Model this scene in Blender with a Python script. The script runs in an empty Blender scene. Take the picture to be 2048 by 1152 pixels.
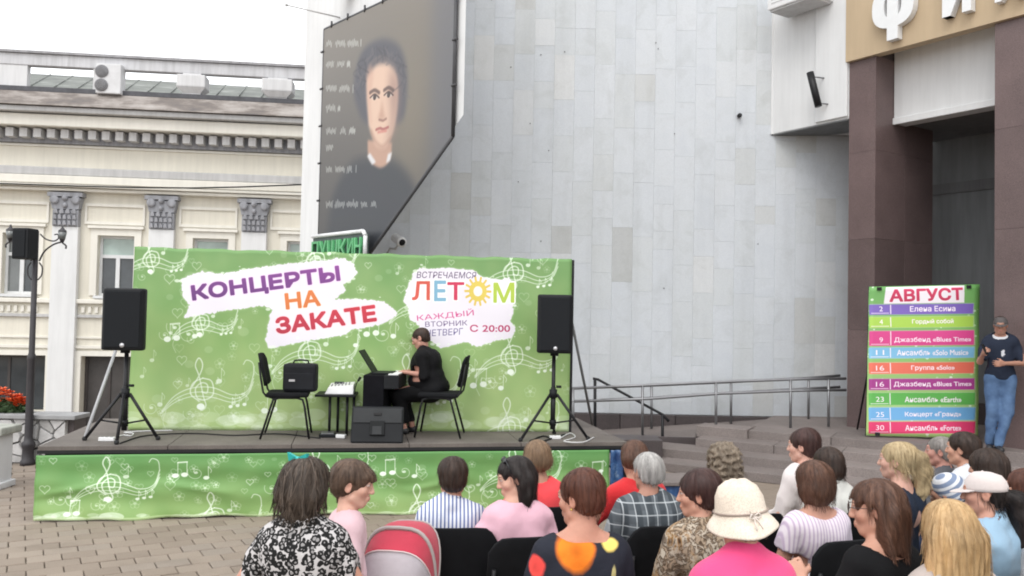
# Open-air concert on a small stage in front of a marble-clad hall: every object is built in code.
import bpy, bmesh, math, random
import numpy as np
from mathutils import Vector, Matrix, Euler
PI = math.pi
R = math.radians
rng = random.Random(7)
scene = bpy.context.scene
col = scene.collection

# ------------------------------------------------------------------ camera, sky, sun, exposure
CAM_H, FOC, PITCH, ROLL = 2.0, 1700.0, R(1.82), R(1.17)      # metres, focal length in px of a 2048 px wide frame
_f = Vector((0, math.cos(PITCH), math.sin(PITCH)))
_r0, _u0 = Vector((1, 0, 0)), Vector((0, -math.sin(PITCH), math.cos(PITCH)))
_r = _r0*math.cos(ROLL) + _u0*math.sin(ROLL)
_u = _u0*math.cos(ROLL) - _r0*math.sin(ROLL)
cam_data = bpy.data.cameras.new("camera")
cam = bpy.data.objects.new("camera", cam_data)
col.objects.link(cam)
mw = Matrix((( _r.x, _u.x, -_f.x, 0), (_r.y, _u.y, -_f.y, 0), (_r.z, _u.z, -_f.z, CAM_H), (0, 0, 0, 1)))
cam.matrix_world = mw
cam_data.sensor_width = 36.0
cam_data.lens = 36.0*FOC/2048.0
cam_data.clip_start, cam_data.clip_end = 0.1, 2000
scene.camera = cam

world = bpy.data.worlds.new("World"); scene.world = world; world.use_nodes = True
_nt = world.node_tree
for n in list(_nt.nodes): _nt.nodes.remove(n)
_sky = _nt.nodes.new("ShaderNodeTexSky"); _sky.sky_type = 'NISHITA'; _sky.sun_disc = False
SUN_EL, SUN_AZ = R(52), R(200)          # high, a little left of and behind the camera
_sky.sun_elevation = SUN_EL; _sky.sun_rotation = SUN_AZ
_sky.air_density = 1.0; _sky.dust_density = 2.0; _sky.ozone_density = 1.0
_hs = _nt.nodes.new("ShaderNodeHueSaturation"); _hs.inputs['Saturation'].default_value = 0.22
_bg = _nt.nodes.new("ShaderNodeBackground"); _bg.inputs['Strength'].default_value = 0.15
_wo = _nt.nodes.new("ShaderNodeOutputWorld")
_mx = _nt.nodes.new("ShaderNodeMix"); _mx.data_type = 'RGBA'; _mx.inputs[0].default_value = 0.88      # even white cloud cover over the sky
_mx.inputs[7].default_value = (9.6, 9.8, 10.0, 1)
_nt.links.new(_sky.outputs[0], _hs.inputs['Color']); _nt.links.new(_hs.outputs[0], _mx.inputs[6]); _nt.links.new(_mx.outputs[2], _bg.inputs['Color'])
_nt.links.new(_bg.outputs[0], _wo.inputs['Surface'])

_sd = bpy.data.lights.new("sun", 'SUN'); _sd.energy = 0.9; _sd.angle = R(30); _sd.color = (1.0, 0.96, 0.90)
sun = bpy.data.objects.new("sun", _sd); col.objects.link(sun)
_dir = Vector((math.sin(SUN_AZ)*math.cos(SUN_EL), math.cos(SUN_AZ)*math.cos(SUN_EL), math.sin(SUN_EL)))
sun.rotation_euler = _dir.to_track_quat('Z', 'Y').to_euler(); sun.location = (0, -5, 20)
scene.view_settings.view_transform = 'Standard'
scene.view_settings.look = 'None'
scene.view_settings.exposure = 0.42
scene.view_settings.gamma = 1.0
scene.view_settings.use_curve_mapping = False
scene.cycles.filter_width = 1.9          # the photograph is soft
scene.cycles.max_bounces = 6; scene.cycles.diffuse_bounces = 4; scene.cycles.glossy_bounces = 2
scene.cycles.transparent_max_bounces = 8
scene.cycles.use_denoising = True

# ------------------------------------------------------------------ helpers
def ray(px, py):
    return _f + _r*((px-1024)/FOC) - _u*((py-576)/FOC)
def at(px, py, y):                       # point seen at (px, py) of the photograph, y metres ahead
    d = ray(px, py); t = y/d.y
    return Vector((0, 0, CAM_H)) + d*t
def on_z(px, py, z):                     # point seen at (px, py) on the level z
    d = ray(px, py); t = (z-CAM_H)/d.z
    return Vector((0, 0, CAM_H)) + d*t

def srgb(r, g, b):
    def f(c):
        c /= 255.0
        return c/12.92 if c <= 0.04045 else ((c+0.055)/1.055)**2.4
    return (f(r), f(g), f(b), 1.0)

def tag(o, label=None, cat=None, group=None, kind=None):
    if label: o['label'] = label
    if cat: o['category'] = cat
    if group: o['group'] = group
    if kind: o['kind'] = kind
    return o
def thing(name, label, cat, loc=(0, 0, 0), rz=0.0, group=None):
    o = bpy.data.objects.new(name, None); col.objects.link(o)
    o.empty_display_size = 0.2
    o.location = loc; o.rotation_euler = (0, 0, rz)
    return tag(o, label, cat, group)
def link(name, me, mat=None, parent=None, loc=None, rot=None):
    o = bpy.data.objects.new(name, me); col.objects.link(o)
    if mat is not None and not me.materials: me.materials.append(mat)
    if parent is not None: o.parent = parent
    if loc is not None: o.location = loc
    if rot is not None: o.rotation_euler = rot
    return o
def copy_tree(o, parent=None):
    c = o.copy(); col.objects.link(c)
    if parent is not None: c.parent = parent
    for ch in o.children: copy_tree(ch, c)
    return c
def np_mesh(name, V, F, smooth=True, uv=None):
    """V (n,3) array, F (m,k) array of equal-sized faces"""
    me = bpy.data.meshes.new(name)
    V = np.asarray(V, dtype=np.float32); F = np.asarray(F, dtype=np.int32)
    m, k = F.shape
    me.vertices.add(len(V)); me.vertices.foreach_set('co', V.ravel())
    me.loops.add(m*k); me.loops.foreach_set('vertex_index', F.ravel())
    me.polygons.add(m)
    me.polygons.foreach_set('loop_start', np.arange(0, m*k, k, dtype=np.int32))
    me.polygons.foreach_set('loop_total', np.full(m, k, dtype=np.int32))
    me.polygons.foreach_set('use_smooth', np.full(m, smooth, dtype=bool))
    if uv is not None:
        l = me.uv_layers.new(name='UVMap')
        l.data.foreach_set('uv', np.asarray(uv, dtype=np.float32)[F.ravel()].ravel())
    me.update(calc_edges=True); me.validate()
    return me

class MB:
    """collects boxes, tubes, prisms ... and links them as ONE mesh object"""
    def __init__(s): s.bm = bmesh.new()
    def box(s, c, size, rot=None, bev=0.0, taper=None):
        """centre, full size; taper=(tx,ty) scales the top face"""
        m = Matrix.Translation(Vector(c))
        if rot is not None: m = m @ (rot if isinstance(rot, Matrix) else Euler(rot).to_matrix().to_4x4())
        b = bmesh.new(); bmesh.ops.create_cube(b, size=1.0)
        for v in b.verts:
            v.co = Vector((v.co.x*size[0], v.co.y*size[1], v.co.z*size[2]))
            if taper and v.co.z > 0: v.co.x *= taper[0]; v.co.y *= taper[1]
        if bev > 0:
            bmesh.ops.bevel(b, geom=b.edges[:], offset=min(bev, 0.45*min(size)), segments=2, profile=0.6, affect='EDGES')
        s._merge(b, m); return s
    def _merge(s, b, m=None):
        if m is not None: b.transform(m)
        me = bpy.data.meshes.new('tmp'); b.to_mesh(me); b.free()
        s.bm.from_mesh(me); bpy.data.meshes.remove(me)
    def ring_tube(s, pts, rad, n=10, closed=False):
        pts = [Vector(p) for p in pts]
        rads = rad if isinstance(rad, (list, tuple)) else [rad]*len(pts)
        rings = []; prev = None
        for i, p in enumerate(pts):
            if closed: t = pts[(i+1) % len(pts)] - pts[i-1]
            else: t = pts[min(i+1, len(pts)-1)] - pts[max(i-1, 0)]
            t.normalize()
            if prev is None:
                a = Vector((0, 0, 1)) if abs(t.z) < 0.9 else Vector((1, 0, 0))
                x = t.cross(a).normalized()
            else:
                x = (prev - t*prev.dot(t)).normalized()
            prev = x; y = t.cross(x)
            rings.append([s.bm.verts.new(p + (x*math.cos(2*PI*k/n) + y*math.sin(2*PI*k/n))*rads[i]) for k in range(n)])
        m = len(rings)
        for i in range(m if closed else m-1):
            a, b = rings[i], rings[(i+1) % m]
            for k in range(n):
                f = s.bm.faces.new((a[k], a[(k+1) % n], b[(k+1) % n], b[k])); f.smooth = True
        if not closed:
            s.bm.faces.new(rings[0][::-1]); s.bm.faces.new(rings[-1])
        return s
    def cyl(s, a, b, r1, r2=None, n=14):
        return s.ring_tube([a, b], [r1, r1 if r2 is None else r2], n)
    def lathe(s, prof, c=(0, 0, 0), n=20, rot=None):
        """prof: list of (radius, z)"""
        c = Vector(c); m = rot if rot is not None else Matrix.Identity(3)
        rings = []
        for r_, z in prof:
            rings.append([s.bm.verts.new(c + m @ Vector((max(r_, 1e-4)*math.cos(2*PI*k/n), max(r_, 1e-4)*math.sin(2*PI*k/n), z))) for k in range(n)])
        for a, b in zip(rings, rings[1:]):
            for k in range(n):
                f = s.bm.faces.new((a[k], a[(k+1) % n], b[(k+1) % n], b[k])); f.smooth = True
        s.bm.faces.new(rings[0][::-1]); s.bm.faces.new(rings[-1]); return s
    def prism(s, poly, ext):
        """polygon of 3D points swept along the vector ext"""
        ext = Vector(ext)
        a = [s.bm.verts.new(Vector(p)) for p in poly]; b = [s.bm.verts.new(Vector(p)+ext) for p in poly]
        n = len(a)
        s.bm.faces.new(a[::-1]); s.bm.faces.new(b)
        for k in range(n): s.bm.faces.new((a[k], a[(k+1) % n], b[(k+1) % n], b[k]))
        return s
    def hull2(s, polyA, polyB):
        a = [s.bm.verts.new(Vector(p)) for p in polyA]; b = [s.bm.verts.new(Vector(p)) for p in polyB]
        n = len(a)
        s.bm.faces.new(a[::-1]); s.bm.faces.new(b)
        for k in range(n): s.bm.faces.new((a[k], a[(k+1) % n], b[(k+1) % n], b[k]))
        return s
    def face(s, pts):
        s.bm.faces.new([s.bm.verts.new(Vector(p)) for p in pts]); return s
    def ball(s, c, r, n=10, scale=(1, 1, 1), rot=None):
        b = bmesh.new(); bmesh.ops.create_uvsphere(b, u_segments=n+2, v_segments=n, radius=1.0)
        for f in b.faces: f.smooth = True
        m = Matrix.Translation(Vector(c)) @ (rot.to_4x4() if rot is not None else Matrix.Identity(4)) @ Matrix.Diagonal((r*scale[0], r*scale[1], r*scale[2], 1))
        s._merge(b, m); return s
    def mesh(s, name='m', normals=True):
        if normals: bmesh.ops.recalc_face_normals(s.bm, faces=s.bm.faces[:])
        me = bpy.data.meshes.new(name); s.bm.to_mesh(me); s.bm.free(); return me
    def obj(s, name, mat, parent=None, bev=0.0, loc=None, rot=None):
        o = link(name, s.mesh(name), mat, parent, loc, rot)
        if bev > 0:
            md = o.modifiers.new('b', 'BEVEL'); md.width = bev; md.segments = 2; md.limit_method = 'ANGLE'; md.angle_limit = R(40)
        return o

# ------------------------------------------------------------------ materials
_mats = {}
class NT:
    def __init__(s, name):
        s.m = bpy.data.materials.new(name); s.m.use_nodes = True
        s.t = s.m.node_tree; s.b = s.t.nodes['Principled BSDF']
        s.tc = s.t.nodes.new('ShaderNodeTexCoord')
    def n(s, typ, **kw):
        x = s.t.nodes.new(typ)
        for k, v in kw.items():
            if k in x.inputs.keys() if hasattr(x.inputs, 'keys') else False: x.inputs[k].default_value = v
            else: setattr(x, k, v)
        return x
    def l(s, a, b): s.t.links.new(a, b)
    def coords(s, scale=(1, 1, 1), src='Object', rot=(0, 0, 0)):
        mp = s.t.nodes.new('ShaderNodeMapping'); mp.inputs['Scale'].default_value = scale; mp.inputs['Rotation'].default_value = rot
        s.l(s.tc.outputs[src], mp.inputs[0]); return mp.outputs[0]
    def pos(s, scale=(1, 1, 1)):
        g = s.t.nodes.new('ShaderNodeNewGeometry'); mp = s.t.nodes.new('ShaderNodeMapping'); mp.inputs['Scale'].default_value = scale
        s.l(g.outputs['Position'], mp.inputs[0]); return mp.outputs[0]
    def noise(s, scale=5, detail=4, rough=0.55, vec=None, dist=0.0):
        x = s.t.nodes.new('ShaderNodeTexNoise'); x.inputs['Scale'].default_value = scale; x.inputs['Detail'].default_value = detail
        x.inputs['Roughness'].default_value = rough; x.inputs['Distortion'].default_value = dist
        s.l(vec if vec is not None else s.tc.outputs['Object'], x.inputs['Vector']); return x.outputs['Fac']
    def voro(s, scale=5, vec=None, feature='F1'):
        x = s.t.nodes.new('ShaderNodeTexVoronoi'); x.feature = feature; x.inputs['Scale'].default_value = scale
        s.l(vec if vec is not None else s.tc.outputs['Object'], x.inputs['Vector']); return x
    def ramp(s, fac, stops, interp='LINEAR'):
        x = s.t.nodes.new('ShaderNodeValToRGB'); x.color_ramp.interpolation = interp
        el = x.color_ramp.elements
        while len(el) < len(stops): el.new(0.5)
        for e, (p, c) in zip(el, stops):
            e.position = p; e.color = c if len(c) == 4 else (*c, 1)
        s.l(fac, x.inputs[0]); return x.outputs[0]
    def mix(s, a, b, fac, mode='MIX'):
        x = s.t.nodes.new('ShaderNodeMix'); x.data_type = 'RGBA'; x.blend_type = mode
        for v, i in ((fac, 0), (a, 6), (b, 7)):
            if isinstance(v, (int, float)): x.inputs[i].default_value = v
            elif isinstance(v, tuple): x.inputs[i].default_value = v
            else: s.l(v, x.inputs[i])
        return x.outputs[2]
    def math(s, op, a, b=None):
        x = s.t.nodes.new('ShaderNodeMath'); x.operation = op
        for v, i in ((a, 0), (b, 1)):
            if v is None: continue
            if isinstance(v, (int, float)): x.inputs[i].default_value = v
            else: s.l(v, x.inputs[i])
        return x.outputs[0]
    def sep(s, vec):
        x = s.t.nodes.new('ShaderNodeSeparateXYZ'); s.l(vec, x.inputs[0]); return x.outputs
    def bump(s, h, strength=0.3, dist=0.01):
        x = s.t.nodes.new('ShaderNodeBump'); x.inputs['Strength'].default_value = strength; x.inputs['Distance'].default_value = dist
        s.l(h, x.inputs['Height']); s.l(x.outputs[0], s.b.inputs['Normal'])
    def color(s, c):
        if isinstance(c, tuple): s.b.inputs['Base Color'].default_value = c
        else: s.l(c, s.b.inputs['Base Color'])
    def rough(s, v, metal=0.0, spec=None):
        s.b.inputs['Roughness'].default_value = v; s.b.inputs['Metallic'].default_value = metal
        if spec is not None: s.b.inputs['Specular IOR Level'].default_value = spec

def mul(c, k): return (min(c[0]*k, 1), min(c[1]*k, 1), min(c[2]*k, 1), 1.0)
def simple(name, c, rough=0.6, var=0.15, scale=6, bump=0.0, bscale=60, metal=0.0, spec=None, per_object=0.0):
    """paint / cloth / metal: base colour with soft mottling and fine relief"""
    if name in _mats: return _mats[name]
    t = NT(name)
    f = t.noise(scale, 5)
    cc = t.ramp(f, [(0.3, mul(c, 1-var)), (0.7, mul(c, 1+var))])
    if per_object:
        oi = t.t.nodes.new('ShaderNodeObjectInfo')
        k = t.ramp(oi.outputs['Random'], [(0, (1-per_object,)*3), (1, (1+per_object,)*3)])
        cc = t.mix(cc, k, 1.0, 'MULTIPLY')
    t.color(cc); t.rough(rough, metal, spec)
    if bump: t.bump(t.noise(bscale, 3), bump, 0.004)
    _mats[name] = t.m; return t.m

# ------------------------------------------------------------------ raster canvas for flat print (banners, posters)
class Canvas:
    def __init__(s, w, h, c=(255, 255, 255)):
        s.w, s.h = w, h
        s.a = np.empty((h, w, 3), np.float32); s.a[:] = np.array(c, np.float32)/255.0
    def _blend(s, x0, y0, m, c, alpha=1.0):
        h, w = m.shape
        X0, Y0, X1, Y1 = max(x0, 0), max(y0, 0), min(x0+w, s.w), min(y0+h, s.h)
        if X1 <= X0 or Y1 <= Y0: return
        mm = m[Y0-y0:Y1-y0, X0-x0:X1-x0, None]*alpha
        cc = np.array(c, np.float32)/255.0
        s.a[Y0:Y1, X0:X1] = s.a[Y0:Y1, X0:X1]*(1-mm) + cc*mm
    def line(s, pts, w, c, alpha=1.0, soft=1.0, closed=False):
        P = np.asarray(pts, np.float32)
        if closed: P = np.vstack([P, P[:1]])
        pad = w+soft+2
        x0, y0 = np.floor(P.min(0)-pad).astype(int); x1, y1 = np.ceil(P.max(0)+pad).astype(int)
        m = np.zeros((y1-y0, x1-x0), np.float32)
        for a, b in zip(P[:-1], P[1:]):
            bx0, by0 = np.floor(np.minimum(a, b)-pad).astype(int); bx1, by1 = np.ceil(np.maximum(a, b)+pad).astype(int)
            Y, X = np.mgrid[by0:by1, bx0:bx1]
            d = b-a; L = float(d@d)+1e-9
            t = np.clip(((X-a[0])*d[0]+(Y-a[1])*d[1])/L, 0, 1)
            dist = np.hypot(X-a[0]-t*d[0], Y-a[1]-t*d[1])
            cov = np.clip((w/2-dist)/soft+0.5, 0, 1)
            sl = (slice(by0-y0, by1-y0), slice(bx0-x0, bx1-x0))
            m[sl] = np.maximum(m[sl], cov)
        s._blend(x0, y0, m, c, alpha)
    def dot(s, p, r, c, alpha=1.0, sx=1.0):
        x0, y0 = int(p[0]-r*max(sx, 1)-2), int(p[1]-r-2); n = int(2*r*max(sx, 1)+5)
        Y, X = np.mgrid[y0:y0+n, x0:x0+n]
        s._blend(x0, y0, np.clip(r-np.hypot((X-p[0])/sx, Y-p[1])+0.5, 0, 1).astype(np.float32), c, alpha)
    def _evenodd(s, P, x0, y0, w, h, ss):
        Y, X = np.mgrid[0:h*ss, 0:w*ss]
        X = x0+(X+0.5)/ss; Y = y0+(Y+0.5)/ss
        ins = np.zeros(X.shape, bool)
        for a, b in zip(P, np.roll(P, -1, 0)):
            if a[1] == b[1]: continue
            c1 = (a[1] > Y) != (b[1] > Y)
            ins ^= c1 & (X < (b[0]-a[0])*(Y-a[1])/(b[1]-a[1])+a[0])
        return ins.reshape(h, ss, w, ss).mean((1, 3)).astype(np.float32)
    def fill(s, pts, c, alpha=1.0, ss=2, blur=0):
        P = np.asarray(pts, np.float64)
        x0, y0 = np.floor(P.min(0)).astype(int)-2-blur; x1, y1 = np.ceil(P.max(0)).astype(int)+2+blur
        m = s._evenodd(P, x0, y0, x1-x0, y1-y0, ss)
        if blur: m = box_blur(m, blur)
        s._blend(x0, y0, m, c, alpha)
    def tris(s, T, c, alpha=1.0, ss=2, shade=None, dil=0.0):
        """T (n,3,2) triangles in canvas px; shade(ymask) optional second colour towards the lower edge"""
        pad = int(dil)+3; lo = np.floor(T.min((0, 1))).astype(int)-pad; hi = np.ceil(T.max((0, 1))).astype(int)+pad
        w, h = int(hi[0]-lo[0]), int(hi[1]-lo[1])
        m = np.zeros((h*ss, w*ss), bool)
        for t in T:
            q = (t-lo)*ss
            a0 = np.maximum(np.floor(q.min(0)).astype(int), 0); a1 = np.ceil(q.max(0)).astype(int)+1
            Y, X = np.mgrid[a0[1]:a1[1], a0[0]:a1[0]]; X = X+0.5; Y = Y+0.5
            def e(p, r_): return (X-p[0])*(r_[1]-p[1])-(Y-p[1])*(r_[0]-p[0])
            d0, d1, d2 = e(q[0], q[1]), e(q[1], q[2]), e(q[2], q[0])
            ins = ((d0 >= 0) & (d1 >= 0) & (d2 >= 0)) | ((d0 <= 0) & (d1 <= 0) & (d2 <= 0))
            sub = m[a0[1]:a1[1], a0[0]:a1[0]]; sub |= ins[:sub.shape[0], :sub.shape[1]]
        if dil > 0:
            r_ = dil*ss; n = int(math.ceil(r_)); src = m.copy()
            for dy in range(-n, n+1):
                e_ = int(math.sqrt(max(r_*r_-dy*dy, 0)))
                if abs(dy) > r_: continue
                row = src.copy(); k = 1; acc = src.copy()
                for dx in range(1, e_+1):
                    acc[:, dx:] |= src[:, :-dx]; acc[:, :-dx] |= src[:, dx:]
                if dy == 0: m |= acc
                elif dy > 0: m[dy:] |= acc[:-dy]
                else: m[:dy] |= acc[-dy:]
        mm = m.reshape(h, ss, w, ss).mean((1, 3)).astype(np.float32)
        s._blend(int(lo[0]), int(lo[1]), mm, c, alpha)
        if shade is not None:
            g = np.linspace(0, 1, h, dtype=np.float32)[:, None]
            s._blend(int(lo[0]), int(lo[1]), mm*g, shade, 0.8)
    def image(s, name):
        im = bpy.data.images.new(name, s.w, s.h, alpha=False)
        px = np.ones((s.h, s.w, 4), np.float32); px[..., :3] = np.clip(s.a[::-1], 0, 1)
        im.pixels.foreach_set(px.ravel()); im.update(); im.pack(); return im
def box_blur(m, r):
    for ax in (0, 1):
        for _ in range(2):
            c = np.cumsum(np.concatenate([np.zeros_like(np.take(m, [0], ax)), m], ax), ax)
            n = m.shape[ax]
            i1 = np.minimum(np.arange(n)+r+1, n); i0 = np.maximum(np.arange(n)-r, 0)
            m = (np.take(c, i1, ax)-np.take(c, i0, ax))/(2*r+1)
    return m
_glyphs = {}
def text_tris(txt, bold=0.0, shear=0.0, space=1.0):
    key = (txt, bold, shear, space)
    if key in _glyphs: return _glyphs[key]
    cu = bpy.data.curves.new('t', 'FONT'); cu.body = txt; cu.size = 1.0; cu.offset = bold; cu.shear = shear
    cu.space_character = space; cu.resolution_u = 4
    o = bpy.data.objects.new('t', cu); col.objects.link(o)
    dg = bpy.context.evaluated_depsgraph_get(); me = o.evaluated_get(dg).to_mesh(); me.calc_loop_triangles()
    co = np.array([v.co[:2] for v in me.vertices]); idx = np.array([t.vertices[:] for t in me.loop_triangles])
    T = co[idx]; bpy.data.objects.remove(o); bpy.data.curves.remove(cu)
    lo, hi = T.min((0, 1)), T.max((0, 1))
    T = (T-lo)/(hi-lo)
    _glyphs[key] = T; return T
def homography(src, dst):
    A, b = [], []
    for (x, y), (u, v) in zip(src, dst):
        A += [[x, y, 1, 0, 0, 0, -u*x, -u*y], [0, 0, 0, x, y, 1, -v*x, -v*y]]; b += [u, v]
    h = np.linalg.solve(np.array(A, float), np.array(b, float)); H = np.append(h, 1).reshape(3, 3)
    def f(P):
        P = np.asarray(P, float); q = np.concatenate([P, np.ones(P.shape[:-1]+(1,))], -1) @ H.T
        return q[..., :2]/q[..., 2:]
    return f
def write(cv, H, txt, p0, p1, h, c, bold=0.0, shear=0.0, outline=None, shade=None, space=1.0, alpha=1.0):
    """text whose baseline runs from p0 to p1 with cap height h (all in px of the photograph); bold = stroke growth / h"""
    T = text_tris(txt, 0.0, shear, space)
    p0, p1 = np.array(p0, float), np.array(p1, float); ex = p1-p0; L = np.hypot(*ex); u = ex/L; v = np.array([u[1], -u[0]])
    g = max(bold, 0)*h; q0 = p0+u*g+v*g; ex = u*(L-2*g); n = v*(h-2*g)
    Q = H(q0 + T[..., :1]*ex + T[..., 1:]*n)
    a = H(np.array([p0, p0+u])); k = np.hypot(*(a[1]-a[0]))
    if outline: cv.tris(Q, outline[0], dil=(g+outline[1]*h)*k)
    cv.tris(Q, c, alpha, shade=shade, dil=g*k)
def print_mat(name, image, rough=0.55, bump=0.15):
    t = NT(name); x = t.t.nodes.new('ShaderNodeTexImage'); x.image = image; x.extension = 'EXTEND'
    t.l(t.tc.outputs['UV'], x.inputs[0]); t.color(x.outputs[0]); t.rough(rough)
    t.bump(t.noise(3, 4), bump, 0.02); return t.m
# ================================================================== SETTING
# ---- materials
def m_marble():
    t = NT('marble'); oi = t.t.nodes.new('ShaderNodeObjectInfo')
    base = t.ramp(oi.outputs['Random'], [(0.0, (.45, .465, .47)), (0.03, (.545, .555, .555)), (0.10, (.572, .597, .615)),
                  (0.45, (.578, .608, .645)), (0.72, (.590, .618, .652)), (0.93, (.602, .628, .66)), (1.0, (.63, .64, .645))])
    loc = t.n('ShaderNodeVectorMath'); loc.operation = 'ADD'
    t.l(t.tc.outputs['Object'], loc.inputs[0])
    cmb = t.n('ShaderNodeCombineXYZ'); k = t.math('MULTIPLY', oi.outputs['Random'], 57.0)
    for i in range(3): t.l(k, cmb.inputs[i])
    t.l(cmb.outputs[0], loc.inputs[1])
    v = t.noise(2.3, 7, 0.62, loc.outputs[0], 0.8)
    veins = t.ramp(v, [(0.3, (.90, .90, .89)), (0.5, (1, 1, 1)), (0.72, (.955, .96, .97))])
    c = t.mix(base, veins, 1.0, 'MULTIPLY')
    fine = t.ramp(t.noise(45, 3, 0.5, loc.outputs[0]), [(0.35, (.965,)*3), (0.65, (1.02,)*3)])
    c = t.mix(c, fine, 1.0, 'MULTIPLY')
    streak = t.ramp(t.noise(1.0, 6, 0.62, t.pos((3.2, 3.2, .28))), [(.30, (.93, .93, .925)), (.52, (1.0, 1.0, 1.0)), (.75, (1.02, 1.02, 1.02))])
    c = t.mix(c, streak, 1.0, 'MULTIPLY')
    grime = t.ramp(t.noise(.55, 6, 0.65, t.pos((1, 1, 1))), [(.28, (.945, .945, .935)), (.5, (1, 1, 1))])
    c = t.mix(c, grime, 1.0, 'MULTIPLY')
    t.color(c); t.rough(0.5, spec=0.35); t.bump(v, 0.08, 0.01); return t.m
MARBLE = m_marble()
def m_wallpaint(name, c, stain=0.10):
    t = NT(name)
    a = t.ramp(t.noise(0.7, 6, 0.6), [(0.3, mul(c, 1-stain)), (0.65, mul(c, 1.03))])
    streak = t.ramp(t.noise(1.0, 5, 0.6, t.coords((9, 9, 0.7))), [(0.35, (1-stain*1.2,)*3), (0.6, (1, 1, 1))])
    t.color(t.mix(a, streak, 1.0, 'MULTIPLY')); t.rough(0.85); t.bump(t.noise(40, 4), 0.12, 0.006); return t.m
WHITEWALL = m_wallpaint('white_plaster', (.71, .715, .72, 1), 0.06)
CREAM = m_wallpaint('cream_plaster', (.725, .69, .60, 1), 0.06)
CREAM_LIGHT = m_wallpaint('pale_cream_plaster', (.76, .735, .67, 1), 0.05)
GREYTRIM = m_wallpaint('grey_trim', (.52, .515, .515, 1), 0.12)
CAPITAL = m_wallpaint('grey_capital_plaster', (.36, .365, .395, 1), 0.25)
def m_granite(name, c, rough=0.35, joint=False):
    t = NT(name); oi = t.t.nodes.new('ShaderNodeObjectInfo')
    n1 = t.ramp(t.noise(120, 3), [(0.35, mul(c, .75)), (0.65, mul(c, 1.25))])
    n2 = t.ramp(t.noise(1.6, 5, 0.6), [(0.3, (.85,)*3), (0.7, (1.12,)*3)])
    k = t.ramp(oi.outputs['Random'], [(0, (.86,)*3), (1, (1.12,)*3)])
    t.color(t.mix(t.mix(n1, n2, 1.0, 'MULTIPLY'), k, 1.0, 'MULTIPLY')); t.rough(rough, spec=.3); return t.m
RED_GRANITE = m_granite('red_brown_granite', (.132, .094, .092, 1), 0.36)
GREY_GRANITE = m_granite('grey_brown_granite', (.208, .178, .167, 1), 0.75)
DARK_GRANITE = m_granite('dark_granite', (.085, .070, .070, 1), 0.45)
BEIGE = m_wallpaint('beige_cladding', (.50, .385, .255, 1), 0.05)
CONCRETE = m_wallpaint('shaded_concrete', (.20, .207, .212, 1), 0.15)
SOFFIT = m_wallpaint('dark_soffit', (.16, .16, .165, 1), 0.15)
BLACKMETAL = simple('black_metal', (.012, .012, .014, 1), 0.45, 0.2, spec=.3)
STEEL = simple('brushed_steel', (.24, .24, .25, 1), 0.42, 0.1, metal=0.7)
WHITEPLASTIC = simple('white_plastic', (.74, .74, .74, 1), 0.4, 0.04)
BLACKPLASTIC = simple('black_plastic', (.010, .011, .013, 1), 0.55, 0.15, bump=0.15, bscale=220, spec=.22)
RUBBER = simple('dark_rubber', (.012, .012, .013, 1), 0.8, 0.2)
def m_paver():
    t = NT('concrete_paver'); oi = t.t.nodes.new('ShaderNodeObjectInfo')
    k = t.ramp(oi.outputs['Random'], [(0, (.222, .178, .142)), (0.4, (.255, .207, .166)), (0.8, (.285, .234, .19)), (1, (.245, .207, .174))])
    n2 = t.ramp(t.noise(0.8, 7, 0.66, t.pos()), [(0.28, (.70, .69, .67)), (0.45, (.96,)*3), (0.7, (1.08,)*3)])
    n3 = t.ramp(t.noise(130, 3), [(0.3, (.85,)*3), (0.7, (1.12,)*3)])
    t.color(t.mix(t.mix(k, n2, 1.0, 'MULTIPLY'), n3, 1.0, 'MULTIPLY')); t.rough(0.9); t.bump(t.noise(150, 3), 0.25, 0.003); return t.m
PAVER = m_paver()
def m_ground():
    t = NT('paving_joint_sand')
    x = t.t.nodes.new('ShaderNodeTexBrick'); x.inputs['Scale'].default_value = 1.0
    x.inputs['Brick Width'].default_value = 0.25; x.inputs['Row Height'].default_value = 0.19; x.inputs['Mortar Size'].default_value = 0.006
    x.inputs['Color1'].default_value = (.29, .24, .19, 1); x.inputs['Color2'].default_value = (.33, .27, .22, 1); x.inputs['Mortar'].default_value = (.12, .10, .085, 1)
    t.l(t.coords((1, 1, 1), rot=(0, 0, R(-30))), x.inputs[0])
    n2 = t.ramp(t.noise(0.5, 5), [(0.3, (.8,)*3), (0.7, (1.1,)*3)])
    t.color(t.mix(x.outputs[0], n2, 1.0, 'MULTIPLY')); t.rough(0.9); return t.m
GROUND = m_ground()

# ---- ground: plaza level, and the lower street behind the planter on the left
gm = MB()
XL, YS, LOW = -4.6, 11.6, -1.5
G = -0.030
gm.face([(-300, -300, G), (300, -300, G), (300, YS, G), (-300, YS, G)])
gm.face([(XL, YS, G), (300, YS, G), (300, 500, G), (XL, 500, G)])
gm.face([(-300, YS, LOW), (XL, YS, LOW), (XL, 500, LOW), (-300, 500, LOW)])
gm.face([(-300, YS, G), (XL, YS, G), (XL, YS, LOW), (-300, YS, LOW)])
gm.face([(XL, YS, G), (XL, 500, G), (XL, 500, LOW), (XL, YS, LOW)])
ground = gm.obj('ground', GROUND); tag(ground, kind='structure')

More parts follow.
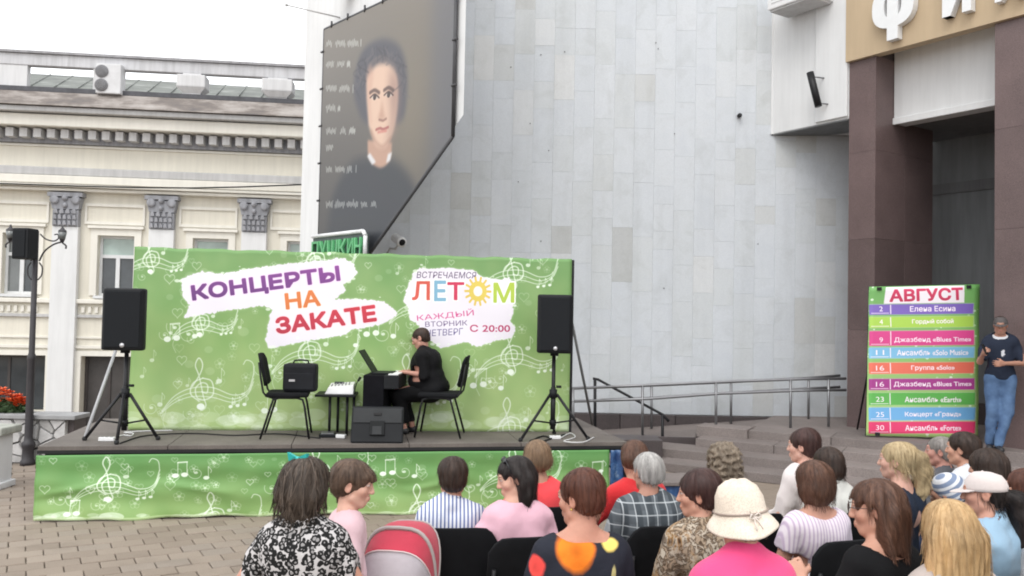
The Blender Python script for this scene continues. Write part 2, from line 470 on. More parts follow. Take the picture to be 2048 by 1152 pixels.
def make_pavers():
    ang = R(30); ca, sa = math.cos(ang), math.sin(ang)
    L, W, gap = 0.25, 0.19, 0.007
    def brick(dx, dz):
        m = MB(); m.box((0, 0, -0.02), (L-gap, W-gap, 0.04), bev=0.0); b = m.bm
        bmesh.ops.bevel(b, geom=[e for e in b.edges if all(v.co.z > -0.01 for v in e.verts)], offset=0.006, segments=1, affect='EDGES')
        me = m.mesh('paver'); me.materials.append(PAVER); return me
    me = brick(0, 0)
    cand = []; r2 = random.Random(3)
    for j in range(-60, 80):
        for i in range(-60, 70):
            u, v = (i + 0.5*(j % 2))*L, j*W
            x, y = -3.2 + u*ca - v*sa, 7.5 + u*sa + v*ca
            if -9.5 < x < 4.2 and 1.5 < y < 11.4: cand.append((x, y))
    def score(p):
        d = Vector((p[0], p[1], 0)) - Vector((0, 0, CAM_H)); z = d.dot(_f)
        px, py = 1024+FOC*d.dot(_r)/z, 576-FOC*d.dot(_u)/z
        vis = -20 < px < 620 and py < 1172 and z > 0
        if vis and px > 72 and py < 1041: vis = False          # under the stage
        if vis and px > 520 : vis = False
        return (not vis, p[1])
    cand.sort(key=score)
    for x, y in cand[:300]:
        o = bpy.data.objects.new('paver', me); col.objects.link(o); o.parent = ground
        o.location = (x, y, r2.uniform(-0.004, 0.004)); o.rotation_euler = (r2.gauss(0, .008), r2.gauss(0, .008), ang + r2.gauss(0, .008))
    src_v = np.array([v.co[:] for v in me.vertices]); src_f = [list(p.vertices) for p in me.polygons]
    V, F = [], []
    for x, y in cand[300:]:
        b = len(V); dz = r2.uniform(-.003, .003)
        for q in src_v: V.append((x+q[0]*ca-q[1]*sa, y+q[0]*sa+q[1]*ca, q[2]+dz))
        F += [[i+b for i in f] for f in src_f]
    m2 = bpy.data.meshes.new('paver_field'); m2.from_pydata(V, [], F); m2.update()
    o = link('paver_field', m2, PAVER, ground); tag(o, kind='stuff')
make_pavers()

# ---- marble-clad concert hall
DW = 14.0                                              # the main wall stands 14 m ahead
hall = thing('concert_hall', 'concert hall clad in pale marble with red granite pylons and a folded wall bay', 'building', (0, DW, 0))
def H3(p): return Vector(p) - Vector((0, DW, 0))       # world -> hall coordinates
wall_r = 5.9
core = MB()
core.box((0.5*(-3.42+wall_r), 0.6, 5.25), (wall_r+3.42, 1.2, 13.5))
core.box((-3.2, 6.2, 5.25), (0.44, 10.0, 13.5))
wall = core.obj('wall', WHITEWALL, hall)
def make_tiles():
    r2 = random.Random(11)
    widths = [.33]
    meshes = {}
    def tm(w, h):
        k = (w, h)
        if k not in meshes:
            m = MB(); m.box((0, 0, 0), (w-.0014, .03, h-.0014)); b = m.bm
            bmesh.ops.bevel(b, geom=[e for e in b.edges if all(v.co.y < 0 for v in e.verts)], offset=.0006, segments=1, affect='EDGES')
            me = m.mesh('tile'); me.materials.append(MARBLE); meshes[k] = me
        return meshes[k]
    x = -2.72; out = []; w = .335
    while x < wall_r-.2:
        z = 0.43
        first = True
        while z < 8.1:
            h = r2.choice([.45, .6, .6, .75, .9] if r2.random() > .08 else [.3])
            if z == .43: h = r2.choice([.2, .35, .5, .6])
            out.append((x+w/2, z+h/2, w, h)); z += h
        x += w
    def seen(t):
        d = Vector((t[0], DW, t[1])) - Vector((0, 0, CAM_H)); px, py = 1024+FOC*d.dot(_r)/d.dot(_f), 576-FOC*d.dot(_u)/d.dot(_f)
        return (py > -20 and 690 < px < 1720 and not (px < 1120 and py > 540) and not (px < 900 and py < 300), t[2]*t[3])
    out.sort(key=seen, reverse=True)
    for (cx, cz, w_, h) in out[:298]:
        o = bpy.data.objects.new('tile', tm(w_, h)); col.objects.link(o); o.parent = wall
        o.location = (cx, -.013 - r2.random()*.0018, cz); o.rotation_euler = (r2.gauss(0, .0006), 0, r2.gauss(0, .0006))
    rest = MB()
    for (cx, cz, w_, h) in out[298:]: rest.box((cx, -.012, cz), (w_-.005, .03, h-.005))
    tag(rest.obj('tile_field', MARBLE, wall), kind='stuff')
make_tiles()
hb = MB(); r2 = random.Random(77)
for i in range(14):
    x_, z_ = r2.uniform(-.6, 5.2), r2.uniform(1.2, 7.5); hb.lathe([(0, 0), (.008, 0), (.008, .012), (0, .012)], (x_, -.028, z_), 8, Euler((R(90), 0, 0)).to_matrix())
tag(hb.obj('anchor_bolts', BLACKMETAL, wall), kind='stuff')
# dark plinth of the main wall
pl = MB()
x = -2.7
k = 0
while x < wall_r-.3:
    o = MB().box((x+.45, -.06, .20), (.89, .12, .44), bev=.006).obj('plinth_panel', DARK_GRANITE, hall); x += .9

# folded bay that carries the poster: from the building's corner towards the viewer
BA = at(605, 300, DW); BA.z = 0
_dirb = Vector((.89, -1.0, 0))
def on_bay(px, py):
    d = ray(px, py); o = Vector((0, 0, CAM_H)); n = Vector((1.0, .89, 0)).normalized()
    t = (BA-o).dot(n)/d.dot(n); return o + d*t
TOPZ = 9.2
p_l = on_bay(605, 300); p_r = on_bay(927, 229); p_d = on_bay(740, 503); p_dl = on_bay(640, 640)
s_l = Vector((p_l.x, p_l.y, 0)); s_r = Vector((p_r.x, p_r.y, 0))
front = [Vector((s_l.x, s_l.y, -1.5)), Vector((p_dl.x, p_dl.y, -1.5)), Vector((p_dl.x, p_dl.y, p_dl.z)), p_d, p_r, Vector((s_r.x, s_r.y, TOPZ)), Vector((s_l.x, s_l.y, TOPZ))]
back = []
for q in front:
    depth = DW + .25 - q.y; back.append(Vector((q.x - .09*depth, DW+.25, q.z + (.42*depth if -1.4 < q.z < TOPZ-.01 else 0))))
MB().hull2([H3(q) for q in front], [H3(q) for q in back]).obj('folded_bay', WHITEWALL, hall)

# entrance facade: runs from the main wall towards the viewer on the right
FA = at(1540, 271, DW); FA.z = 0
fu = Vector((.66, -1.0, 0)).normalized(); fv = Vector((1.0, .66, 0)).normalized()   # along, into the building
FN = -fv
def on_fac(px, py, off=0.0):
    o = Vector((0, 0, CAM_H)); d = ray(px, py); t = (FA + FN*off - o).dot(FN)/d.dot(FN); return o + d*t
def fs(px): return (on_fac(px, 400)-FA).dot(fu)
def fbox(mb, s0, s1, d0, d1, z0, z1, bev=0.0):
    """box on the facade: s along, d depth into the building"""
    c = FA + fu*((s0+s1)/2) + fv*((d0+d1)/2); c.z = (z0+z1)/2
    mb.box(H3(c), (s1-s0, d1-d0, z1-z0), rot=(0, 0, math.atan2(fu.y, fu.x)), bev=bev); return mb
LAND = 0.45
s1a, s1b = fs(1697), fs(1750)
s2a = fs(1989); s2b = s2a + .62
ZB = on_fac(1600, 257).z; ZF = on_fac(1697, 126).z
# white box between the main wall and the first pylon (underside visible)
bx = MB()
tri = [FA + fu*.0, FA + fu*(s1a-.004), FA + fu*(s1a-.004) + fv*2.2, Vector((FA.x+2.4, DW-.05, 0)), Vector((FA.x, DW-.05, 0))]
bx.prism([H3(Vector((q.x, q.y, ZB))) for q in tri], (0, 0, TOPZ-ZB))
bx.obj('upper_box', WHITEWALL, hall, bev=.01)
bs = MB(); fbox(bs, fs(1632), s1a-.01, -.05, .0, ZB+.03, TOPZ-.01); bs.obj('upper_panel', WHITEWALL, hall, bev=.01)
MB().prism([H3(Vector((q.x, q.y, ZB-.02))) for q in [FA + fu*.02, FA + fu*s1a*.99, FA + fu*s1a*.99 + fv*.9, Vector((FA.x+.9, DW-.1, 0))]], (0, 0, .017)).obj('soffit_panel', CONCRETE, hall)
def pylon(s0, s1, depth):
    root = None; z = LAND-.12; zt = ZF
    hs = [1.55, 1.35, 1.3, 1.45]
    base = MB(); fbox(base, s0+.02, s1-.02, .02, depth-.02, 0.0, TOPZ-.2); p = base.obj('pylon', DARK_GRANITE, hall)
    for h in hs:
        h = min(h, zt-z)
        if h <= 0.02: break
        m = MB(); fbox(m, s0, s1, 0, depth*.5-.002, z+.0008, z+h-.0008, .003); m.obj('granite_panel', RED_GRANITE, p)
        m = MB(); fbox(m, s0, s1, depth*.5+.002, depth, z+.0008, z+h-.0008, .003); m.obj('granite_panel', RED_GRANITE, p)
        z += h
    return p
PD = 1.5
pylon(s1a, s1b, PD); pylon(s2a, s2b, PD)
for k in range(4): pylon(s2b+2.0+k*2.62, s2b+2.62+k*2.62, PD)
fa = MB(); fbox(fa, s1a-.02, s2b+10.8, -.07, .10, ZF, TOPZ); fascia = fa.obj('fascia', BEIGE, hall)
MB().box((0, 0, 0), (.01, .01, .01))
li = MB(); fbox(li, s1b+.002, s2a-.002, .45, .75, ZB-.1, ZF+.6); li.obj('lintel', WHITEWALL, hall, bev=.012)
lt = MB(); fbox(lt, s1b+.002, s2a-.002, .415, .47, ZB-.12, ZB-.02); lt.obj('lintel_moulding', WHITEWALL, hall, bev=.01)
li = MB(); fbox(li, s2b+.002, s2b+1.998, .45, .75, ZB-.1, ZF+.6); li.obj('lintel', WHITEWALL, hall, bev=.012)
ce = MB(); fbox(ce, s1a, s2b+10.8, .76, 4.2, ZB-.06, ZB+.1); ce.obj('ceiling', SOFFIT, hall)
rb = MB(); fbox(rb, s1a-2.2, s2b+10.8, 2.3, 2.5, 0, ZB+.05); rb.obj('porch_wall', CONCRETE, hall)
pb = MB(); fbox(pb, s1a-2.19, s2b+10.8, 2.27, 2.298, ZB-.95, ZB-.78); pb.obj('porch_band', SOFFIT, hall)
pk = MB(); fbox(pk, s1a-2.19, s2b+10.8, 2.2, 2.298, LAND, LAND+.32); pk.obj('porch_skirting', DARK_GRANITE, hall)
# letters ФИЛ on the fascia
LWHITE = simple('letter_white', (.74, .75, .76, 1), .45, .03)
def letter3d(outlines, s_left, s_right, z0, z1):
    """outlines: polygons in a unit square; each later one stands 2 mm prouder than the one before"""
    mb = MB()
    for i, P in enumerate(outlines):
        if isinstance(P[0][0], (tuple, list)):              # (outer ring, inner ring)
            O, I = P; n = len(O); mk = lambda p, d: (lambda c: H3(Vector((c.x, c.y, z0+p[1]*(z1-z0)))))(FA + fu*(s_left+p[0]*(s_right-s_left)) - fv*d)
            d0, d1 = .08, .19+.002*i
            ring = [[mb.bm.verts.new(mk(p, d)) for p in Q] for Q, d in ((O, d0), (O, d1), (I, d1), (I, d0))]
            for a_, b_ in zip(ring, ring[1:]+ring[:1]):
                for k in range(n): mb.bm.faces.new((a_[k], a_[(k+1) % n], b_[(k+1) % n], b_[k]))
        else:
            pts = []
            for p in P:
                c = FA + fu*(s_left+p[0]*(s_right-s_left)) - fv*.08; pts.append(H3(Vector((c.x, c.y, z0+p[1]*(z1-z0)))))
            mb.prism(pts, -fv*(.11+.002*i))
    mb.obj('letter', LWHITE, fascia)
z0 = on_fac(1800, 78, .12).z
def ell(cx, cy, rx, ry, n=28, e=1.0): return [(cx+rx*abs(math.cos(t))**e*math.copysign(1, math.cos(t)), cy+ry*abs(math.sin(t))**e*math.copysign(1, math.sin(t))) for t in [2*PI*k/n for k in range(n)]]
letter3d([(ell(.5, .57, .5, .36, 32, .8), ell(.5, .57, .21, .20, 32, .8)), [(.37, 0), (.63, 0), (.63, 1), (.37, 1)]], fs(1757), fs(1841), z0, z0+.86)
letter3d([[(0, 0), (.3, 0), (.3, 1), (0, 1)], [(.7, 0), (1, 0), (1, 1), (.7, 1)], [(.02, 0), (.30, 0), (.98, 1), (.70, 1)]], fs(1898), fs(1956), z0+.10, z0+.76)
letter3d([[(.66, 0), (.98, 0), (.98, 1), (.66, 1)], [(.18, .78), (.98, .78), (.98, 1), (.18, 1)], [(.0, 0), (.22, 0), (.36, .14), (.46, .9), (.18, .9), (.12, .26), (.0, .22)]], fs(2004), fs(2062), z0+.10, z0+.76)
letter3d([[(0, 0), (.28, 0), (.62, 1), (.38, 1)], [(.72, 0), (1, 0), (.62, 1), (.38, 1)], [(.2, .22), (.8, .22), (.8, .42), (.2, .42)]], fs(2095), fs(2150), z0+.10, z0+.76)
# small fixtures on the hall: each hangs on the wall and is a thing of its own
fl = thing('floodlight', 'slim black tube floodlight tilted on the white entrance box', 'lamp', on_fac(1632, 180, .25))
a, b = on_fac(1620, 145, .28)-fl.location, on_fac(1637, 213, .22)-fl.location
MB().cyl(a, b, .055, n=12).obj('lamp_tube', BLACKMETAL, fl)
for t_ in (.12, .9):
    q = a.lerp(b, t_); MB().cyl(q, q + fv*.27 + fu*.08, .012, n=8).obj('bracket', STEEL, fl)
ac = thing('canopy_unit', 'white metal box unit mounted high on the white entrance wall', 'box unit', on_fac(1600, 5, .3))
MB().box((0, 0, .12), (.86, .5, .36), rot=(0, 0, math.atan2(fu.y, fu.x)), bev=.02).obj('casing', WHITEPLASTIC, ac)
MB().box((0, 0, -.075), (.80, .44, .03), rot=(0, 0, math.atan2(fu.y, fu.x)), bev=.008).obj('underside', GREYTRIM, ac)
sl_ = MB()
for i in range(4): sl_.box((-FN.x*0 + FN.x*.252, FN.y*.252, .03+i*.06), (.7, .006, .012), rot=(0, 0, math.atan2(fu.y, fu.x)))
sl_.obj('grille', GREYTRIM, ac)
q = at(1478, 232, DW-.05)
sp = thing('wall_spotlight', 'tiny black spotlight alone on the marble tiles', 'lamp', q)
MB().lathe([(.0, 0), (.034, 0), (.038, .03), (.034, .07), (.02, .08)], rot=Euler((R(90), 0, 0)).to_matrix()).obj('housing', BLACKMETAL, sp)
MB().cyl((0, 0, 0), (0, .05, .03), .012).obj('bracket', BLACKMETAL, sp)
q = at(797, 480, DW-.42)
cc = thing('security_camera', 'white security camera on a curved wall bracket above the stage backdrop', 'camera', q)
cdir = Vector((.55, -.8, -.35)).normalized(); rm = cdir.to_track_quat('Z', 'Y').to_matrix()
MB().lathe([(0, -.16), (.06, -.16), (.075, -.13), (.075, .1), (.082, .11), (.082, .14), (.0, .14)], rot=rm).obj('housing', WHITEPLASTIC, cc)
MB().lathe([(0, .1405), (.055, .1405), (.05, .15), (0, .155)], rot=rm).obj('lens', BLACKPLASTIC, cc)
MB().ring_tube([(0, 0, -.06), (-.06, .1, -.14), (-.16, .2, -.12), (-.24, .33, -.22), (-.26, .4, -.3)], .018, 8).obj('bracket', GREYTRIM, cc)
# antenna rod and lamp above the poster
q = on_bay(684, 34)
an = thing('antenna_rod', 'thin horizontal metal rod sticking out from the top of the poster', 'rod', q)
e = at(573, 10, q.y) - q
MB().cyl((0, .05, 0), e, .012, n=8).obj('rod', GREYTRIM, an); MB().cyl((0, .02, -.12), (0, .02, .1), .014, n=8).obj('post', GREYTRIM, an)
MB().ball(e, .025).obj('tip', GREYTRIM, an)
q = on_bay(700, -2) + Vector((-.15, -.15, 0))
sq = thing('sign_lamp', 'dark lamp box above the poster at the top edge of the frame', 'lamp', q)
MB().box((0, 0, .05), (.34, .2, .12), bev=.015).obj('housing', BLACKMETAL, sq); MB().cyl((0, 0, .1), (.15, .2, .25), .015, n=8).obj('arm', BLACKMETAL, sq)

# ---- stairs and landing
SE = Vector((.876, -.482, 0)); SN = Vector((-.482, -.876, 0)); SA = on_z(1600, 869, LAND); SA.z = 0
stairs = thing('staircase', 'low granite staircase climbing to the hall entrance behind the audience', 'stairs', SA)
rise, tread = LAND/4, .46
r2 = random.Random(5)
sang = math.atan2(SE.y, SE.x)
for k in range(4):
    s = -.70 - .62*k; zt = LAND - rise*k
    while s < 6.2:
        L_ = r2.uniform(.85, 1.25)
        c = SE*(s+L_/2) + SN*(k*tread - .30)
        MB().box((c.x, c.y, (zt)/2), (L_-.007, .60, zt + r2.uniform(-.001, .001)), rot=(0, 0, sang), bev=.008).obj('stone_block', GREY_GRANITE, stairs)
        s += L_
c = SE*2.6 + SN*(-.6-1.9)
MB().box((c.x, c.y, LAND/2-.004), (6.8, 3.79, LAND-.01), rot=(0, 0, sang)).obj('landing', GREY_GRANITE, stairs)
MB().box((SE*-1.05 + SN*-.1 + Vector((0, 0, LAND-.06)))[:], (.72, .42, .16), rot=(0, 0, sang), bev=.01).obj('end_slab', GREY_GRANITE, stairs)

# ---- wheelchair ramp along the wall, with rails
ramp = thing('access_ramp', 'granite access ramp running along the foot of the marble wall', 'ramp', (2.6, 12.9, 0))
RL = Vector((2.6, 12.9, 0))
y0r, y1r = 12.35, 13.86
rmb = MB(); pts = [(0.7, .10), (4.6, LAND-.02), (4.6, 0), (0.7, 0)]
rmb.prism([(x-RL.x, y0r-RL.y+.03, z) for x, z in pts], (0, y1r-y0r-.03, 0)); rmb.obj('deck', GREY_GRANITE, ramp)
x = .9
while x < 4.5:
    zt = .10 + (LAND-.12)*(x+.3-.7)/3.9
    MB().box((x+.3-RL.x, y0r-RL.y, (zt+.03)/2), (.595, .05, zt+.06), bev=.006).obj('side_panel', DARK_GRANITE, ramp); x += .6
q = on_z(1284, 935, 0.0)
MB().box((q.x-RL.x-.02, q.y+.35-RL.y, .17), (.62, .5, .36), bev=.012).obj('end_block', DARK_GRANITE, ramp)
def railing(name, label, y, posts, top, low, floor, mat, rad):
    root = thing(name, label, 'railing', at(posts[0], floor[0][1], y))
    o = root.location
    def line(pts): return [at(px, py, y)-o for px, py in pts]
    def yon(pts, px):
        xs = [p[0] for p in pts]; return float(np.interp(px, xs, [p[1] for p in pts]))
    MB().ring_tube(line(top), rad, 10).obj('top_rail', mat, root); MB().ring_tube(line(low), rad, 10).obj('lower_rail', mat, root)
    for px in posts:
        MB().cyl(at(px, yon(top, px)+1, y)-o, at(px, yon(floor, px), y)-o, rad*.95, n=10).obj('post', mat, root)
railing('ramp_railing', 'steel railing on the outer edge of the ramp with two rails', 12.42, [1146, 1285, 1432, 1581, 1657],
        [(1140, 777), (1286, 771), (1440, 764), (1600, 758), (1692, 757)], [(1140, 803), (1290, 798), (1440, 787), (1600, 781), (1692, 780)],
        [(1140, 880), (1300, 873), (1450, 862), (1692, 852)], STEEL, .021)
railing('ramp_railing', 'second steel railing of the ramp, close against the marble wall', 13.6, [1303, 1462, 1617],
        [(1200, 775), (1303, 771), (1462, 764), (1617, 756), (1680, 751)], [(1200, 800), (1303, 796), (1462, 786), (1617, 777), (1680, 774)],
        [(1200, 862), (1303, 857), (1462, 848), (1680, 838)], STEEL, .021)
hr = thing('stair_handrail', 'black sloping handrail between the stage end and the granite steps', 'handrail', on_z(1190, 900, 0))
o = hr.location; yy = o.y
MB().cyl(at(1190, 757, yy)-o, at(1190, 900, yy)-o, .024, n=10).obj('post', BLACKMETAL, hr)
MB().cyl(at(1325, 829, yy-.4)-o, at(1325, 915, yy-.4)-o, .022, n=10).obj('post', BLACKMETAL, hr)
MB().ring_tube([at(1186, 757, yy)-o, at(1196, 759, yy)-o, at(1325, 829, yy-.4)-o, at(1338, 843, yy-.44)-o], .02, 10).obj('rail', BLACKMETAL, hr)

# ================================================================== classical building on the left
ca_ = math.atan2(1, 8.4)
CB0 = at(0, 620, 20.0); CB0.z = 0
cb = thing('old_building', 'cream classical building with white pilasters, grey capitals and an open roof parapet', 'building', CB0, ca_)
cu_ = Vector((math.cos(ca_), math.sin(ca_), 0)); cn_ = Vector((math.sin(ca_), -math.cos(ca_), 0))   # cn_ towards the viewer
def fc(px, py, off=0.0):
    o = Vector((0, 0, CAM_H)); d = ray(px, py); t = (CB0 + cn_*off - o).dot(cn_)/d.dot(cn_)
    q = o + d*t - CB0; return q.dot(cu_), q.z
def zc(y): return fc(100, y)[1]
S0, S1 = -4.0, 11.0
def cbx(s0, s1, d0, d1, z0, z1, bev=0.0, mb=None):
    """box on the facade, d = distance in front of the wall face"""
    m = mb or MB(); m.box(((s0+s1)/2, -(d0+d1)/2, (z0+z1)/2), (s1-s0, d1-d0, z1-z0), bev=bev); return m
zt_wall = zc(300)
# wall built around the openings
wins = [(5, 72), (195, 268), (385, 456), (573, 642), (760, 830)]
zw0, zw1 = zc(589), zc(468)
zg0, zg1 = zc(822), zc(711)
DR = 0.28
wb = MB(); s = S0; ops = []
for a, b in wins: ops.append((fc(a, 530)[0], fc(b, 530)[0]))
gops = [(fc(-75, 760)[0], fc(91, 760)[0], zg0), (fc(162, 760)[0], fc(262, 760)[0], LOW), (fc(345, 760)[0], fc(460, 760)[0], zg0), (fc(545, 760)[0], fc(640, 760)[0], zg0)]
ZTOP = zc(235)
def band(z0, z1, holes):
    s = S0
    for a, b in holes:
        if a > s: cbx(s, a, -.6, 0, z0, z1, mb=wb)
        s = b
    cbx(s, S1, -.6, 0, z0, z1, mb=wb)
band(LOW, zg0, [(g[0], g[1]) for g in gops if g[2] == LOW])
band(zg0, zg1, [(g[0], g[1]) for g in gops])
band(zg1, zw0, [])
band(zw0, zw1, ops)
band(zw1, ZTOP, [])
cwall = wb.obj('wall', CREAM, cb)
cbx(S0, S1, -5.0, -4.8, LOW, ZTOP).obj('rear_wall', CREAM, cb)
cbx(S0, S1, -4.75, -.62, zg1+.2, zg1+.3).obj('floor_slab', SOFFIT, cb)
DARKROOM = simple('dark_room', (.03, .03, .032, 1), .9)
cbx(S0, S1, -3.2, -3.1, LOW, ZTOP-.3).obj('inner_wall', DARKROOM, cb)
def m_glass(name, c, rough=.06):
    t = NT(name); f = t.ramp(t.noise(1.3, 3), [(.35, mul(c, .75)), (.65, mul(c, 1.2))]); t.color(f); t.rough(rough, spec=.6); return t.m
GL_PALE = m_glass('pale_green_glass', (.42, .52, .48, 1)); GL_DARK = m_glass('dark_glass', (.055, .062, .068, 1)); GL_MID = m_glass('grey_glass', (.16, .17, .17, 1))  # GL_PALE: pale green base colour for the upper window panes
FRAMEW = simple('white_frame', (.66, .67, .68, 1), .5, .05)
for i, (a, b) in enumerate(ops):
    zm = zw0 + (zw1-zw0)*.66; mid = (a+b)/2; fw = .06
    f = MB()
    for bx_ in ((a, a+fw, zw0, zw1), (b-fw, b, zw0, zw1), (a+fw, b-fw, zw0, zw0+fw), (a+fw, b-fw, zw1-fw, zw1), (a+fw, b-fw, zm-.04, zm+.04), (mid-.045, mid+.045, zw0+fw, zm-.04)):
        cbx(bx_[0], bx_[1], -.22, -.14, bx_[2], bx_[3], mb=f)
    w = f.obj('window', FRAMEW, cb)
    cbx(a+fw, b-fw, -.2, -.18, zm+.04, zw1-fw).obj('pane', GL_MID if i == 0 else GL_PALE, w)
    cbx(a+fw, mid-.045, -.2, -.18, zw0+fw, zm-.04).obj('pane', GL_DARK if i else GL_MID, w)
    cbx(mid+.045, b-fw, -.2, -.18, zw0+fw, zm-.04).obj('pane', GL_DARK, w)
    cbx(a-.05, b+.05, -.14, .09, zw0-.07, zw0-.003).obj('sill', FRAMEW, w)
    su = MB()
    for bx_ in ((a-.16, a-.003, zw0, zw1+.16), (b+.003, b+.16, zw0, zw1+.16), (a-.003, b+.003, zw1+.003, zw1+.16)): cbx(bx_[0], bx_[1], .002, .05, bx_[2], bx_[3], mb=su)
    cbx(a-.22, b+.22, .002, .11, zw1+.165, zw1+.23, mb=su)
    su.obj('surround', CREAM_LIGHT, w)
for i, (a, b, z0_) in enumerate(gops):
    f = MB(); fw = .07
    for bx_ in ((a, a+fw, z0_, zg1), (b-fw, b, z0_, zg1), (a+fw, b-fw, zg1-fw, zg1), ((a+b)/2-.03, (a+b)/2+.03, z0_, zg1-fw)): cbx(bx_[0], bx_[1], -.3, -.22, bx_[2], bx_[3], mb=f)
    w = f.obj('door' if z0_ == LOW else 'window', simple('dark_brown_frame', (.05, .042, .04, 1), .5), cb)
    pan = simple('dark_door_panel', (.058, .052, .05, 1), .55)
    cbx(a+fw, (a+b)/2-.03, -.28, -.25, z0_+.02, zg1-fw).obj('pane' if z0_ != LOW else 'door_leaf', GL_DARK if z0_ != LOW else pan, w)
    cbx((a+b)/2+.03, b-fw, -.28, -.25, z0_+.02, zg1-fw).obj('pane' if z0_ != LOW else 'door_leaf', GL_DARK if z0_ != LOW else pan, w)
    su = MB()
    for bx_ in ((a-.13, a-.003, z0_, zg1+.12), (b+.003, b+.13, z0_, zg1+.12), (a-.003, b+.003, zg1+.003, zg1+.12)): cbx(bx_[0], bx_[1], .002, .06, bx_[2], bx_[3], mb=su)
    su.obj('surround', CREAM_LIGHT, w)
# pilasters with carved capitals
zc0, zc1 = zc(453), zc(386)
for (a, b) in ((-85, -40), (108, 160), (300, 350), (484, 534), (672, 722)):
    sa, sb = fc(a, 500)[0], fc(b, 500)[0]; sm = (sa+sb)/2; hw = (sb-sa)/2
    p = MB(); cbx(sa, sb, .003, .16, LOW+.5, zc0-.002, mb=p); p_ = p.obj('pilaster', WHITEWALL, cb, bev=.01)
    cbx(sa-.08, sb+.08, .003, .22, LOW, LOW+.498).obj('pedestal', WHITEWALL, p_)
    cp = MB(); H_ = zc1-zc0
    cp.box((sm, -.09, zc0+H_*.25), (2*hw*.98, .17, H_*.48)); cp.box((sm, -.10, zc0+H_*.68), (2*hw*1.0, .2, H_*.34), taper=(1.2, 1.15))
    cp.box((sm, -.12, zc1-H_*.06), (2*hw*1.34, .26, H_*.12))
    for row, (zz, n_) in enumerate(((.1, 5), (.27, 5), (.44, 4))):
        for i in range(n_):
            x_ = sm + (i-(n_-1)/2)*2*hw*.92/n_
            cp.box((x_, -.20, zc0+H_*zz), (2*hw*.75/n_, .07, H_*.13), taper=(.6, 1.3), bev=.012)
    for sg in (-1, 1):
        cp.lathe([(0, -.05), (.10, -.05), (.10, .05), (.05, .06), (0, .06)], (sm+sg*hw*.82, -.2, zc0+H_*.78), 12, Euler((R(90), 0, 0)).to_matrix())
    cp.ball((sm, -.23, zc0+H_*.84), .07, 8); cp.ball((sm, -.22, zc0+H_*.62), .06, 8)
    cp.obj('capital', CAPITAL, p_)
# mouldings, string courses
def moulding(name, y0, y1, d, mat, bev=.02):
    return cbx(S0, S1, .003, d, zc(y1), zc(y0)).obj(name, mat, cb, bev=bev)
moulding('architrave', 336, 352, .20, GREYTRIM); moulding('architrave', 353, 369, .26, CREAM_LIGHT); moulding('architrave', 371, 376, .32, CREAM_LIGHT, .01); moulding('architrave', 377, 383, .24, CREAM_LIGHT, .01)
moulding('frieze_border', 290, 294, .05, CREAM_LIGHT, .005)
moulding('sill_course', 597, 606, .12, CREAM_LIGHT); moulding('sill_course', 628, 634, .07, GREYTRIM, .005)
moulding('string_course', 690, 696, .06, CREAM_LIGHT, .005); moulding('string_course', 672, 676, .04, CREAM_LIGHT, .005)
for (a, b) in ((-30, 100), (172, 292), (360, 476), (542, 664)):
    sa, sb = fc(a, 405)[0], fc(b, 405)[0]
    m = MB()
    for bx_ in ((sa, sb, zc(410), zc(404)), (sa, sa+.05, zc(440), zc(410)), (sb-.05, sb, zc(440), zc(410)), (sa, sb, zc(446), zc(440))): cbx(bx_[0], bx_[1], .003, .045, bx_[2], bx_[3], mb=m)
    m.obj('wall_panel', CREAM_LIGHT, cb)
    s = sa; sm2 = MB()
    while s < sb-.1: cbx(s, s+.07, .003, .05, zc(624), zc(612), mb=sm2); s += .15
    tag(sm2.obj('sill_dentils', CREAM_LIGHT, cb), kind='stuff')
# dentil cornice
moulding('dentil_bed', 262, 288, .12, CAPITAL, .005)
s = S0; z0_, z1_ = zc(281), zc(264); n_ = 0
me = cbx(-.085, .085, .12, .38, z0_, z1_).mesh('dentil'); me.materials.append(GREYTRIM)
s = fc(6, 270)[0] - 8*.305
while s < 9.6:
    o = bpy.data.objects.new('dentil', me); col.objects.link(o); o.parent = cb; o.location = (s, 0, 0); s += .305
moulding('cornice', 238, 261, .55, CREAM_LIGHT); moulding('cornice', 226, 236, .72, GREYTRIM)
def m_dirtyroof():
    t = NT('weathered_roof_edge')
    f = t.noise(1.1, 7, .65, t.coords((1, 1, 3)))
    t.color(t.ramp(f, [(.25, (.10, .095, .10)), (.45, (.19, .165, .15)), (.55, (.30, .27, .25)), (.7, (.42, .39, .37))])); t.rough(.9); t.bump(f, .3, .03); return t.m
ROOFEDGE = m_dirtyroof()
re = MB(); zA, zB = zc(225), zc(190)
re.hull2([(S0, -.80, zA), (S1, -.80, zA), (S1, .3, zA), (S0, .3, zA)], [(S0, -.30, zB), (S1, -.30, zB), (S1, .3, zB), (S0, .3, zB)])
re.obj('roof_edge', ROOFEDGE, cb)
DARKRAIL = simple('dark_gutter', (.07, .07, .08, 1), .6, .25)
cbx(S0, S1, .06, .28, zc(189), zc(180)).obj('gutter', DARKRAIL, cb)
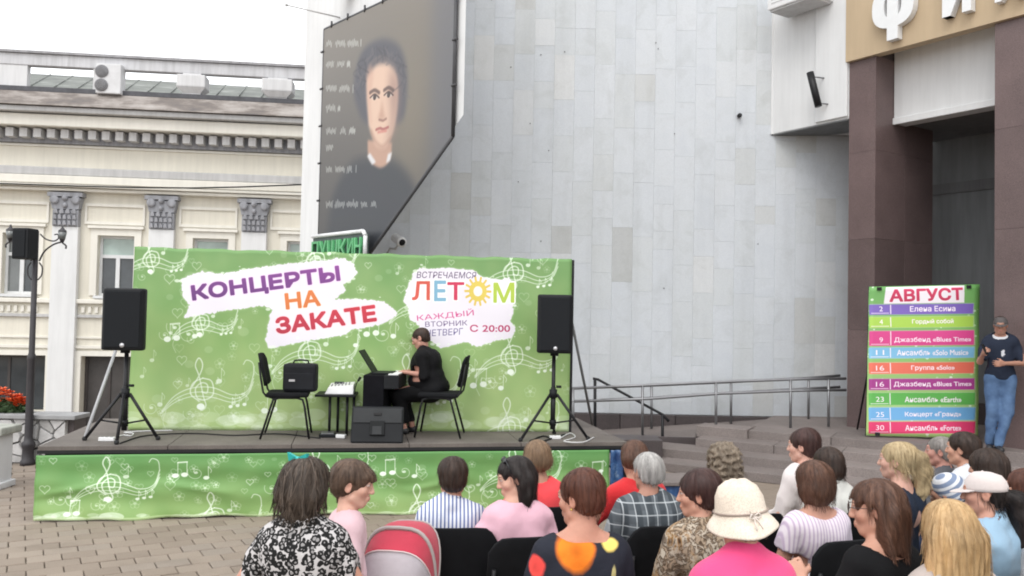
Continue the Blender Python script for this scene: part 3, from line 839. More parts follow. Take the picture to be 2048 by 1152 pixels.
# parapet: beam on piers, with open gaps that show the sky and a green roof behind
zp0, zp1, zp2 = zc(179), zc(137), zc(114)
cbx(S0, S1, .0, .22, zp1, zp2).obj('parapet_beam', m_wallpaint('weathered_white', (.60, .60, .62, 1), .16), cb, bev=.015)
cbx(S0, S1, -.03, .28, zp2+.003, zp2+.06).obj('parapet_coping', m_wallpaint('grey_coping', (.36, .355, .37, 1), .2), cb)
PIER = m_wallpaint('white_pier', (.66, .66, .67, 1), .10)
for (a, b, urn) in ((-110, 62, 0), (193, 252, 0), (360, 418, 1), (528, 590, 1), (690, 740, 1)):
    sa, sb = fc(a, 150)[0], fc(b, 150)[0]
    m = MB()
    if not urn: cbx(sa, sb, .02, .2, zp0, zp1-.003, mb=m)
    else:
        sm = (sa+sb)/2; hw = (sb-sa)/2; h = zp1-zp0
        cbx(sm-hw*.62, sm+hw*.62, .02, .24, zp0, zp1-.003, mb=m)
        m.hull2([(sm+x*hw, -.10+y*hw*.7, zp0+.02) for x, y in ((-.62, -.6), (.62, -.6), (.62, .6), (-.62, .6))], [(sm+x*hw, -.10+y*hw*.7, zp0+h*.3) for x, y in ((-.97, -1), (.97, -1), (.97, 1), (-.97, 1))])
        m.box((sm, -.10, zp0+h*.6), (hw*1.95, hw*1.41, h*.6), bev=.03)
    m.obj('parapet_pier', PIER, cb)
au = thing('air_conditioner', 'white outdoor air conditioner with two round fans on the roof parapet', 'air conditioner', CB0 + cu_*fc(221, 160, .3)[0] + cn_*.30 + Vector((0, 0, zc(190))), ca_)
hh = zc(131)-zc(190)
MB().box((0, 0, hh/2), (.56, .3, hh), bev=.02).obj('casing', simple('aged_white_metal', (.60, .60, .61, 1), .5, .08), au)
for i in range(2):
    cz = hh*(.27+.46*i); rm = Euler((R(90), 0, 0)).to_matrix()
    fan = MB().lathe([(0, .0), (.145, .0), (.15, .01), (.15, .02), (.0, .022)], (-.15, -.15, cz), 22, rm).obj('fan', simple('fan_grey', (.20, .20, .21, 1), .6), au)
    g = MB()
    for rr in (.05, .09, .13): g.ring_tube([(-.15+rr*math.cos(t*PI/10), -.178, cz+rr*math.sin(t*PI/10)) for t in range(20)], .004, 5, True)
    for t in range(6): g.cyl((-.15, -.176, cz), (-.15+.14*math.cos(t*PI/3), -.176, cz+.14*math.sin(t*PI/3)), .003, n=5)
    g.obj('fan_guard', simple('guard_grey', (.3, .3, .31, 1), .5), fan)
# green metal roof seen through the gaps
def m_roof():
    t = NT('green_metal_roof'); f = t.noise(1.5, 5, .6, t.coords((1, 3, 1)))
    t.color(t.ramp(f, [(.3, (.095, .10, .095)), (.55, (.15, .16, .145)), (.7, (.24, .25, .235))])); t.rough(.6); return t.m
rf = MB()
zr0, zr1 = zc(186), zc(142)
rf.hull2([(S0, .6, zr0-.3), (S1, .6, zr0-.3), (S1, .66, zr0-.36), (S0, .66, zr0-.36)], [(S0, 4.0, zr1+.98), (S1, 4.0, zr1+.84), (S1, 4.05, zr1+.77), (S0, 4.05, zr1+.91)])
ROOFM = m_roof(); roof = rf.obj('roof', ROOFM, cb)
s = S0+.3
while s < S1:
    MB().cyl((s, .6, zr0-.29), (s, 4.0, zr1+.98-.14*(s-S0)/(S1-S0)), .022, n=6).obj('roof_seam', ROOFM, roof)
    s += .6
MB().hull2([(S0, 4.06, zr1+.84), (S1, 4.06, zr1+.72), (S1, 7.4, -1), (S0, 7.4, -1)], [(S0, 4.08, zr1+.86), (S1, 4.08, zr1+.74), (S1, 7.5, -1), (S0, 7.5, -1)]).obj('rear_roof', GREYTRIM, cb)
# cable sagging along the facade
pts = [fc(px, py, .5) for px, py in ((-120, 358), (0, 366), (150, 371), (260, 374), (380, 375), (480, 373), (610, 368), (760, 362))]
cab = link('facade_cable', MB().ring_tube([(s_, -.42, z_) for s_, z_ in pts], .018, 6).mesh('facade_cable'), RUBBER, None, CB0, (0, 0, ca_))
tag(cab, 'thin dark cable sagging across the cream facade above the capitals', 'cable')

# ---- stone planter with orange flowers
def voronoi_cells(pts, rect):
    x0, x1, y0, y1 = rect; out = []
    for i, p in enumerate(pts):
        poly = [(x0, y0), (x1, y0), (x1, y1), (x0, y1)]
        for j, q in enumerate(pts):
            if i == j: continue
            mx, my, nx, ny = (p[0]+q[0])/2, (p[1]+q[1])/2, q[0]-p[0], q[1]-p[1]
            new = []
            for a, b in zip(poly, poly[1:]+poly[:1]):
                da, db = (a[0]-mx)*nx+(a[1]-my)*ny, (b[0]-mx)*nx+(b[1]-my)*ny
                if da <= 0: new.append(a)
                if da*db < 0: t = da/(da-db); new.append((a[0]+(b[0]-a[0])*t, a[1]+(b[1]-a[1])*t))
            poly = new
            if not poly: break
        if len(poly) > 2: out.append(poly)
    return out
pw = on_z(60, 927, 0.0); PY = pw.y
x1p = at(133, 880, PY).x; x0p = -8.6; ph = at(60, 838, PY).z
plt = thing('stone_planter', 'low planter wall of irregular pale stones with a flat grey cap', 'planter', (x1p, PY, 0))
W_ = x1p-x0p
MB().box((-W_/2, .19, ph/2-.2), (W_-.04, .30, ph+.36)).obj('core', simple('mortar', (.13, .125, .12, 1), .9, .2), plt)
r2 = random.Random(21); pts = []
nx_, nz_ = int(W_/.17), 4
for i in range(nx_):
    for j in range(nz_): pts.append((-W_+(i+.5+r2.uniform(-.42, .42))*W_/nx_, (j+.5+r2.uniform(-.42, .42))*ph/nz_))
def m_stone():
    t = NT('pale_stone'); oi = t.t.nodes.new('ShaderNodeObjectInfo')
    k = t.ramp(oi.outputs['Random'], [(0, (.38, .37, .36)), (.5, (.48, .47, .465)), (1, (.57, .56, .555))])
    n = t.ramp(t.noise(9, 6, .65), [(.3, (.72,)*3), (.65, (1.06,)*3)])
    t.color(t.mix(k, n, 1.0, 'MULTIPLY')); t.rough(.9); t.bump(t.noise(25, 5), .5, .01); return t.m
STONE = m_stone()
for poly in voronoi_cells(pts, (-W_, 0, .005, ph)):
    c = np.mean(poly, 0); P = [c+(np.array(q)-c)*.93 for q in poly]; dep = r2.uniform(.035, .06)
    m = MB().hull2([(q[0], .035, q[1]) for q in P], [((q[0]-c[0])*.88+c[0], .03-dep, (q[1]-c[1])*.88+c[1]) for q in P]); m.obj('stone', STONE, plt)
MB().box((-W_/2+.04, .15, ph+.03), (W_+.16, .40, .055), bev=.01).obj('cap', simple('grey_cap', (.30, .30, .305, 1), .8, .15), plt)
MB().box((.02, .19, ph/2), (.1, .30, ph-.01), bev=.01).obj('end_post', DARK_GRANITE, plt)
LEAF = simple('leaf_green', (.045, .085, .03, 1), .6, .5, scale=20); ORANGE = simple('orange_petals', (.72, .13, .035, 1), .6, .35, scale=25)
def plant(x, y, z, w, h, label, seed):
    r_ = random.Random(seed); root = thing('flower_plant', label, 'flowers', (x, y, z))
    lf = MB()
    for i in range(170):
        a = r_.uniform(0, 2*PI); rr = w*math.sqrt(r_.random()); zz = h*r_.uniform(.0, .62)*(1-.4*rr/w)
        c = Vector((rr*math.cos(a), .5*rr*math.sin(a), zz)); d = Vector((r_.gauss(0, 1), r_.gauss(0, 1), r_.gauss(.3, .6))).normalized(); q = d.cross(Vector((r_.gauss(0, 1), r_.gauss(0, 1), r_.gauss(0, 1)))).normalized()
        L_ = r_.uniform(.05, .09); n_ = d.cross(q)
        lf.face([c-d*L_, c+q*L_*.4+n_*.008, c+d*L_, c-q*L_*.4+n_*.008])
    lf.obj('leaves', LEAF, root)
    pt = MB()
    for i in range(150):
        a = r_.uniform(0, 2*PI); rr = w*math.sqrt(r_.random()); zz = h*(1-.5*(rr/w)**2)*r_.uniform(.62, 1.0)
        c = Vector((rr*math.cos(a), .5*rr*math.sin(a), zz))
        for k in range(5):
            b = k*2*PI/5 + r_.random(); d = Vector((math.cos(b), math.sin(b)*.8, .5)); s_ = r_.uniform(.022, .036); q = d.cross(Vector((0, 0, 1))).normalized()
            pt.face([c, c+d*s_*.7+q*s_*.5, c+d*s_*1.3, c+d*s_*.7-q*s_*.5])
    pt.obj('blossoms', ORANGE, root)
q = at(8, 832, PY+.3); plant(q.x, q.y-.12, ph+.05, .30, .34, 'dense bright orange flowers in the stone planter at the frame edge', 1)
q = at(47, 832, PY+.3); plant(q.x, q.y-.12, ph+.05, .17, .24, 'smaller clump of orange flowers beside the lamp post', 2)
# white balustrade post at the left frame edge, with a thin black bollard beside it
q = on_z(-16, 975, 0)
bp = thing('balustrade_post', 'white stone post with a moulded cap at the edge of the plaza', 'post', q)
MB().box((0, 0, .29), (.27, .27, .58), bev=.015).obj('shaft', WHITEWALL, bp); MB().box((0, 0, .63), (.40, .40, .09), bev=.025).obj('cap', m_wallpaint('mossy_cap', (.42, .43, .38, 1), .3), bp)
MB().box((0, 0, .035), (.33, .33, .07), bev=.012).obj('base', WHITEWALL, bp)
q = on_z(12, 946, 0)
bo = thing('bollard', 'thin black metal bollard beside the white post', 'bollard', q)
MB().cyl((0, 0, 0), (0, 0, .42), .032, n=12).obj('shaft', BLACKMETAL, bo); MB().lathe([(0, .42), (.045, .42), (.045, .45), (.02, .48), (0, .48)], n=12).obj('finial', BLACKMETAL, bo)
# ================================================================== STAGE
DK = 0.69
FL, FR = on_z(75, 893, DK), on_z(1256, 884, DK)
su_ = (FR-FL).normalized(); sn_ = Vector((-su_.y, su_.x, 0))          # along the front, towards the back
sang_ = math.atan2(su_.y, su_.x); SL = (FR-FL).length
stage = thing('stage', 'low outdoor stage with a dark wooden deck', 'stage', (FL.x, FL.y, 0), sang_)
def m_deck():
    t = NT('dark_deck'); f = t.noise(2.2, 6, .6); g = t.noise(60, 3)
    c = t.ramp(f, [(.3, (.10, .085, .077)), (.7, (.17, .148, .132))]); k = t.ramp(g, [(.3, (.85,)*3), (.7, (1.1,)*3)])
    t.color(t.mix(c, k, 1.0, 'MULTIPLY')); t.rough(.75); return t.m
DECK = m_deck()
STD = 2.1
npl = 5
for i in range(npl):
    MB().box((SL*(i+.5)/npl, STD/2, DK-.02), (SL/npl-.006, STD, .04), bev=.004).obj('deck_panel', DECK, stage)
MB().box((SL/2, .02, DK-.055), (SL, .05, .028)).obj('front_edge', RUBBER, stage)
fr = MB()
MB().box((SL/2, STD/2, DK-.09), (SL-.1, STD-.1, .06)).obj('frame', BLACKMETAL, stage)
for x in (.06, SL*.33, SL*.66, SL-.09):
    for y in (.12, STD-.08): MB().box((x, y, (DK-.12)/2), (.06, .06, DK-.12)).obj('leg', BLACKMETAL, stage)
def st(p): return FL + su_*p[0] + sn_*p[1] + Vector((0, 0, p[2]-DK))    # stage coords -> world
def on_plane(px, py, o, n):
    d = ray(px, py); c = Vector((0, 0, CAM_H)); return c + d*((o-c).dot(n)/d.dot(n))

# ---- printed cloth design: white doodles on a green ground
WHITE = (236, 246, 232)
def spiral(cx, cy, r0, r1, a0, a1, n=26):
    return [(cx+(r0+(r1-r0)*t)*math.cos(a0+(a1-a0)*t), cy+(r0+(r1-r0)*t)*math.sin(a0+(a1-a0)*t)) for t in np.linspace(0, 1, n)]
def bez(pts, n=24):
    """Catmull-Rom through the points"""
    P = [np.array(p, float) for p in pts]; P = [2*P[0]-P[1]] + P + [2*P[-1]-P[-2]]; out = []
    for i in range(1, len(P)-2):
        for t in np.linspace(0, 1, max(3, n//(len(P)-3)), endpoint=False):
            a, b, c, d = P[i-1:i+3]
            out.append(tuple(.5*((2*b)+(-a+c)*t+(2*a-5*b+4*c-d)*t*t+(-a+3*b-3*c+d)*t**3)))
    out.append(tuple(P[-2])); return out
class Doodle:
    def __init__(s, cv, H, k, al=.86): s.cv, s.H, s.k, s.al = cv, H, k, al     # k: canvas px per photo px
    def ln(s, pts, w, a=1.0, c=WHITE): s.cv.line(s.H(np.array(pts, float)), w*s.k*.78, c, a*s.al)
    def dt(s, x, y, r, a=1.0, sx=1.3): s.cv.dot(s.H(np.array([x, y], float)), r*s.k, WHITE, a, sx)
    def heart(s, x, y, r, a=.55):
        t = np.linspace(0, 2*PI, 30); X = 16*np.sin(t)**3/16; Y = -(13*np.cos(t)-5*np.cos(2*t)-2*np.cos(3*t)-np.cos(4*t))/16
        s.ln(np.stack([x+r*X, y+r*Y], 1), 1.9, a)
    def flower(s, x, y, r, a=.35):
        for k in range(5):
            b = k*2*PI/5-PI/2; s.ln(spiral(x+r*.55*math.cos(b), y+r*.55*math.sin(b), r*.42, r*.42, 0, 2*PI, 14), 1.5, a)
        s.dt(x, y, r*.22, a)
    def note(s, x, y, h, a=.9, two=False):
        s.dt(x, y, h*.17, a); s.ln([(x+h*.17, y), (x+h*.2, y-h)], 1.8, a)
        if two:
            s.dt(x+h*.62, y-h*.08, h*.17, a); s.ln([(x+h*.79, y-h*.08), (x+h*.82, y-h*1.05)], 1.8, a); s.ln([(x+h*.2, y-h), (x+h*.82, y-h*1.05)], 4, a)
        else: s.ln(bez([(x+h*.2, y-h), (x+h*.42, y-h*.7), (x+h*.36, y-h*.45)], 10), 1.8, a)
    def curl(s, x, y, r, a=.55, f=1):
        s.ln([(x+f*(px-x), py) for px, py in spiral(x, y, r*1.0, r*.12, PI*1.15, -PI*1.25)], 1.8, a); s.dt(x, y, r*.16, a)
    def clef(s, x, y, h, a=.98, staff=True):
        q = h/80.0
        s.ln(bez([(x+1*q, y+10*q), (x+11*q, y+12*q), (x+12*q, y-3*q), (x+1*q, y-7*q), (x-11*q, y+4*q), (x-7*q, y+22*q), (x+8*q, y+25*q), (x+23*q, y+14*q), (x+20*q, y-10*q), (x+3*q, y-16*q)], 46), 3.2, a)
        s.ln(bez([(x+3*q, y-16*q), (x-16*q, y-6*q), (x-20*q, y+14*q), (x-4*q, y+28*q)], 20), 3.2, a)
        s.ln(bez([(x-17*q, y+0*q), (x-2*q, y-24*q), (x+3*q, y-42*q), (x-4*q, y-54*q), (x-11*q, y-40*q), (x-4*q, y-20*q), (x+4*q, y+18*q), (x+9*q, y+36*q), (x+1*q, y+45*q), (x-5*q, y+38*q)], 46), 3.2, a)
        s.dt(x-1*q, y+38*q, 5.5*q, a)
        if staff:
            for dy, w in ((0, 2.6), (7, 2.2), (13, 2.2)):
                s.ln(bez([(x-74*q, y+46*q+dy*.3), (x-50*q, y+18*q+dy), (x-18*q, y+3*q+dy*1.3), (x+22*q, y+2*q+dy*1.5), (x+60*q, y+16*q+dy*1.1), (x+88*q, y+8*q+dy*.6), (x+100*q, y-24*q+dy*1.2)], 40), w, a*.9)
            s.ln(bez([(x+100*q, y-24*q), (x+98*q, y-44*q), (x+86*q, y-50*q), (x+80*q, y-42*q)], 14), 2.4, a*.85)
            for k in range(3): s.note(x+(56+k*13)*q, y+38*q-k*2*q, 17*q, a*.9)
            s.note(x+34*q, y-10*q, 24*q, a*.7)
            s.ln(bez([(x-66*q, y+46*q), (x-72*q, y+66*q), (x-64*q, y+86*q)], 12), 1.8, a*.6)
            s.curl(x-94*q, y+40*q, 15*q, a*.6); s.note(x-78*q, y+34*q, 22*q, a*.65)
            s.curl(x-22*q, y+52*q, 12*q, a*.5)
def green_ground(w, h, top, mid, bot):
    cv = Canvas(w, h); g = np.linspace(0, 1, h, dtype=np.float32)[:, None, None]
    t, m, b = (np.array(c, np.float32)/255 for c in (top, mid, bot))
    cv.a = np.broadcast_to(np.where(g < .5, t+(m-t)*g*2, m+(b-m)*(g*2-1)), (h, w, 3)).copy()
    r_ = np.random.default_rng(4)
    n = r_.random((h//40+2, w//40+2)).astype(np.float32); n = box_blur(np.kron(n, np.ones((40, 40), np.float32))[:h, :w], 22)
    cv.a += (n-.5)[..., None]*np.array([.09, .05, .06], np.float32); return cv

# ---- backdrop: frame with printed cloth
BL, BR = on_z(259, 859, DK), on_z(1136, 863, DK)
bu = (BR-BL); bu.z = 0; BW = bu.length; bu.normalize(); bnv = Vector((bu.y, -bu.x, 0))     # towards the viewer
BHt = on_plane(268, 495, BL, bnv).z; BHr = on_plane(1139, 520, BL, bnv).z
corners = [(268, 495), (1140, 520), (1136, 862), (258, 858)]
CW, CH = 1760, 660
HB = homography(corners, [(0, 0), (CW, 0), (CW, CH), (0, CH)])
def paint_backdrop():
    cv = green_ground(CW, CH, (118, 156, 98), (137, 170, 104), (174, 197, 132))
    d = Doodle(cv, HB, CW/872.0, .68); r_ = random.Random(12)
    for i in range(240):
        x, y = r_.uniform(270, 1136), r_.uniform(500, 855); q = r_.random()
        if q < .35: d.heart(x, y, r_.uniform(5, 11), r_.uniform(.25, .7))
        elif q < .8: d.flower(x, y, r_.uniform(6, 14), r_.uniform(.12, .42))
        elif q < .9: d.dt(x, y, r_.uniform(4, 9), .12)
        else: d.note(x, y, r_.uniform(12, 20), .5)
    for x, y, h in ((403, 772, 84), (617, 698, 80), (1020, 706, 78), (1022, 540, 72), (628, 518, 66), (815, 765, 84), (1016, 848, 80), (300, 515, 60), (838, 606, 66), (400, 640, 60)): d.clef(x, y, h)
    for x, y, h in ((335, 678, 30), (732, 668, 30), (945, 770, 32), (530, 820, 30), (1090, 640, 28)): d.note(x, y, h, .9, True)
    for x, y, r in ((350, 655, 18), (378, 668, 18), (765, 668, 18), (978, 762, 18), (560, 745, 15), (935, 735, 16)): d.curl(x, y, r, .7)
    for x, y, h in ((390, 672, 24), (785, 672, 26), (1000, 775, 26), (710, 690, 22)): d.note(x, y, h, .9)
    # pale splashes along the bottom hem
    for i in range(90):
        x = r_.uniform(262, 1134); d.dt(x, r_.uniform(826, 858), r_.uniform(3, 12), r_.uniform(.08, .3), 2.2)
    r3 = np.random.default_rng(8)
    def paper(poly, jag=2.4):
        P = [np.array(p, float) for p in poly]; out = []
        for a, b in zip(P, P[1:]+P[:1]):
            n = max(2, int(np.hypot(*(b-a))/3))
            for t in np.linspace(0, 1, n, endpoint=False): out.append(a+(b-a)*t+r3.normal(0, jag*.45, 2))
        Q = HB(np.array(out)); cv.fill(Q, (214, 232, 205), .75, 2, 4); cv.fill(Q, (232, 228, 236), 1.0)
        for i in range(26):
            a = out[r3.integers(len(out))]; d.dt(a[0]+r3.normal(0, 5), a[1]+r3.normal(0, 4), r3.uniform(.8, 3.2), .7, 1.8)
    paper([(361, 562), (374, 552), (405, 544), (440, 549), (485, 541), (560, 530), (640, 522), (688, 517), (704, 528), (713, 546), (700, 562), (684, 570), (692, 581), (667, 599), (745, 600), (770, 605), (794, 626), (780, 640), (758, 650), (700, 660), (690, 669), (600, 684), (536, 697), (531, 680), (540, 632), (546, 620), (530, 611), (440, 623), (369, 637), (379, 611), (364, 590)])
    paper([(826, 547), (838, 538), (900, 537), (942, 541), (965, 556), (1000, 561), (1017, 554), (1029, 590), (1023, 612), (1025, 627), (1019, 641), (1029, 655), (1022, 676), (990, 681), (952, 694), (930, 683), (880, 697), (845, 668), (834, 650), (819, 640), (815, 620), (806, 601), (812, 575), (820, 560)])
    w = lambda *a, **k: write(cv, HB, *a, **k)
    PUR, PUR2, ORA, RED = (140, 74, 150), (92, 56, 112), (222, 128, 72), (204, 58, 74)
    w('КОНЦЕРТЫ', (385, 608), (681, 568), 37, PUR, bold=.055, outline=((238, 214, 240), .05), shade=PUR2)
    w('НА', (571, 620), (641, 612), 33, ORA, bold=.05, outline=((250, 232, 220), .05), shade=(206, 116, 60))
    w('ЗАКАТЕ', (553, 669), (753, 643), 34, RED, bold=.06, outline=((248, 216, 222), .05), shade=(170, 48, 70))
    w('ВСТРЕЧАЕМСЯ', (831, 557), (950, 558), 13, (86, 70, 102), bold=.012, shear=.12)
    for ch, x0, x1, yb, h, c in (('Л', 822, 858, 601, 38, (212, 92, 78)), ('Е', 866, 890, 603, 41, (130, 178, 204)), ('Т', 892, 926, 601, 36, (206, 58, 92)), ('М', 984, 1026, 606, 40, (176, 200, 76))):
        w(ch, (x0, yb), (x1, yb), h, c, bold=.03, outline=((244, 244, 242), .07))
    c0 = HB(np.array([953, 583.0])); k = CW/872.0
    for i in range(14):
        a = i*2*PI/14; e = np.array([math.cos(a), math.sin(a)]); cv.line([c0+e*19*k, c0+e*26*k], 4.2*k, (222, 194, 92))
    cv.dot(c0, 19*k, (222, 200, 96), 1, .95); cv.dot(c0, 9.5*k, (240, 236, 232), 1, .95)
    w('КАЖДЫЙ', (833, 644), (946, 633), 16, (206, 76, 140), bold=-.004, outline=((240, 226, 236), .03))
    w('ВТОРНИК', (849, 654), (933, 651), 10.5, (104, 84, 128), bold=.004)
    w('ЧЕТВЕРГ', (851, 673), (925, 669), 13, (104, 94, 142), bold=.004, shear=.1)
    w('С 20:00', (938, 664), (1018, 664), 14.5, (176, 44, 96), bold=.03, outline=((244, 226, 236), .03))
    return cv.image('backdrop_print')
BACKPRINT = print_mat('backdrop_cloth', paint_backdrop(), .6, .1)
bd = thing('stage_backdrop', 'wide green concert backdrop printed with white music doodles and purple and red lettering', 'backdrop', (BL.x, BL.y, DK))
def cloth_grid(nx, nz, fn, uvf=None):
    V, UV, F = [], [], []
    for j in range(nz+1):
        for i in range(nx+1):
            u, v = i/nx, j/nz; V.append(fn(u, v)); UV.append((u, v))
    for j in range(nz):
        for i in range(nx):
            a = j*(nx+1)+i; F.append((a, a+1, a+nx+2, a+nx+1))
    return np.array(V), np.array(F), np.array(UV)
def back_fn(u, v):
    h = (BHt-DK) + ((BHr-DK)-(BHt-DK))*u
    edge = .005*math.sin(u*47)+.004*math.sin(u*101+1)
    z = v*h + (edge if v > .97 else 0)
    w = .008*math.sin(u*19+v*5)*math.sin(v*9+u*3) + .006*math.sin(u*63+v*11) + .010*math.exp(-((v-.03)/.05)**2)*math.sin(u*80)
    p = bu*(u*BW) + bnv*(w+.05); return (p.x, p.y, z+.004)
V, F, UV = cloth_grid(120, 50, back_fn)
cl = link('cloth', np_mesh('cloth', V, F, True, UV), BACKPRINT, bd)
md = cl.modifiers.new('thick', 'SOLIDIFY'); md.thickness = .004; md.offset = -1
P0, P1 = Vector((0, 0, 0)), bu*BW
for p, hgt in ((Vector((0, 0, 0))+bu*.02, BHt-DK), (bu*(BW*.5), (BHt+BHr)/2-DK), (P1+bu*.012, BHr-DK)):
    MB().box((p.x, p.y, hgt/2), (.045, .045, hgt), rot=(0, 0, math.atan2(bu.y, bu.x))).obj('post', BLACKMETAL, bd)
c = bu*(BW/2); MB().box((c.x, c.y, (BHt+BHr)/2-DK-.03), (BW, .04, .04), rot=(0, math.atan2(BHt-BHr, BW), math.atan2(bu.y, bu.x))).obj('top_bar', BLACKMETAL, bd)
a_, b_ = on_plane(229, 706, BL-bnv*.05, bnv), on_plane(167, 882, BL-bnv*.05, bnv)
# braces: slanting grey tubes tied to the posts
def brace(px0, py0, px1, py1, off0, z1, mat):
    a = on_plane(px0, py0, BL+bnv*off0, bnv)-bd.location; b = on_z(px1, py1, z1)-bd.location
    MB().cyl(a, b, .017, n=8).obj('brace', mat, bd)
brace(1143, 640, 1192, 885, -.06, DK-.25, simple('grey_tube', (.13, .13, .135, 1), .45, .1))
brace(231, 702, 168, 880, .02, DK, simple('pale_tube', (.38, .38, .39, 1), .4, .1))

# ---- skirt of the stage front: hanging printed cloth with folds and a loose hem
skc = [(77, 897), (1218, 893), (1212, 1022), (71, 1045)]
SW_, SH_ = 1900, 240
HS = homography(skc, [(0, 0), (SW_, 0), (SW_, SH_), (0, SH_)])
def paint_skirt():
    cv = green_ground(SW_, SH_, (96, 146, 82), (113, 154, 88), (144, 174, 106))
    d = Doodle(cv, HS, SW_/1141.0, .78); r_ = random.Random(5)
    for i in range(135):
        x, y = r_.uniform(80, 1212), r_.uniform(902, 1035); q = r_.random()
        if q < .45: d.heart(x, y, r_.uniform(6, 11), r_.uniform(.3, .75))
        elif q < .9: d.flower(x, y, r_.uniform(7, 13), r_.uniform(.15, .5))
        else: d.dt(x, y, r_.uniform(4, 8), .12)
    for x, y, h in ((222, 957, 82), (430, 1035, 78), (642, 935, 80), (840, 1020, 80), (1030, 938, 74), (1120, 1025, 70)): d.clef(x, y, h)
    for x, y, h in ((356, 945, 30), (770, 942, 30), (1178, 950, 30), (140, 1030, 30)): d.note(x, y, h, .95, True)
    for x, y, r in ((398, 938, 18), (150, 1000, 15), (812, 938, 18), (985, 985, 17)): d.curl(x, y, r, .7)
    for x, y, h in ((418, 950, 26), (832, 948, 26), (1200, 940, 24)): d.note(x, y, h, .9)
    for i in range(70):
        x = r_.uniform(75, 1212); d.dt(x, r_.uniform(1030, 1046), r_.uniform(3, 10), r_.uniform(.2, .55), 2.4)
    cv.a[-10:] = cv.a[-10:]*.4 + np.array([.82, .90, .70])*.6
    return cv.image('skirt_print')
SKP = print_mat('skirt_cloth', paint_skirt(), .55, .1)
SKW = (on_plane(1218, 893, FL, -sn_)-FL).dot(su_)
def skirt_fn(u, v):                         # v = 0 bottom
    hem = (1-v)
    w = .012*math.sin(u*23+1.3*v)*(1-.4*v) + .014*hem*math.sin(u*55+2*math.sin(v*4)) + .03*hem**2*(math.sin(u*13)+.4) + .010*math.sin(9*u+14*v)*(v*(1-v)*4)
    w += .022*math.exp(-((v-.62+.5*abs(((u*3.2) % 1)-.5))/.05)**2)*(.4+.6*math.sin(u*31))
    z = .012 + v*(DK-.09) + (.014*math.sin(u*29)+.010*math.sin(u*67))*hem**3*.5
    return (u*SKW, -.022-max(w, -.012), z)
V, F, UV = cloth_grid(220, 26, skirt_fn)
sk = link('stage_skirt', np_mesh('skirt', V, F, True, UV), SKP, None, (FL.x, FL.y, 0), (0, 0, sang_))
tag(sk, 'green printed cloth skirt with white clefs and hearts hanging from the stage front', 'cloth')
md = sk.modifiers.new('thick', 'SOLIDIFY'); md.thickness = .003; md.offset = -1
def m_blue():
    t = NT('blue_banner'); f = t.noise(7, 4, .6); t.color(t.ramp(f, [(.4, (.012, .04, .13)), (.55, (.03, .09, .22)), (.68, (.25, .32, .42))])); t.rough(.5); return t.m
BLUEB = m_blue()
V, F, UV = cloth_grid(12, 14, lambda u, v: (SKW+.012+u*(SL-SKW-.06), -.02-.012*math.sin(u*9), .03+v*(DK-.11)))
bb = link('blue_side_cloth', np_mesh('blue', V, F, True, UV), BLUEB, None, (FL.x, FL.y, 0), (0, 0, sang_))
tag(bb, 'narrow dark blue cloth hanging beside the green skirt at the stage end', 'cloth')
md = bb.modifiers.new('thick', 'SOLIDIFY'); md.thickness = .003
MB().box((SL-.03, -.035, (DK-.08)/2), (.035, .035, DK-.08)).obj('corner_post', BLACKMETAL, stage)
# portable stage step with a blue side behind the plaid shirt
q = on_z(1335, 985, .0); q.y = 8.5; q.x = (1335-1024)/FOC*8.5
ps = thing('portable_step', 'grey portable step with blue cloth sides at the end of the stage', 'step', (q.x, q.y, 0), R(8))
MB().box((0, 0, .40), (.62, .5, .035), bev=.006).obj('tread', GREY_GRANITE, ps); MB().box((0, 0, .19), (.56, .44, .37), bev=.01).obj('side_cloth', BLUEB, ps)
MB().box((-.25, -.46, .22), (.5, .4, .035), bev=.006).obj('tread', GREY_GRANITE, ps); MB().box((-.25, -.44, .10), (.46, .36, .2), bev=.01).obj('side_cloth', BLUEB, ps)

# ---- loudspeakers on tripods
def m_grille():
    t = NT('speaker_grille'); v = t.voro(180); t.color((.008, .0095, .012, 1)); t.rough(.6, spec=.2); t.bump(v.outputs['Distance'], .4, .003); return t.m
GRILLE = m_grille()
BADGE = simple('silver_badge', (.5, .5, .52, 1), .3, .05, metal=.6)
def loudspeaker(px0, px1, py0, py1, y, yaw, label):
    a, b = at(px0, py1, y), at(px1, py0, y); w = b.x-a.x; h = b.z-a.z; c = Vector(((a.x+b.x)/2, y, a.z))
    root = thing('loudspeaker', label, 'loudspeaker', c, yaw, 'loudspeakers on tripod stands')
    hw = w/2*.97
    # trapezoid cabinet with rounded vertical edges and top
    prof = [(-hw, 0.0), (-hw+.03, -.035), (hw-.03, -.035), (hw, 0.0), (hw, .06), (hw*.62, .30), (-hw*.62, .30), (-hw, .06)]
    m = MB(); m.hull2([(x, y_, .0) for x, y_ in prof], [(x, y_, h) for x, y_ in prof]); m.obj('cabinet', BLACKPLASTIC, root, bev=.022)
    m = MB(); m.box((0, -.041, h*.5), (2*hw-.07, .016, h-.06), bev=.02); m.obj('grille', GRILLE, root)
    MB().lathe([(0, 0), (.022, 0), (.022, .006), (0, .006)], (hw*.05, -.049, h*.085), 16, Euler((R(90), 0, 0)).to_matrix()).obj('badge', BADGE, root)
    MB().cyl((0, .1, -.03), (0, .1, .0), .045, n=16).obj('pole_cup', BLACKPLASTIC, root)
    return root, c
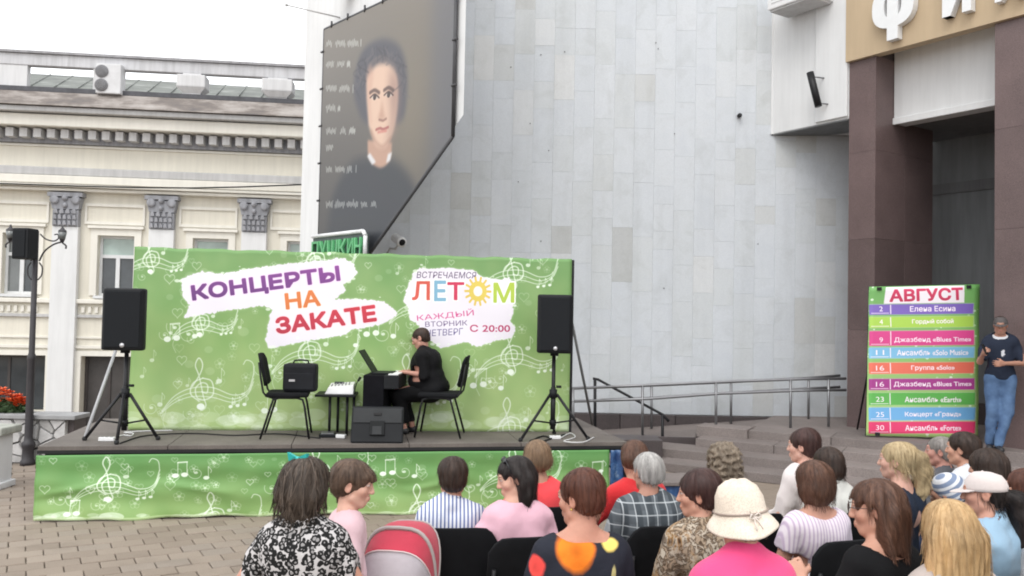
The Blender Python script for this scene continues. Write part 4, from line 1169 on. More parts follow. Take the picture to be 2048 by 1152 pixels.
def speaker_stand(c, yaw, feet, label, z1):
    o = Vector((c.x, c.y+.10, DK)); root = thing('speaker_stand', label, 'stand', o, 0, 'tripod stands of the loudspeakers')
    top = c.z-DK-.03
    MB().cyl((0, 0, .12), (0, 0, top), .021, n=14).obj('pole', BLACKMETAL, root); MB().cyl((0, 0, .10), (0, 0, top*.62), .027, n=14).obj('sleeve', BLACKMETAL, root)
    hubz = top*.56
    MB().cyl((0, 0, hubz-.06), (0, 0, hubz+.03), .042, n=14).obj('collar', BLACKPLASTIC, root)
    MB().cyl((.03, -.01, hubz+.06), (.085, -.01, hubz+.06), .014, n=10).obj('knob', BLACKPLASTIC, root)
    MB().cyl((0, 0, .14), (0, 0, .20), .036, n=12).obj('lower_collar', BLACKPLASTIC, root)
    for px, py in feet:
        f = on_z(px, py, DK)-o; f.z = .012; e = f.normalized()*.04
        leg = MB().cyl((e.x, e.y, hubz-.02), f, .0155, n=10).obj('leg', BLACKMETAL, root)
        MB().ball((f.x, f.y, .018), .024, 8).obj('foot', RUBBER, leg)
        mid = Vector((e.x, e.y, hubz-.02)).lerp(f, .58); MB().cyl((e.x*.8, e.y*.8, .17), mid, .009, n=8).obj('brace', BLACKMETAL, root)
yl = on_z(237, 888, DK).y+.12; yr = on_z(1105, 884, DK).y+.14
r1, c1 = loudspeaker(202, 291, 577, 700, yl, R(8), 'black loudspeaker on a tripod at the lamp post end of the stage')
r2_, c2 = loudspeaker(1072, 1148, 590, 706, yr, R(-3), 'black loudspeaker on a tripod at the ramp end of the stage')
speaker_stand(c1, 0, [(169, 881), (316, 880), (233, 889)], 'black tripod stand near the lamp post end of the stage', 0)
speaker_stand(c2, 0, [(1041, 883), (1176, 880), (1108, 868)], 'black tripod stand near the ramp end of the stage', 0)

# ---- chairs, table, instruments on the deck
def tube_chair(name, label, loc, rz, scale=1.0, group=None, bz=.70, bh=.165):
    """stacking chair: black tube frame, padded seat and back; faces local +Y"""
    root = thing(name, label, 'chair', loc, rz, group); k = scale
    FAB = simple('black_chair_fabric', (.009, .0095, .011, 1), .85, .25, bump=.3, bscale=300, spec=.15)
    m = MB(); m.box((0, .0, .45*k), (.46*k, .42*k, .045*k), bev=.02*k); m.obj('seat', FAB, root)
    bk = MB(); nx, nz = 8, 5
    b = bmesh.new(); vs = {}
    for f_ in (0, 1):
        for j in range(nz+1):
            for i in range(nx+1):
                u, v = i/nx*2-1, j/nz*2-1
                # superellipse outline mapped from a square
                x, z = u*.225, v*bh
                if abs(u) > .7 and abs(v) > .7: x -= math.copysign(.03*(abs(u)-.7)/.3*(abs(v)-.7)/.3, u); z -= math.copysign(.03*(abs(u)-.7)/.3*(abs(v)-.7)/.3, v)
                y = -.235-.035*(v+1)*.5*2 + .03*u*u - (.012 if f_ else -.012)
                vs[f_, i, j] = b.verts.new((x*k, y*k, (bz+z)*k))
    for j in range(nz):
        for i in range(nx):
            b.faces.new((vs[0, i, j], vs[0, i+1, j], vs[0, i+1, j+1], vs[0, i, j+1])); b.faces.new((vs[1, i, j+1], vs[1, i+1, j+1], vs[1, i+1, j], vs[1, i, j]))
    per = [(i, 0) for i in range(nx)] + [(nx, j) for j in range(nz)] + [(i, nz) for i in range(nx, 0, -1)] + [(0, j) for j in range(nz, 0, -1)]
    for (a, c_) in zip(per, per[1:]+per[:1]): b.faces.new((vs[0, *a], vs[1, *a], vs[1, *c_], vs[0, *c_]))
    for f in b.faces: f.smooth = True
    bk._merge(b); bk.obj('backrest', FAB, root, bev=.006)
    for sx in (-1, 1):
        x = sx*.20*k
        MB().ring_tube([Vector((x, -.17, .43))*1 if False else Vector((x, -.15*k, .425*k)), Vector((x, -.205*k, .44*k)), Vector((x, -.235*k, .48*k)), Vector((x, -.262*k, .62*k)), Vector((x, -.285*k, .78*k))], .0105*k, 8).obj('back_tube', BLACKMETAL, root)
        MB().ring_tube([Vector((x, .10*k, .422*k)), Vector((x*1.02, .155*k, .405*k)), Vector((x*1.06, .175*k, .34*k)), Vector((x*1.14, .23*k, .012*k))], .0115*k, 8).obj('leg', BLACKMETAL, root)
        MB().ring_tube([Vector((x, -.08*k, .422*k)), Vector((x*1.02, -.135*k, .405*k)), Vector((x*1.06, -.155*k, .34*k)), Vector((x*1.14, -.25*k, .012*k))], .0115*k, 8).obj('leg', BLACKMETAL, root)
        MB().cyl((x, -.15*k, .422*k), (x, .11*k, .422*k), .0115*k, n=8).obj('side_rail', BLACKMETAL, root)
    return root
q = on_z(575, 874, DK); ch1 = tube_chair('stage_chair', 'black chair on stage with a black bag on its seat', (q.x, q.y, DK), R(-80), 1.0, 'black chairs on the stage')
q2 = on_z(878, 872, DK); tube_chair('stage_chair', 'black chair on stage under the pianist in black', (q2.x, q2.y, DK), R(88), 1.0, 'black chairs on the stage')
# bag on the chair
bgq = thing('equipment_bag', 'black boxy equipment bag standing on the seat of a stage chair', 'bag', (q.x+.12, q.y, DK+.474), R(4))
CANV = simple('black_canvas', (.012, .013, .016, 1), .7, .25, bump=.25, bscale=180, spec=.2)
MB().box((0, 0, .145), (.34, .19, .29), bev=.035).obj('body', CANV, bgq)
MB().box((0, -.10, .11), (.30, .02, .17), bev=.009).obj('front_pocket', CANV, bgq); MB().box((-.07, -.1125, .12), (.06, .004, .022)).obj('badge', BADGE, bgq)
MB().ring_tube([(-.08, 0, .285), (-.07, 0, .318), (0, 0, .326), (.07, 0, .318), (.08, 0, .285)], .009, 8).obj('handle', CANV, bgq)
# table with mixer
t0 = on_z(672, 868, DK); tz = at(672, 786, t0.y).z-DK
tb = thing('side_table', 'small black table on stage carrying a white mixer', 'table', (t0.x, t0.y, DK), R(6))
MB().box((0, 0, tz-.012), (.42, .42, .024), bev=.005).obj('tabletop', BLACKPLASTIC, tb)
for sx in (-.06, .12, .19):
    MB().cyl((sx, -.12, 0.0), (sx, -.12, tz-.024), .015, n=8).obj('leg', BLACKMETAL, tb)
MB().cyl((.0, .15, 0.0), (.0, .15, tz-.024), .015, n=8).obj('leg', BLACKMETAL, tb)
mx = thing('audio_mixer', 'white slanted audio mixer on the small black stage table', 'mixer', (t0.x+.04, t0.y-.02, DK+tz), R(6))
m = MB(); m.hull2([(-.155, -.13, 0), (.145, -.13, 0), (.145, .14, 0), (-.155, .14, 0)], [(-.115, -.11, .075), (.145, -.11, .095), (.145, .14, .115), (-.115, .14, .10)]); m.obj('body', WHITEPLASTIC, mx, bev=.008)
k_ = MB()
for i in range(6):
    for j in range(3): k_.cyl((-.085+i*.036, -.085+j*.045, .078+j*.004+.004*i), (-.085+i*.036, -.085+j*.045, .094+j*.004+.004*i), .006, n=8)
tag(k_.obj('knobs', simple('knob_grey', (.30, .30, .31, 1), .5), mx), kind='stuff')
MB().box((-.02, .075, .105), (.10, .07, .03), bev=.003).obj('screen', GL_DARK, mx)
# small microphone on a gooseneck
q = at(716, 752, t0.y); mi = thing('desk_microphone', 'slim microphone on a thin stalk beside the white mixer', 'microphone', (t0.x+.20, t0.y-.05, DK+tz))
MB().ring_tube([(0, 0, 0), (.0, 0, .06), (.015, 0, .11), (.03, 0, .14)], .005, 8).obj('stalk', BLACKMETAL, mi); MB().cyl((.03, 0, .135), (.055, 0, .18), .012, .014, n=10).obj('head', BLACKPLASTIC, mi)
# keyboard seen end-on under a black cloth, laptop on top
k0 = on_z(752, 874, DK); kz = at(752, 748, k0.y).z-DK; ksh = at(785, 776, k0.y).z-DK
kx0, kx1 = at(730, 800, k0.y).x-k0.x, at(771, 800, k0.y).x-k0.x; kx2 = at(801, 760, k0.y).x-k0.x
kb = thing('keyboard_stand', 'black cloth covered keyboard on a stand seen from its end', 'keyboard', (k0.x, k0.y, DK))
BCL = simple('black_cloth', (.006, .006, .008, 1), .85, .3, spec=.12)
MB().box(((kx0+kx1)/2, .35, kz*.5), (kx1-kx0, 1.0, kz-.004), bev=.012).obj('covered_stand', BCL, kb)
MB().box(((kx1+kx2)/2, .35, (kz+ksh)/2), (kx2-kx1+.004, 1.0, kz-ksh), bev=.01).obj('keyboard', BLACKPLASTIC, kb)
kk = MB()
for i in range(26): kk.box(((kx1+kx2)/2+.015, -.11+i*.037, kz+.006), (kx2-kx1-.05, .034, .012), bev=.002)
tag(kk.obj('keys', WHITEPLASTIC, kb), kind='stuff')
lp = thing('laptop', 'black laptop open on top of the covered keyboard', 'laptop', (k0.x+(kx0+kx1)/2+.03, k0.y+.0, DK+kz))
a, b = at(766, 747, k0.y)-lp.location, at(739, 703, k0.y)-lp.location
MB().box((.04, .12, .010), (.22, .33, .016), bev=.004).obj('base', BLACKPLASTIC, lp)
sc = MB(); d_ = Vector((b.x-a.x, 0, b.z-a.z)); L_ = d_.length; sc.box((0, 0, L_/2), (.012, .33, L_), bev=.004)
sc.obj('screen', BLACKPLASTIC, lp, loc=(-.06, .12, .016), rot=(0, math.atan2(d_.x, d_.z), 0))
# monitor wedge at the front of the stage
w0 = on_z(753, 887, DK); wa, wb_ = at(699, 870, w0.y), at(806, 817, w0.y); ww = wb_.x-wa.x; wz = wb_.z-DK
mo = thing('stage_monitor', 'black wedge stage monitor lying at the front edge of the stage', 'loudspeaker', (w0.x, w0.y, DK), R(5))
m = MB(); hw = ww/2
m.hull2([(-hw, .0, .0), (hw, .0, 0), (hw*.88, .36, 0), (-hw*.88, .36, 0)], [(-hw, .12, wz), (hw, .12, wz), (hw*.88, .3, wz*.96), (-hw*.88, .3, wz*.96)]); m.obj('cabinet', BLACKPLASTIC, mo, bev=.02)
def wf(x, z, out): t_ = z/wz; return (x, .12*t_-out, z)
PANEL = simple('monitor_rear_panel', (.030, .032, .034, 1), .6, .15, spec=.25)
m = MB(); m.hull2([wf(-hw*.93, wz*.55, .004), wf(hw*.93, wz*.55, .004), wf(hw*.93, wz*.95, .004), wf(-hw*.93, wz*.95, .004)], [wf(-hw*.9, wz*.57, .012), wf(hw*.9, wz*.57, .012), wf(hw*.9, wz*.93, .012), wf(-hw*.9, wz*.93, .012)]); m.obj('upper_panel', PANEL, mo)
m = MB(); m.box((0, 0, 0), (hw*.56, .02, wz*.42), bev=.008); m.obj('connector_plate', simple('plate_dark', (.010, .011, .012, 1), .6, spec=.2), mo, loc=wf(0, wz*.42, .012), rot=(-math.atan2(.12, wz), 0, 0))
m = MB(); m.box((0, 0, 0), (hw*.36, .012, wz*.24), bev=.004); m.obj('socket_panel', PANEL, mo, loc=wf(0, wz*.36, .026), rot=(-math.atan2(.12, wz), 0, 0))
m = MB(); m.box((0, 0, 0), (hw*.3, .02, wz*.09), bev=.008); m.obj('handle', RUBBER, mo, loc=wf(0, wz*.8, .012), rot=(-math.atan2(.12, wz), 0, 0))
# small things on the deck: power strips, cables, pedal
def strip(px, py, L_, ang, label):
    q = on_z(px, py, DK); r_ = thing('power_strip', label, 'power strip', (q.x, q.y, DK), ang)
    MB().box((0, 0, .02), (L_, .055, .038), bev=.008).obj('body', WHITEPLASTIC, r_)
    for i in range(3): MB().lathe([(0, 0), (.016, 0), (.016, .003), (0, .003)], (-L_*.3+i*L_*.28, 0, .038), 12).obj('socket', simple('socket_grey', (.2, .2, .2, 1), .5), r_)
strip(214, 882, .15, R(3), 'white power strip beside the tripod at the lamp post end')
strip(1110, 878, .12, R(10), 'white power strip beside the tripod at the ramp end')
strip(682, 876, .10, R(-10), 'small white power block under the stage table')
def cable(pts, label, mat, rad=.007):
    P = [on_z(px, py, DK) for px, py in pts]; o = P[0].copy(); 
    Q = bez([((p-o).x, (p-o).y) for p in P], 40)
    ob = link('floor_cable', MB().ring_tube([(x, y, rad+.001*(i % 2)) for i, (x, y) in enumerate(Q)], rad, 6).mesh('cable'), mat, None, (o.x, o.y, DK))
    tag(ob, label, 'cable')
WC = simple('white_cable', (.6, .6, .6, 1), .5, .05)
cable([(228, 879), (245, 872), (262, 873), (266, 868), (250, 866), (300, 863), (345, 862)], 'white cable looping from the strip by the lamp post end tripod', WC)
cable([(240, 888), (290, 873), (380, 868), (470, 872), (560, 869), (640, 878)], 'thin dark cable running across the middle of the stage deck', RUBBER)
cable([(1120, 878), (1140, 868), (1150, 876), (1128, 884), (1165, 886), (1188, 876)], 'pale coiled cable at the ramp end tripod', WC)
cable([(1060, 884), (1085, 874), (1100, 879), (1080, 886), (1130, 870)], 'dark coiled cable around the ramp end tripod', RUBBER, .009)
q = on_z(655, 874, DK); pe = thing('foot_pedal', 'flat black foot pedal on the deck below the white mixer', 'pedal', (q.x, q.y, DK), R(8))
MB().box((0, 0, .018), (.17, .12, .035), bev=.008).obj('base', BLACKPLASTIC, pe); MB().box((.0, .0, .042), (.13, .09, .012), rot=(R(6), 0, 0), bev=.004).obj('plate', STEEL, pe)

# ---- poster on the folded bay: generic portrait of a dark-haired sitter, handwriting, green name sign
NB = Vector((-.89*0-1.0, -.89, 0)).normalized()
def onb(px, py, off=0.0):
    o = Vector((0, 0, CAM_H)); d = ray(px, py); n = Vector((1.0, .89, 0)).normalized(); pl_o = BA - n*off
    return o + d*((pl_o-o).dot(n)/d.dot(n))
bw_ = Vector((.89, -1.0, 0)).normalized(); bn_ = -Vector((1.0, .89, 0)).normalized()
PO = onb(641, 300, .07); PO.z = 0
def bs(px, py): q = onb(px, py, .07)-PO; return q.dot(bw_), q.z
sL, sR = bs(641, 300)[0], bs(905, 200)[0]
zT = bs(645, 60)[1]
sD, zD = bs(742, 500); zR = bs(903, 272)[1]
slope = (zR-zD)/(sR-sD); zBL = zD-slope*(sD-sL)
PW, PH = sR-sL, zT-zBL
KP = 150
def paint_poster():
    w, h = int(PW*KP), int(PH*KP); cv = Canvas(w, h); Y, X = np.mgrid[0:h, 0:w].astype(np.float32); X /= w; Y /= h
    c = lambda *v: np.array(v, np.float32)/255
    base = c(122, 116, 108)*(1-Y[..., None]) + c(48, 49, 53)*Y[..., None]
    warm = np.exp(-(((X-.72)/.22)**2+((Y-.40)/.28)**2))[..., None]; base = base*(1-.45*warm)+c(142, 130, 108)*.45*warm
    dark = 1/(1+np.exp(-(X-.86)*40)); base = base*(1-.5*dark[..., None])+c(92, 96, 108)*.5*dark[..., None]
    cv.a = base.copy()
    def uv(px, py): s_, z_ = bs(px, py); return np.array([(s_-sL)*KP, (zT-z_)*KP])
    P = lambda pts: np.array([uv(*p) for p in pts])
    # plain generic sitter: coat, neck, oval face, smooth hair
    cv.fill(P(bez([(650, 520), (664, 400), (700, 330), (738, 316), (775, 318), (800, 330), (824, 362), (840, 420), (850, 520)], 40)), (54, 57, 63), .95, 2, 12)
    cv.fill(P(bez([(735, 280), (738, 318), (760, 336), (780, 320), (784, 285)], 20)), (176, 142, 124), 1, 2, 3)
    cv.fill(P(bez([(722, 236), (708, 190), (712, 140), (728, 98), (764, 78), (798, 92), (813, 140), (812, 205), (798, 246), (735, 250)], 40)), (76, 76, 84), .95, 2, 7)
    cv.fill(P(bez([(733, 190), (735, 140), (752, 118), (775, 116), (791, 138), (796, 190), (790, 250), (776, 288), (764, 296), (750, 288), (737, 250)], 44)), (206, 176, 156), 1, 2, 4)
    cv.fill(P(bez([(780, 130), (797, 160), (797, 220), (785, 275), (772, 290), (782, 240), (778, 180)], 24)), (140, 112, 104), .75, 2, 14)
    cv.fill(P(bez([(728, 165), (738, 128), (762, 112), (785, 118), (797, 150), (780, 128), (755, 128), (740, 145)], 24)), (76, 74, 80), 1, 2, 6)
    cv.fill(P(bez([(734, 200), (733, 150), (741, 128), (747, 150), (741, 200), (744, 250), (738, 236)], 24)), (188, 150, 132), .55, 2, 5)
    for a, b, y in ((741, 757, 194), (769, 785, 189)):
        m_ = (a+b)/2
        cv.line(P(bez([(a-1, y-9), (m_, y-14), (b+1, y-9)], 10)), 8, (84, 64, 58), .85, 4)
        cv.fill(P(bez([(a, y+1), (m_, y-5), (b, y+1), (m_, y+5), (a, y+1)], 16)), (196, 182, 172), .9, 2, 1); cv.dot(uv(m_, y), 6.5, (58, 44, 40), .95, 1.0)
        cv.line(P(bez([(a-1, y+1), (m_, y-6), (b+1, y+1)], 10)), 4, (66, 48, 44), .85, 2)
    cv.fill(P(bez([(764, 196), (768, 226), (772, 236), (762, 240), (756, 236), (761, 220)], 20)), (172, 134, 116), .7, 2, 5); cv.line(P([(758, 239), (766, 241), (772, 237)]), 5, (120, 84, 74), .7, 3)
    cv.line(P(bez([(752, 259), (760, 256), (766, 258), (776, 254)], 12)), 6, (150, 84, 80), .85, 3); cv.line(P([(756, 264), (772, 261)]), 6, (188, 122, 112), .8, 4)
    cv.line(P(bez([(742, 262), (752, 284), (766, 292), (780, 276)], 14)), 9, (160, 124, 108), .5, 8)
    g_ = np.random.default_rng(9)
    for i in range(46):
        ang = math.pi*g_.uniform(-.1, 1.1); cx, cy = 761+42*math.cos(ang)+g_.normal(0, 3), 150-56*math.sin(ang)+g_.normal(0, 4)
        cv.line(P(bez([(cx+g_.normal(0, 4), cy), (cx+g_.normal(0, 7), cy+12), (cx+g_.normal(0, 8), cy+26)], 8)), 4, (58, 56, 62) if i % 2 else (98, 94, 98), .35, 3)
    cv.fill(P([(734, 312), (744, 330), (752, 324), (740, 306)]), (205, 208, 212), .9, 2, 2); cv.fill(P([(776, 308), (772, 326), (780, 322), (784, 304)]), (205, 208, 212), .9, 2, 2)
    # loose illegible handwriting lines
    r_ = np.random.default_rng(3)
    for y0, x1 in ((86, 722), (128, 700), (176, 706), (216, 680), (262, 710), (294, 668), (338, 712), (408, 752)):
        x = 652.0
        while x < x1:
            L_ = r_.uniform(10, 24); n = int(L_*1.4); xs = np.linspace(x, min(x+L_, x1), n)
            pts = np.array([uv(q, y0+0*q) for q in xs]); 
            pts[:, 1] += 3.2*2.2*np.sin(np.arange(n)*1.5+r_.random()*6)*r_.uniform(.5, 1.4, n) + 1.5*np.sin(np.arange(n)*.6)
            cv.line(pts, 2.2, (206, 210, 206), .6, 1.5); x += L_+r_.uniform(4, 9)
    # veil of sky sheen is left to the gloss of the sheet
    return cv.image('poster_print')
po = thing('portrait_poster', 'large poster with a painted portrait of a dark haired sitter on the folded bay', 'poster', PO)
def pp(s, z, off=0.0): return bw_*s + bn_*off + Vector((0, 0, z))
poly = [(sL, zT), (sL, zBL), (sR, zR), (sR, zT)]
b = bmesh.new(); vs = [b.verts.new(pp(s, z)) for s, z in poly]; f = b.faces.new(vs); f.normal_update()
if f.normal.dot(bn_) < 0: f.normal_flip()
uvl = b.loops.layers.uv.new('UVMap')
for l in f.loops:
    s = (l.vert.co).dot(bw_); l[uvl].uv = ((s-sL)/PW, (l.vert.co.z-zBL)/PH)
me = bpy.data.meshes.new('sheet'); b.to_mesh(me); b.free()
sh = link('sheet', me, print_mat('poster_sheet', paint_poster(), .42, .04), po); md = sh.modifiers.new('t', 'SOLIDIFY'); md.thickness = .006; md.offset = -1
FRM = simple('dark_poster_frame', (.05, .05, .055, 1), .5)
for (a, c_) in zip(poly, poly[1:]+poly[:1]):
    MB().cyl(pp(*a, -.02), pp(*c_, -.02), .026, n=8).obj('frame_bar', FRM, po)
for i in range(8):
    z = zBL + (zT-zBL)*(i+.4)/8
    MB().cyl(pp(sL-.06, z, .0), pp(sL+.02, z, .0), .018, n=8).obj('clamp', FRM, po)
    if z > zR+.15: MB().cyl(pp(sR-.02, z, .0), pp(sR+.07, z, .0), .018, n=8).obj('clamp', FRM, po)
for i in range(7):
    s = sL+(sR-sL)*(i+.5)/7; MB().cyl(pp(s, zT-.03, 0), pp(s, zT+.07, 0), .016, n=8).obj('clamp', FRM, po)
# name sign with white outline, standing in front of the poster's lower corner
def sg(px, py): q = onb(px, py, .22)-PO; return q.dot(bw_), q.z
sgn = thing('name_sign', 'dark sign with green Cyrillic capital letters and a white outline above the backdrop', 'sign', PO)
a0, a1 = sg(736, 462), sg(733, 500); s0_ = sg(629, 510)[0]; hS = .52
top_z = a0[1]; bot_z = top_z-hS; e1 = a0[0]
body = [(s0_, top_z), (e1-.06, top_z), (e1, top_z-.07), (e1, bot_z+.15), (e1-.15, bot_z), (s0_, bot_z)]
MB().prism([pp(s, z, .13) for s, z in body], bn_*.05).obj('plate', simple('sign_dark_green', (.05, .075, .07, 1), .5), sgn)
SWHT = simple('sign_white', (.72, .73, .74, 1), .45)
for (a, c_) in zip(body, body[1:]): MB().cyl(pp(*a, .19), pp(*c_, .19), .030, n=8).obj('outline_bar', SWHT, sgn)
SGREEN = simple('sign_green', (.10, .38, .16, 1), .45)
txt = 'ПУШКИН'; ends = [sg(x, 480)[0] for x in (631, 646, 662, 684, 702, 716, 731)]
cu = None
for i, chh in enumerate(txt):
    c2u = bpy.data.curves.new('l', 'FONT'); c2u.body = chh; c2u.size = 1; c2u.extrude = .02; c2u.offset = .01
    o = bpy.data.objects.new('t', c2u); col.objects.link(o); me = bpy.data.meshes.new_from_object(o.evaluated_get(bpy.context.evaluated_depsgraph_get())); bpy.data.objects.remove(o)
    co = np.array([v.co[:] for v in me.vertices]); lo, hi = co.min(0), co.max(0); x0, x1 = ends[i]+.015, ends[i+1]-.015
    for v in me.vertices:
        s = x0+(v.co.x-lo[0])/(hi[0]-lo[0])*(x1-x0); z = top_z-.34+(v.co.y-lo[1])/(hi[1]-lo[1])*.255; v.co = pp(s, z, .205+v.co.z)
    me.materials.clear(); link('letter', me, SGREEN, sgn)

# ---- schedule banner by the entrance
SB0 = on_z(1732, 874, LAND); SB1 = on_z(1956, 880, LAND)
sb_u = (SB1-SB0); sb_u.z = 0; SBW = sb_u.length; sb_u.normalize(); sb_n = Vector((sb_u.y, -sb_u.x, 0))
sct = [(1744, 576), (1967, 571), (1955, 881), (1731, 872)]
BW2, BH2 = 560, 780
HQ = homography(sct, [(0, 0), (BW2, 0), (BW2, BH2), (0, BH2)])
def paint_schedule():
    cv = Canvas(BW2, BH2, (122, 178, 88)); g = np.linspace(0, 1, BH2, dtype=np.float32)[:, None, None]
    cv.a = np.broadcast_to(np.array([.43, .66, .37], np.float32)*(1-g)+np.array([.68, .80, .50], np.float32)*g, (BH2, BW2, 3)).copy()
    d = Doodle(cv, HQ, BW2/222.0); r_ = random.Random(2)
    for i in range(90): d.dt(r_.uniform(1734, 1964), r_.uniform(576, 876), r_.uniform(.8, 2.6), r_.uniform(.3, .8))
    cv.fill(HQ(np.array([(1776, 577), (1935, 573), (1934, 608), (1772, 610)], float)), (236, 230, 236))
    write(cv, HQ, 'АВГУСТ', (1783, 607), (1932, 603), 26, (214, 58, 100), bold=.05, outline=((246, 214, 224), .03), shade=(176, 44, 78))
    rows = [(612, 630, '2', 'Елена Есина', (124, 100, 184), .55), (637, 656, '4', 'Гордый собой', (168, 206, 84), .5), (665, 692, '9', 'Джазбенд «Blues Time»', (216, 72, 140), .92), (698, 717, '11', 'Ансамбль «Solo Music»', (128, 186, 222), .85),
            (728, 748, '16', 'Группа «Solo»', (226, 112, 92), .52), (760, 780, '16', 'Джазбенд «Blues Time»', (164, 60, 138), .92), (788, 810, '23', 'Ансамбль «Earth»', (96, 176, 84), .66), (817, 840, '25', 'Концерт «Гранд»', (112, 172, 220), .66), (845, 866, '30', 'Ансамбль «Forte»', (224, 62, 112), .66)]
    for y0, y1, dnum, name, c, wf_ in rows:
        k = (y0-576)/300.0; x0, x1 = 1744-9*k, 1954-4*k; dy = (y0-720)*.02
        A = lambda x, y: (x, y + (x-x0)/(x1-x0)*dy*.9)
        cv.fill(HQ(np.array([A(x0+1, y0-1.5), A(x1+1, y0-1.5), A(x1+1, y1+3), A(x0+1, y1+3)], float)), tuple(int(v*.5+120) for v in c), .55)
        cv.fill(HQ(np.array([A(x0, y0), A(x1, y0), A(x1-2, y1+2), A(x0, y1+2)], float)), c)
        xs = x0+42; cv.line(HQ(np.array([A(xs, y0+1), A(xs, y1)], float)), 5, (250, 236, 246), .9)
        write(cv, HQ, dnum, A(x0+(20 if len(dnum) == 1 else 14), y1-4.5), A(x0+(27 if len(dnum) == 1 else 30), y1-4.5), 10, (252, 240, 248), bold=.01)
        cv.line(HQ(np.array([A(x0+4, y1-1), A(x0+38, y1-1)], float)), 3.5, (250, 236, 246), .8)
        mid = xs + (x1-xs)*.5; half = (x1-xs)*wf_*.5
        write(cv, HQ, name, A(mid-half, y1-3), A(mid+half, y1-3), 11.5, (250, 236, 246), bold=.03)
    return cv.image('schedule_print')
SH = .002
zt0 = on_plane(1744, 576, SB0, sb_n).z; zt1 = on_plane(1967, 571, SB0, sb_n).z
st0 = (on_plane(1744, 576, SB0, sb_n)-SB0).dot(sb_u); st1 = (on_plane(1967, 571, SB0, sb_n)-SB0).dot(sb_u)
sbn = thing('schedule_banner', 'upright concert schedule banner with coloured rows under a red August heading', 'banner', SB0)
def sched(u, v):
    p0, p1 = sb_u*(u*SBW), sb_u*(st0+(st1-st0)*u) + Vector((0, 0, (zt0+(zt1-zt0)*u)-LAND))
    p = p0.lerp(p1, v) + sb_n*(.008*math.sin(7*u+9*v)*math.sin(5*v) + .006*math.sin(19*v+3*u)) - sb_n*(.10*v)
    return (p.x, p.y, p.z+.02)
V, F, UV = cloth_grid(20, 30, sched)
s_ = link('sheet', np_mesh('sheet', V, F, True, UV), print_mat('schedule_sheet', paint_schedule(), .5, .05), sbn); md = s_.modifiers.new('t', 'SOLIDIFY'); md.thickness = .005; md.offset = -1
for u in (0.01, .99):
    a, b = Vector(sched(u, 0))-sb_n*.03, Vector(sched(u, 1))-sb_n*.03; MB().cyl(a, b, .014, n=8).obj('frame_post', BLACKMETAL, sbn)
for v in (.005, .995):
    a, b = Vector(sched(0, v))-sb_n*.03, Vector(sched(1, v))-sb_n*.03; MB().cyl(a, b, .014, n=8).obj('frame_bar', BLACKMETAL, sbn)
for u in (.1, .9):
    a, b = Vector(sched(u, .8))-sb_n*.04, sb_u*(u*SBW)-sb_n*.75; MB().cyl(a, (b.x, b.y, .01), .014, n=8).obj('rear_strut', BLACKMETAL, sbn)
for u, v in ((.09, .985), (.9, .985), (.1, .012)):
    p = Vector(sched(u, v)); MB().box(p, (.06, .04, .045), rot=(0, 0, math.atan2(sb_u.y, sb_u.x)), bev=.006).obj('clip', RUBBER, sbn)

# ---- street lamp with two lanterns and a loudspeaker box strapped to the pole
lq = on_z(55, 930, 0)
lamp = thing('street_lamp', 'dark cast iron street lamp with scrolled arms and small lanterns beside the stage', 'street lamp', lq)
LY = lq.y
def lx(px, py): q = at(px, py, LY)-lq; return Vector((q.x, 0, q.z))
IRON = simple('dark_cast_iron', (.035, .032, .036, 1), .55, .2, bump=.2, bscale=90)
ht = lx(63, 462).z
MB().lathe([(0, 0), (.085, 0), (.085, .05), (.070, .07), (.064, .2), (.078, .24), (.078, .28), (.054, .30), (.048, .36), (.043, 1.3), (.050, 1.32), (.050, 1.36), (.036, 1.40), (.031, ht), (0, ht+.02)], n=20).obj('pole', IRON, lamp)
arm_z = lx(124, 488).z; ex = lx(124, 488).x
def armset(sx):
    a = MB()
    a.ring_tube(bez([(sx*.05, arm_z-.22), (sx*.11, arm_z-.10), (sx*.22, arm_z-.01), (sx*.34, arm_z+.03), (sx*abs(ex), arm_z+.02), (sx*(abs(ex)+.05), arm_z-.02), (sx*(abs(ex)+.05), arm_z-.06)], 40) and [(x, 0, z) for x, z in bez([(sx*.05, arm_z-.22), (sx*.11, arm_z-.10), (sx*.22, arm_z-.01), (sx*.34, arm_z+.03), (sx*abs(ex), arm_z+.02), (sx*(abs(ex)+.05), arm_z-.02), (sx*(abs(ex)+.05), arm_z-.06)], 40)], .011, 8)
    o = a.obj('arm', IRON, lamp)
    MB().ring_tube([(x, 0, z) for x, z in bez([(sx*.05, arm_z+.12), (sx*.12, arm_z+.06), (sx*.22, arm_z+.035), (sx*.28, arm_z+.07), (sx*.27, arm_z+.12), (sx*.23, arm_z+.115)], 30)], .009, 8).obj('scroll', IRON, o)
    MB().ring_tube([(x, 0, z) for x, z in bez([(sx*.05, arm_z-.24), (sx*.09, arm_z-.30), (sx*.085, arm_z-.40), (sx*.04, arm_z-.46)], 20)], .009, 8).obj('scroll', IRON, o)
    c = (sx*abs(ex), 0, arm_z+.03)
    ln = MB().lathe([(0, 0), (.022, 0), (.035, .03), (.052, .12), (.05, .14), (.03, .155), (.012, .18), (.012, .20), (0, .205)], c, 8).obj('lantern', IRON, lamp)
    MB().lathe([(.037, .032), (.054, .118), (.0, .118), (0, .032)], c, 8).obj('glass', GL_MID, ln)
armset(1); armset(-1)
bx0, bx1 = lx(47, 520), lx(83, 460)
pk_ = thing('pole_speaker', 'black loudspeaker box strapped to the top of the lamp post', 'loudspeaker', lq + Vector(((bx0.x+bx1.x)/2, -.16, bx0.z)), R(-6))
MB().box((0, 0, (bx1.z-bx0.z)/2), (bx1.x-bx0.x, .2, bx1.z-bx0.z), bev=.015).obj('cabinet', BLACKPLASTIC, pk_)
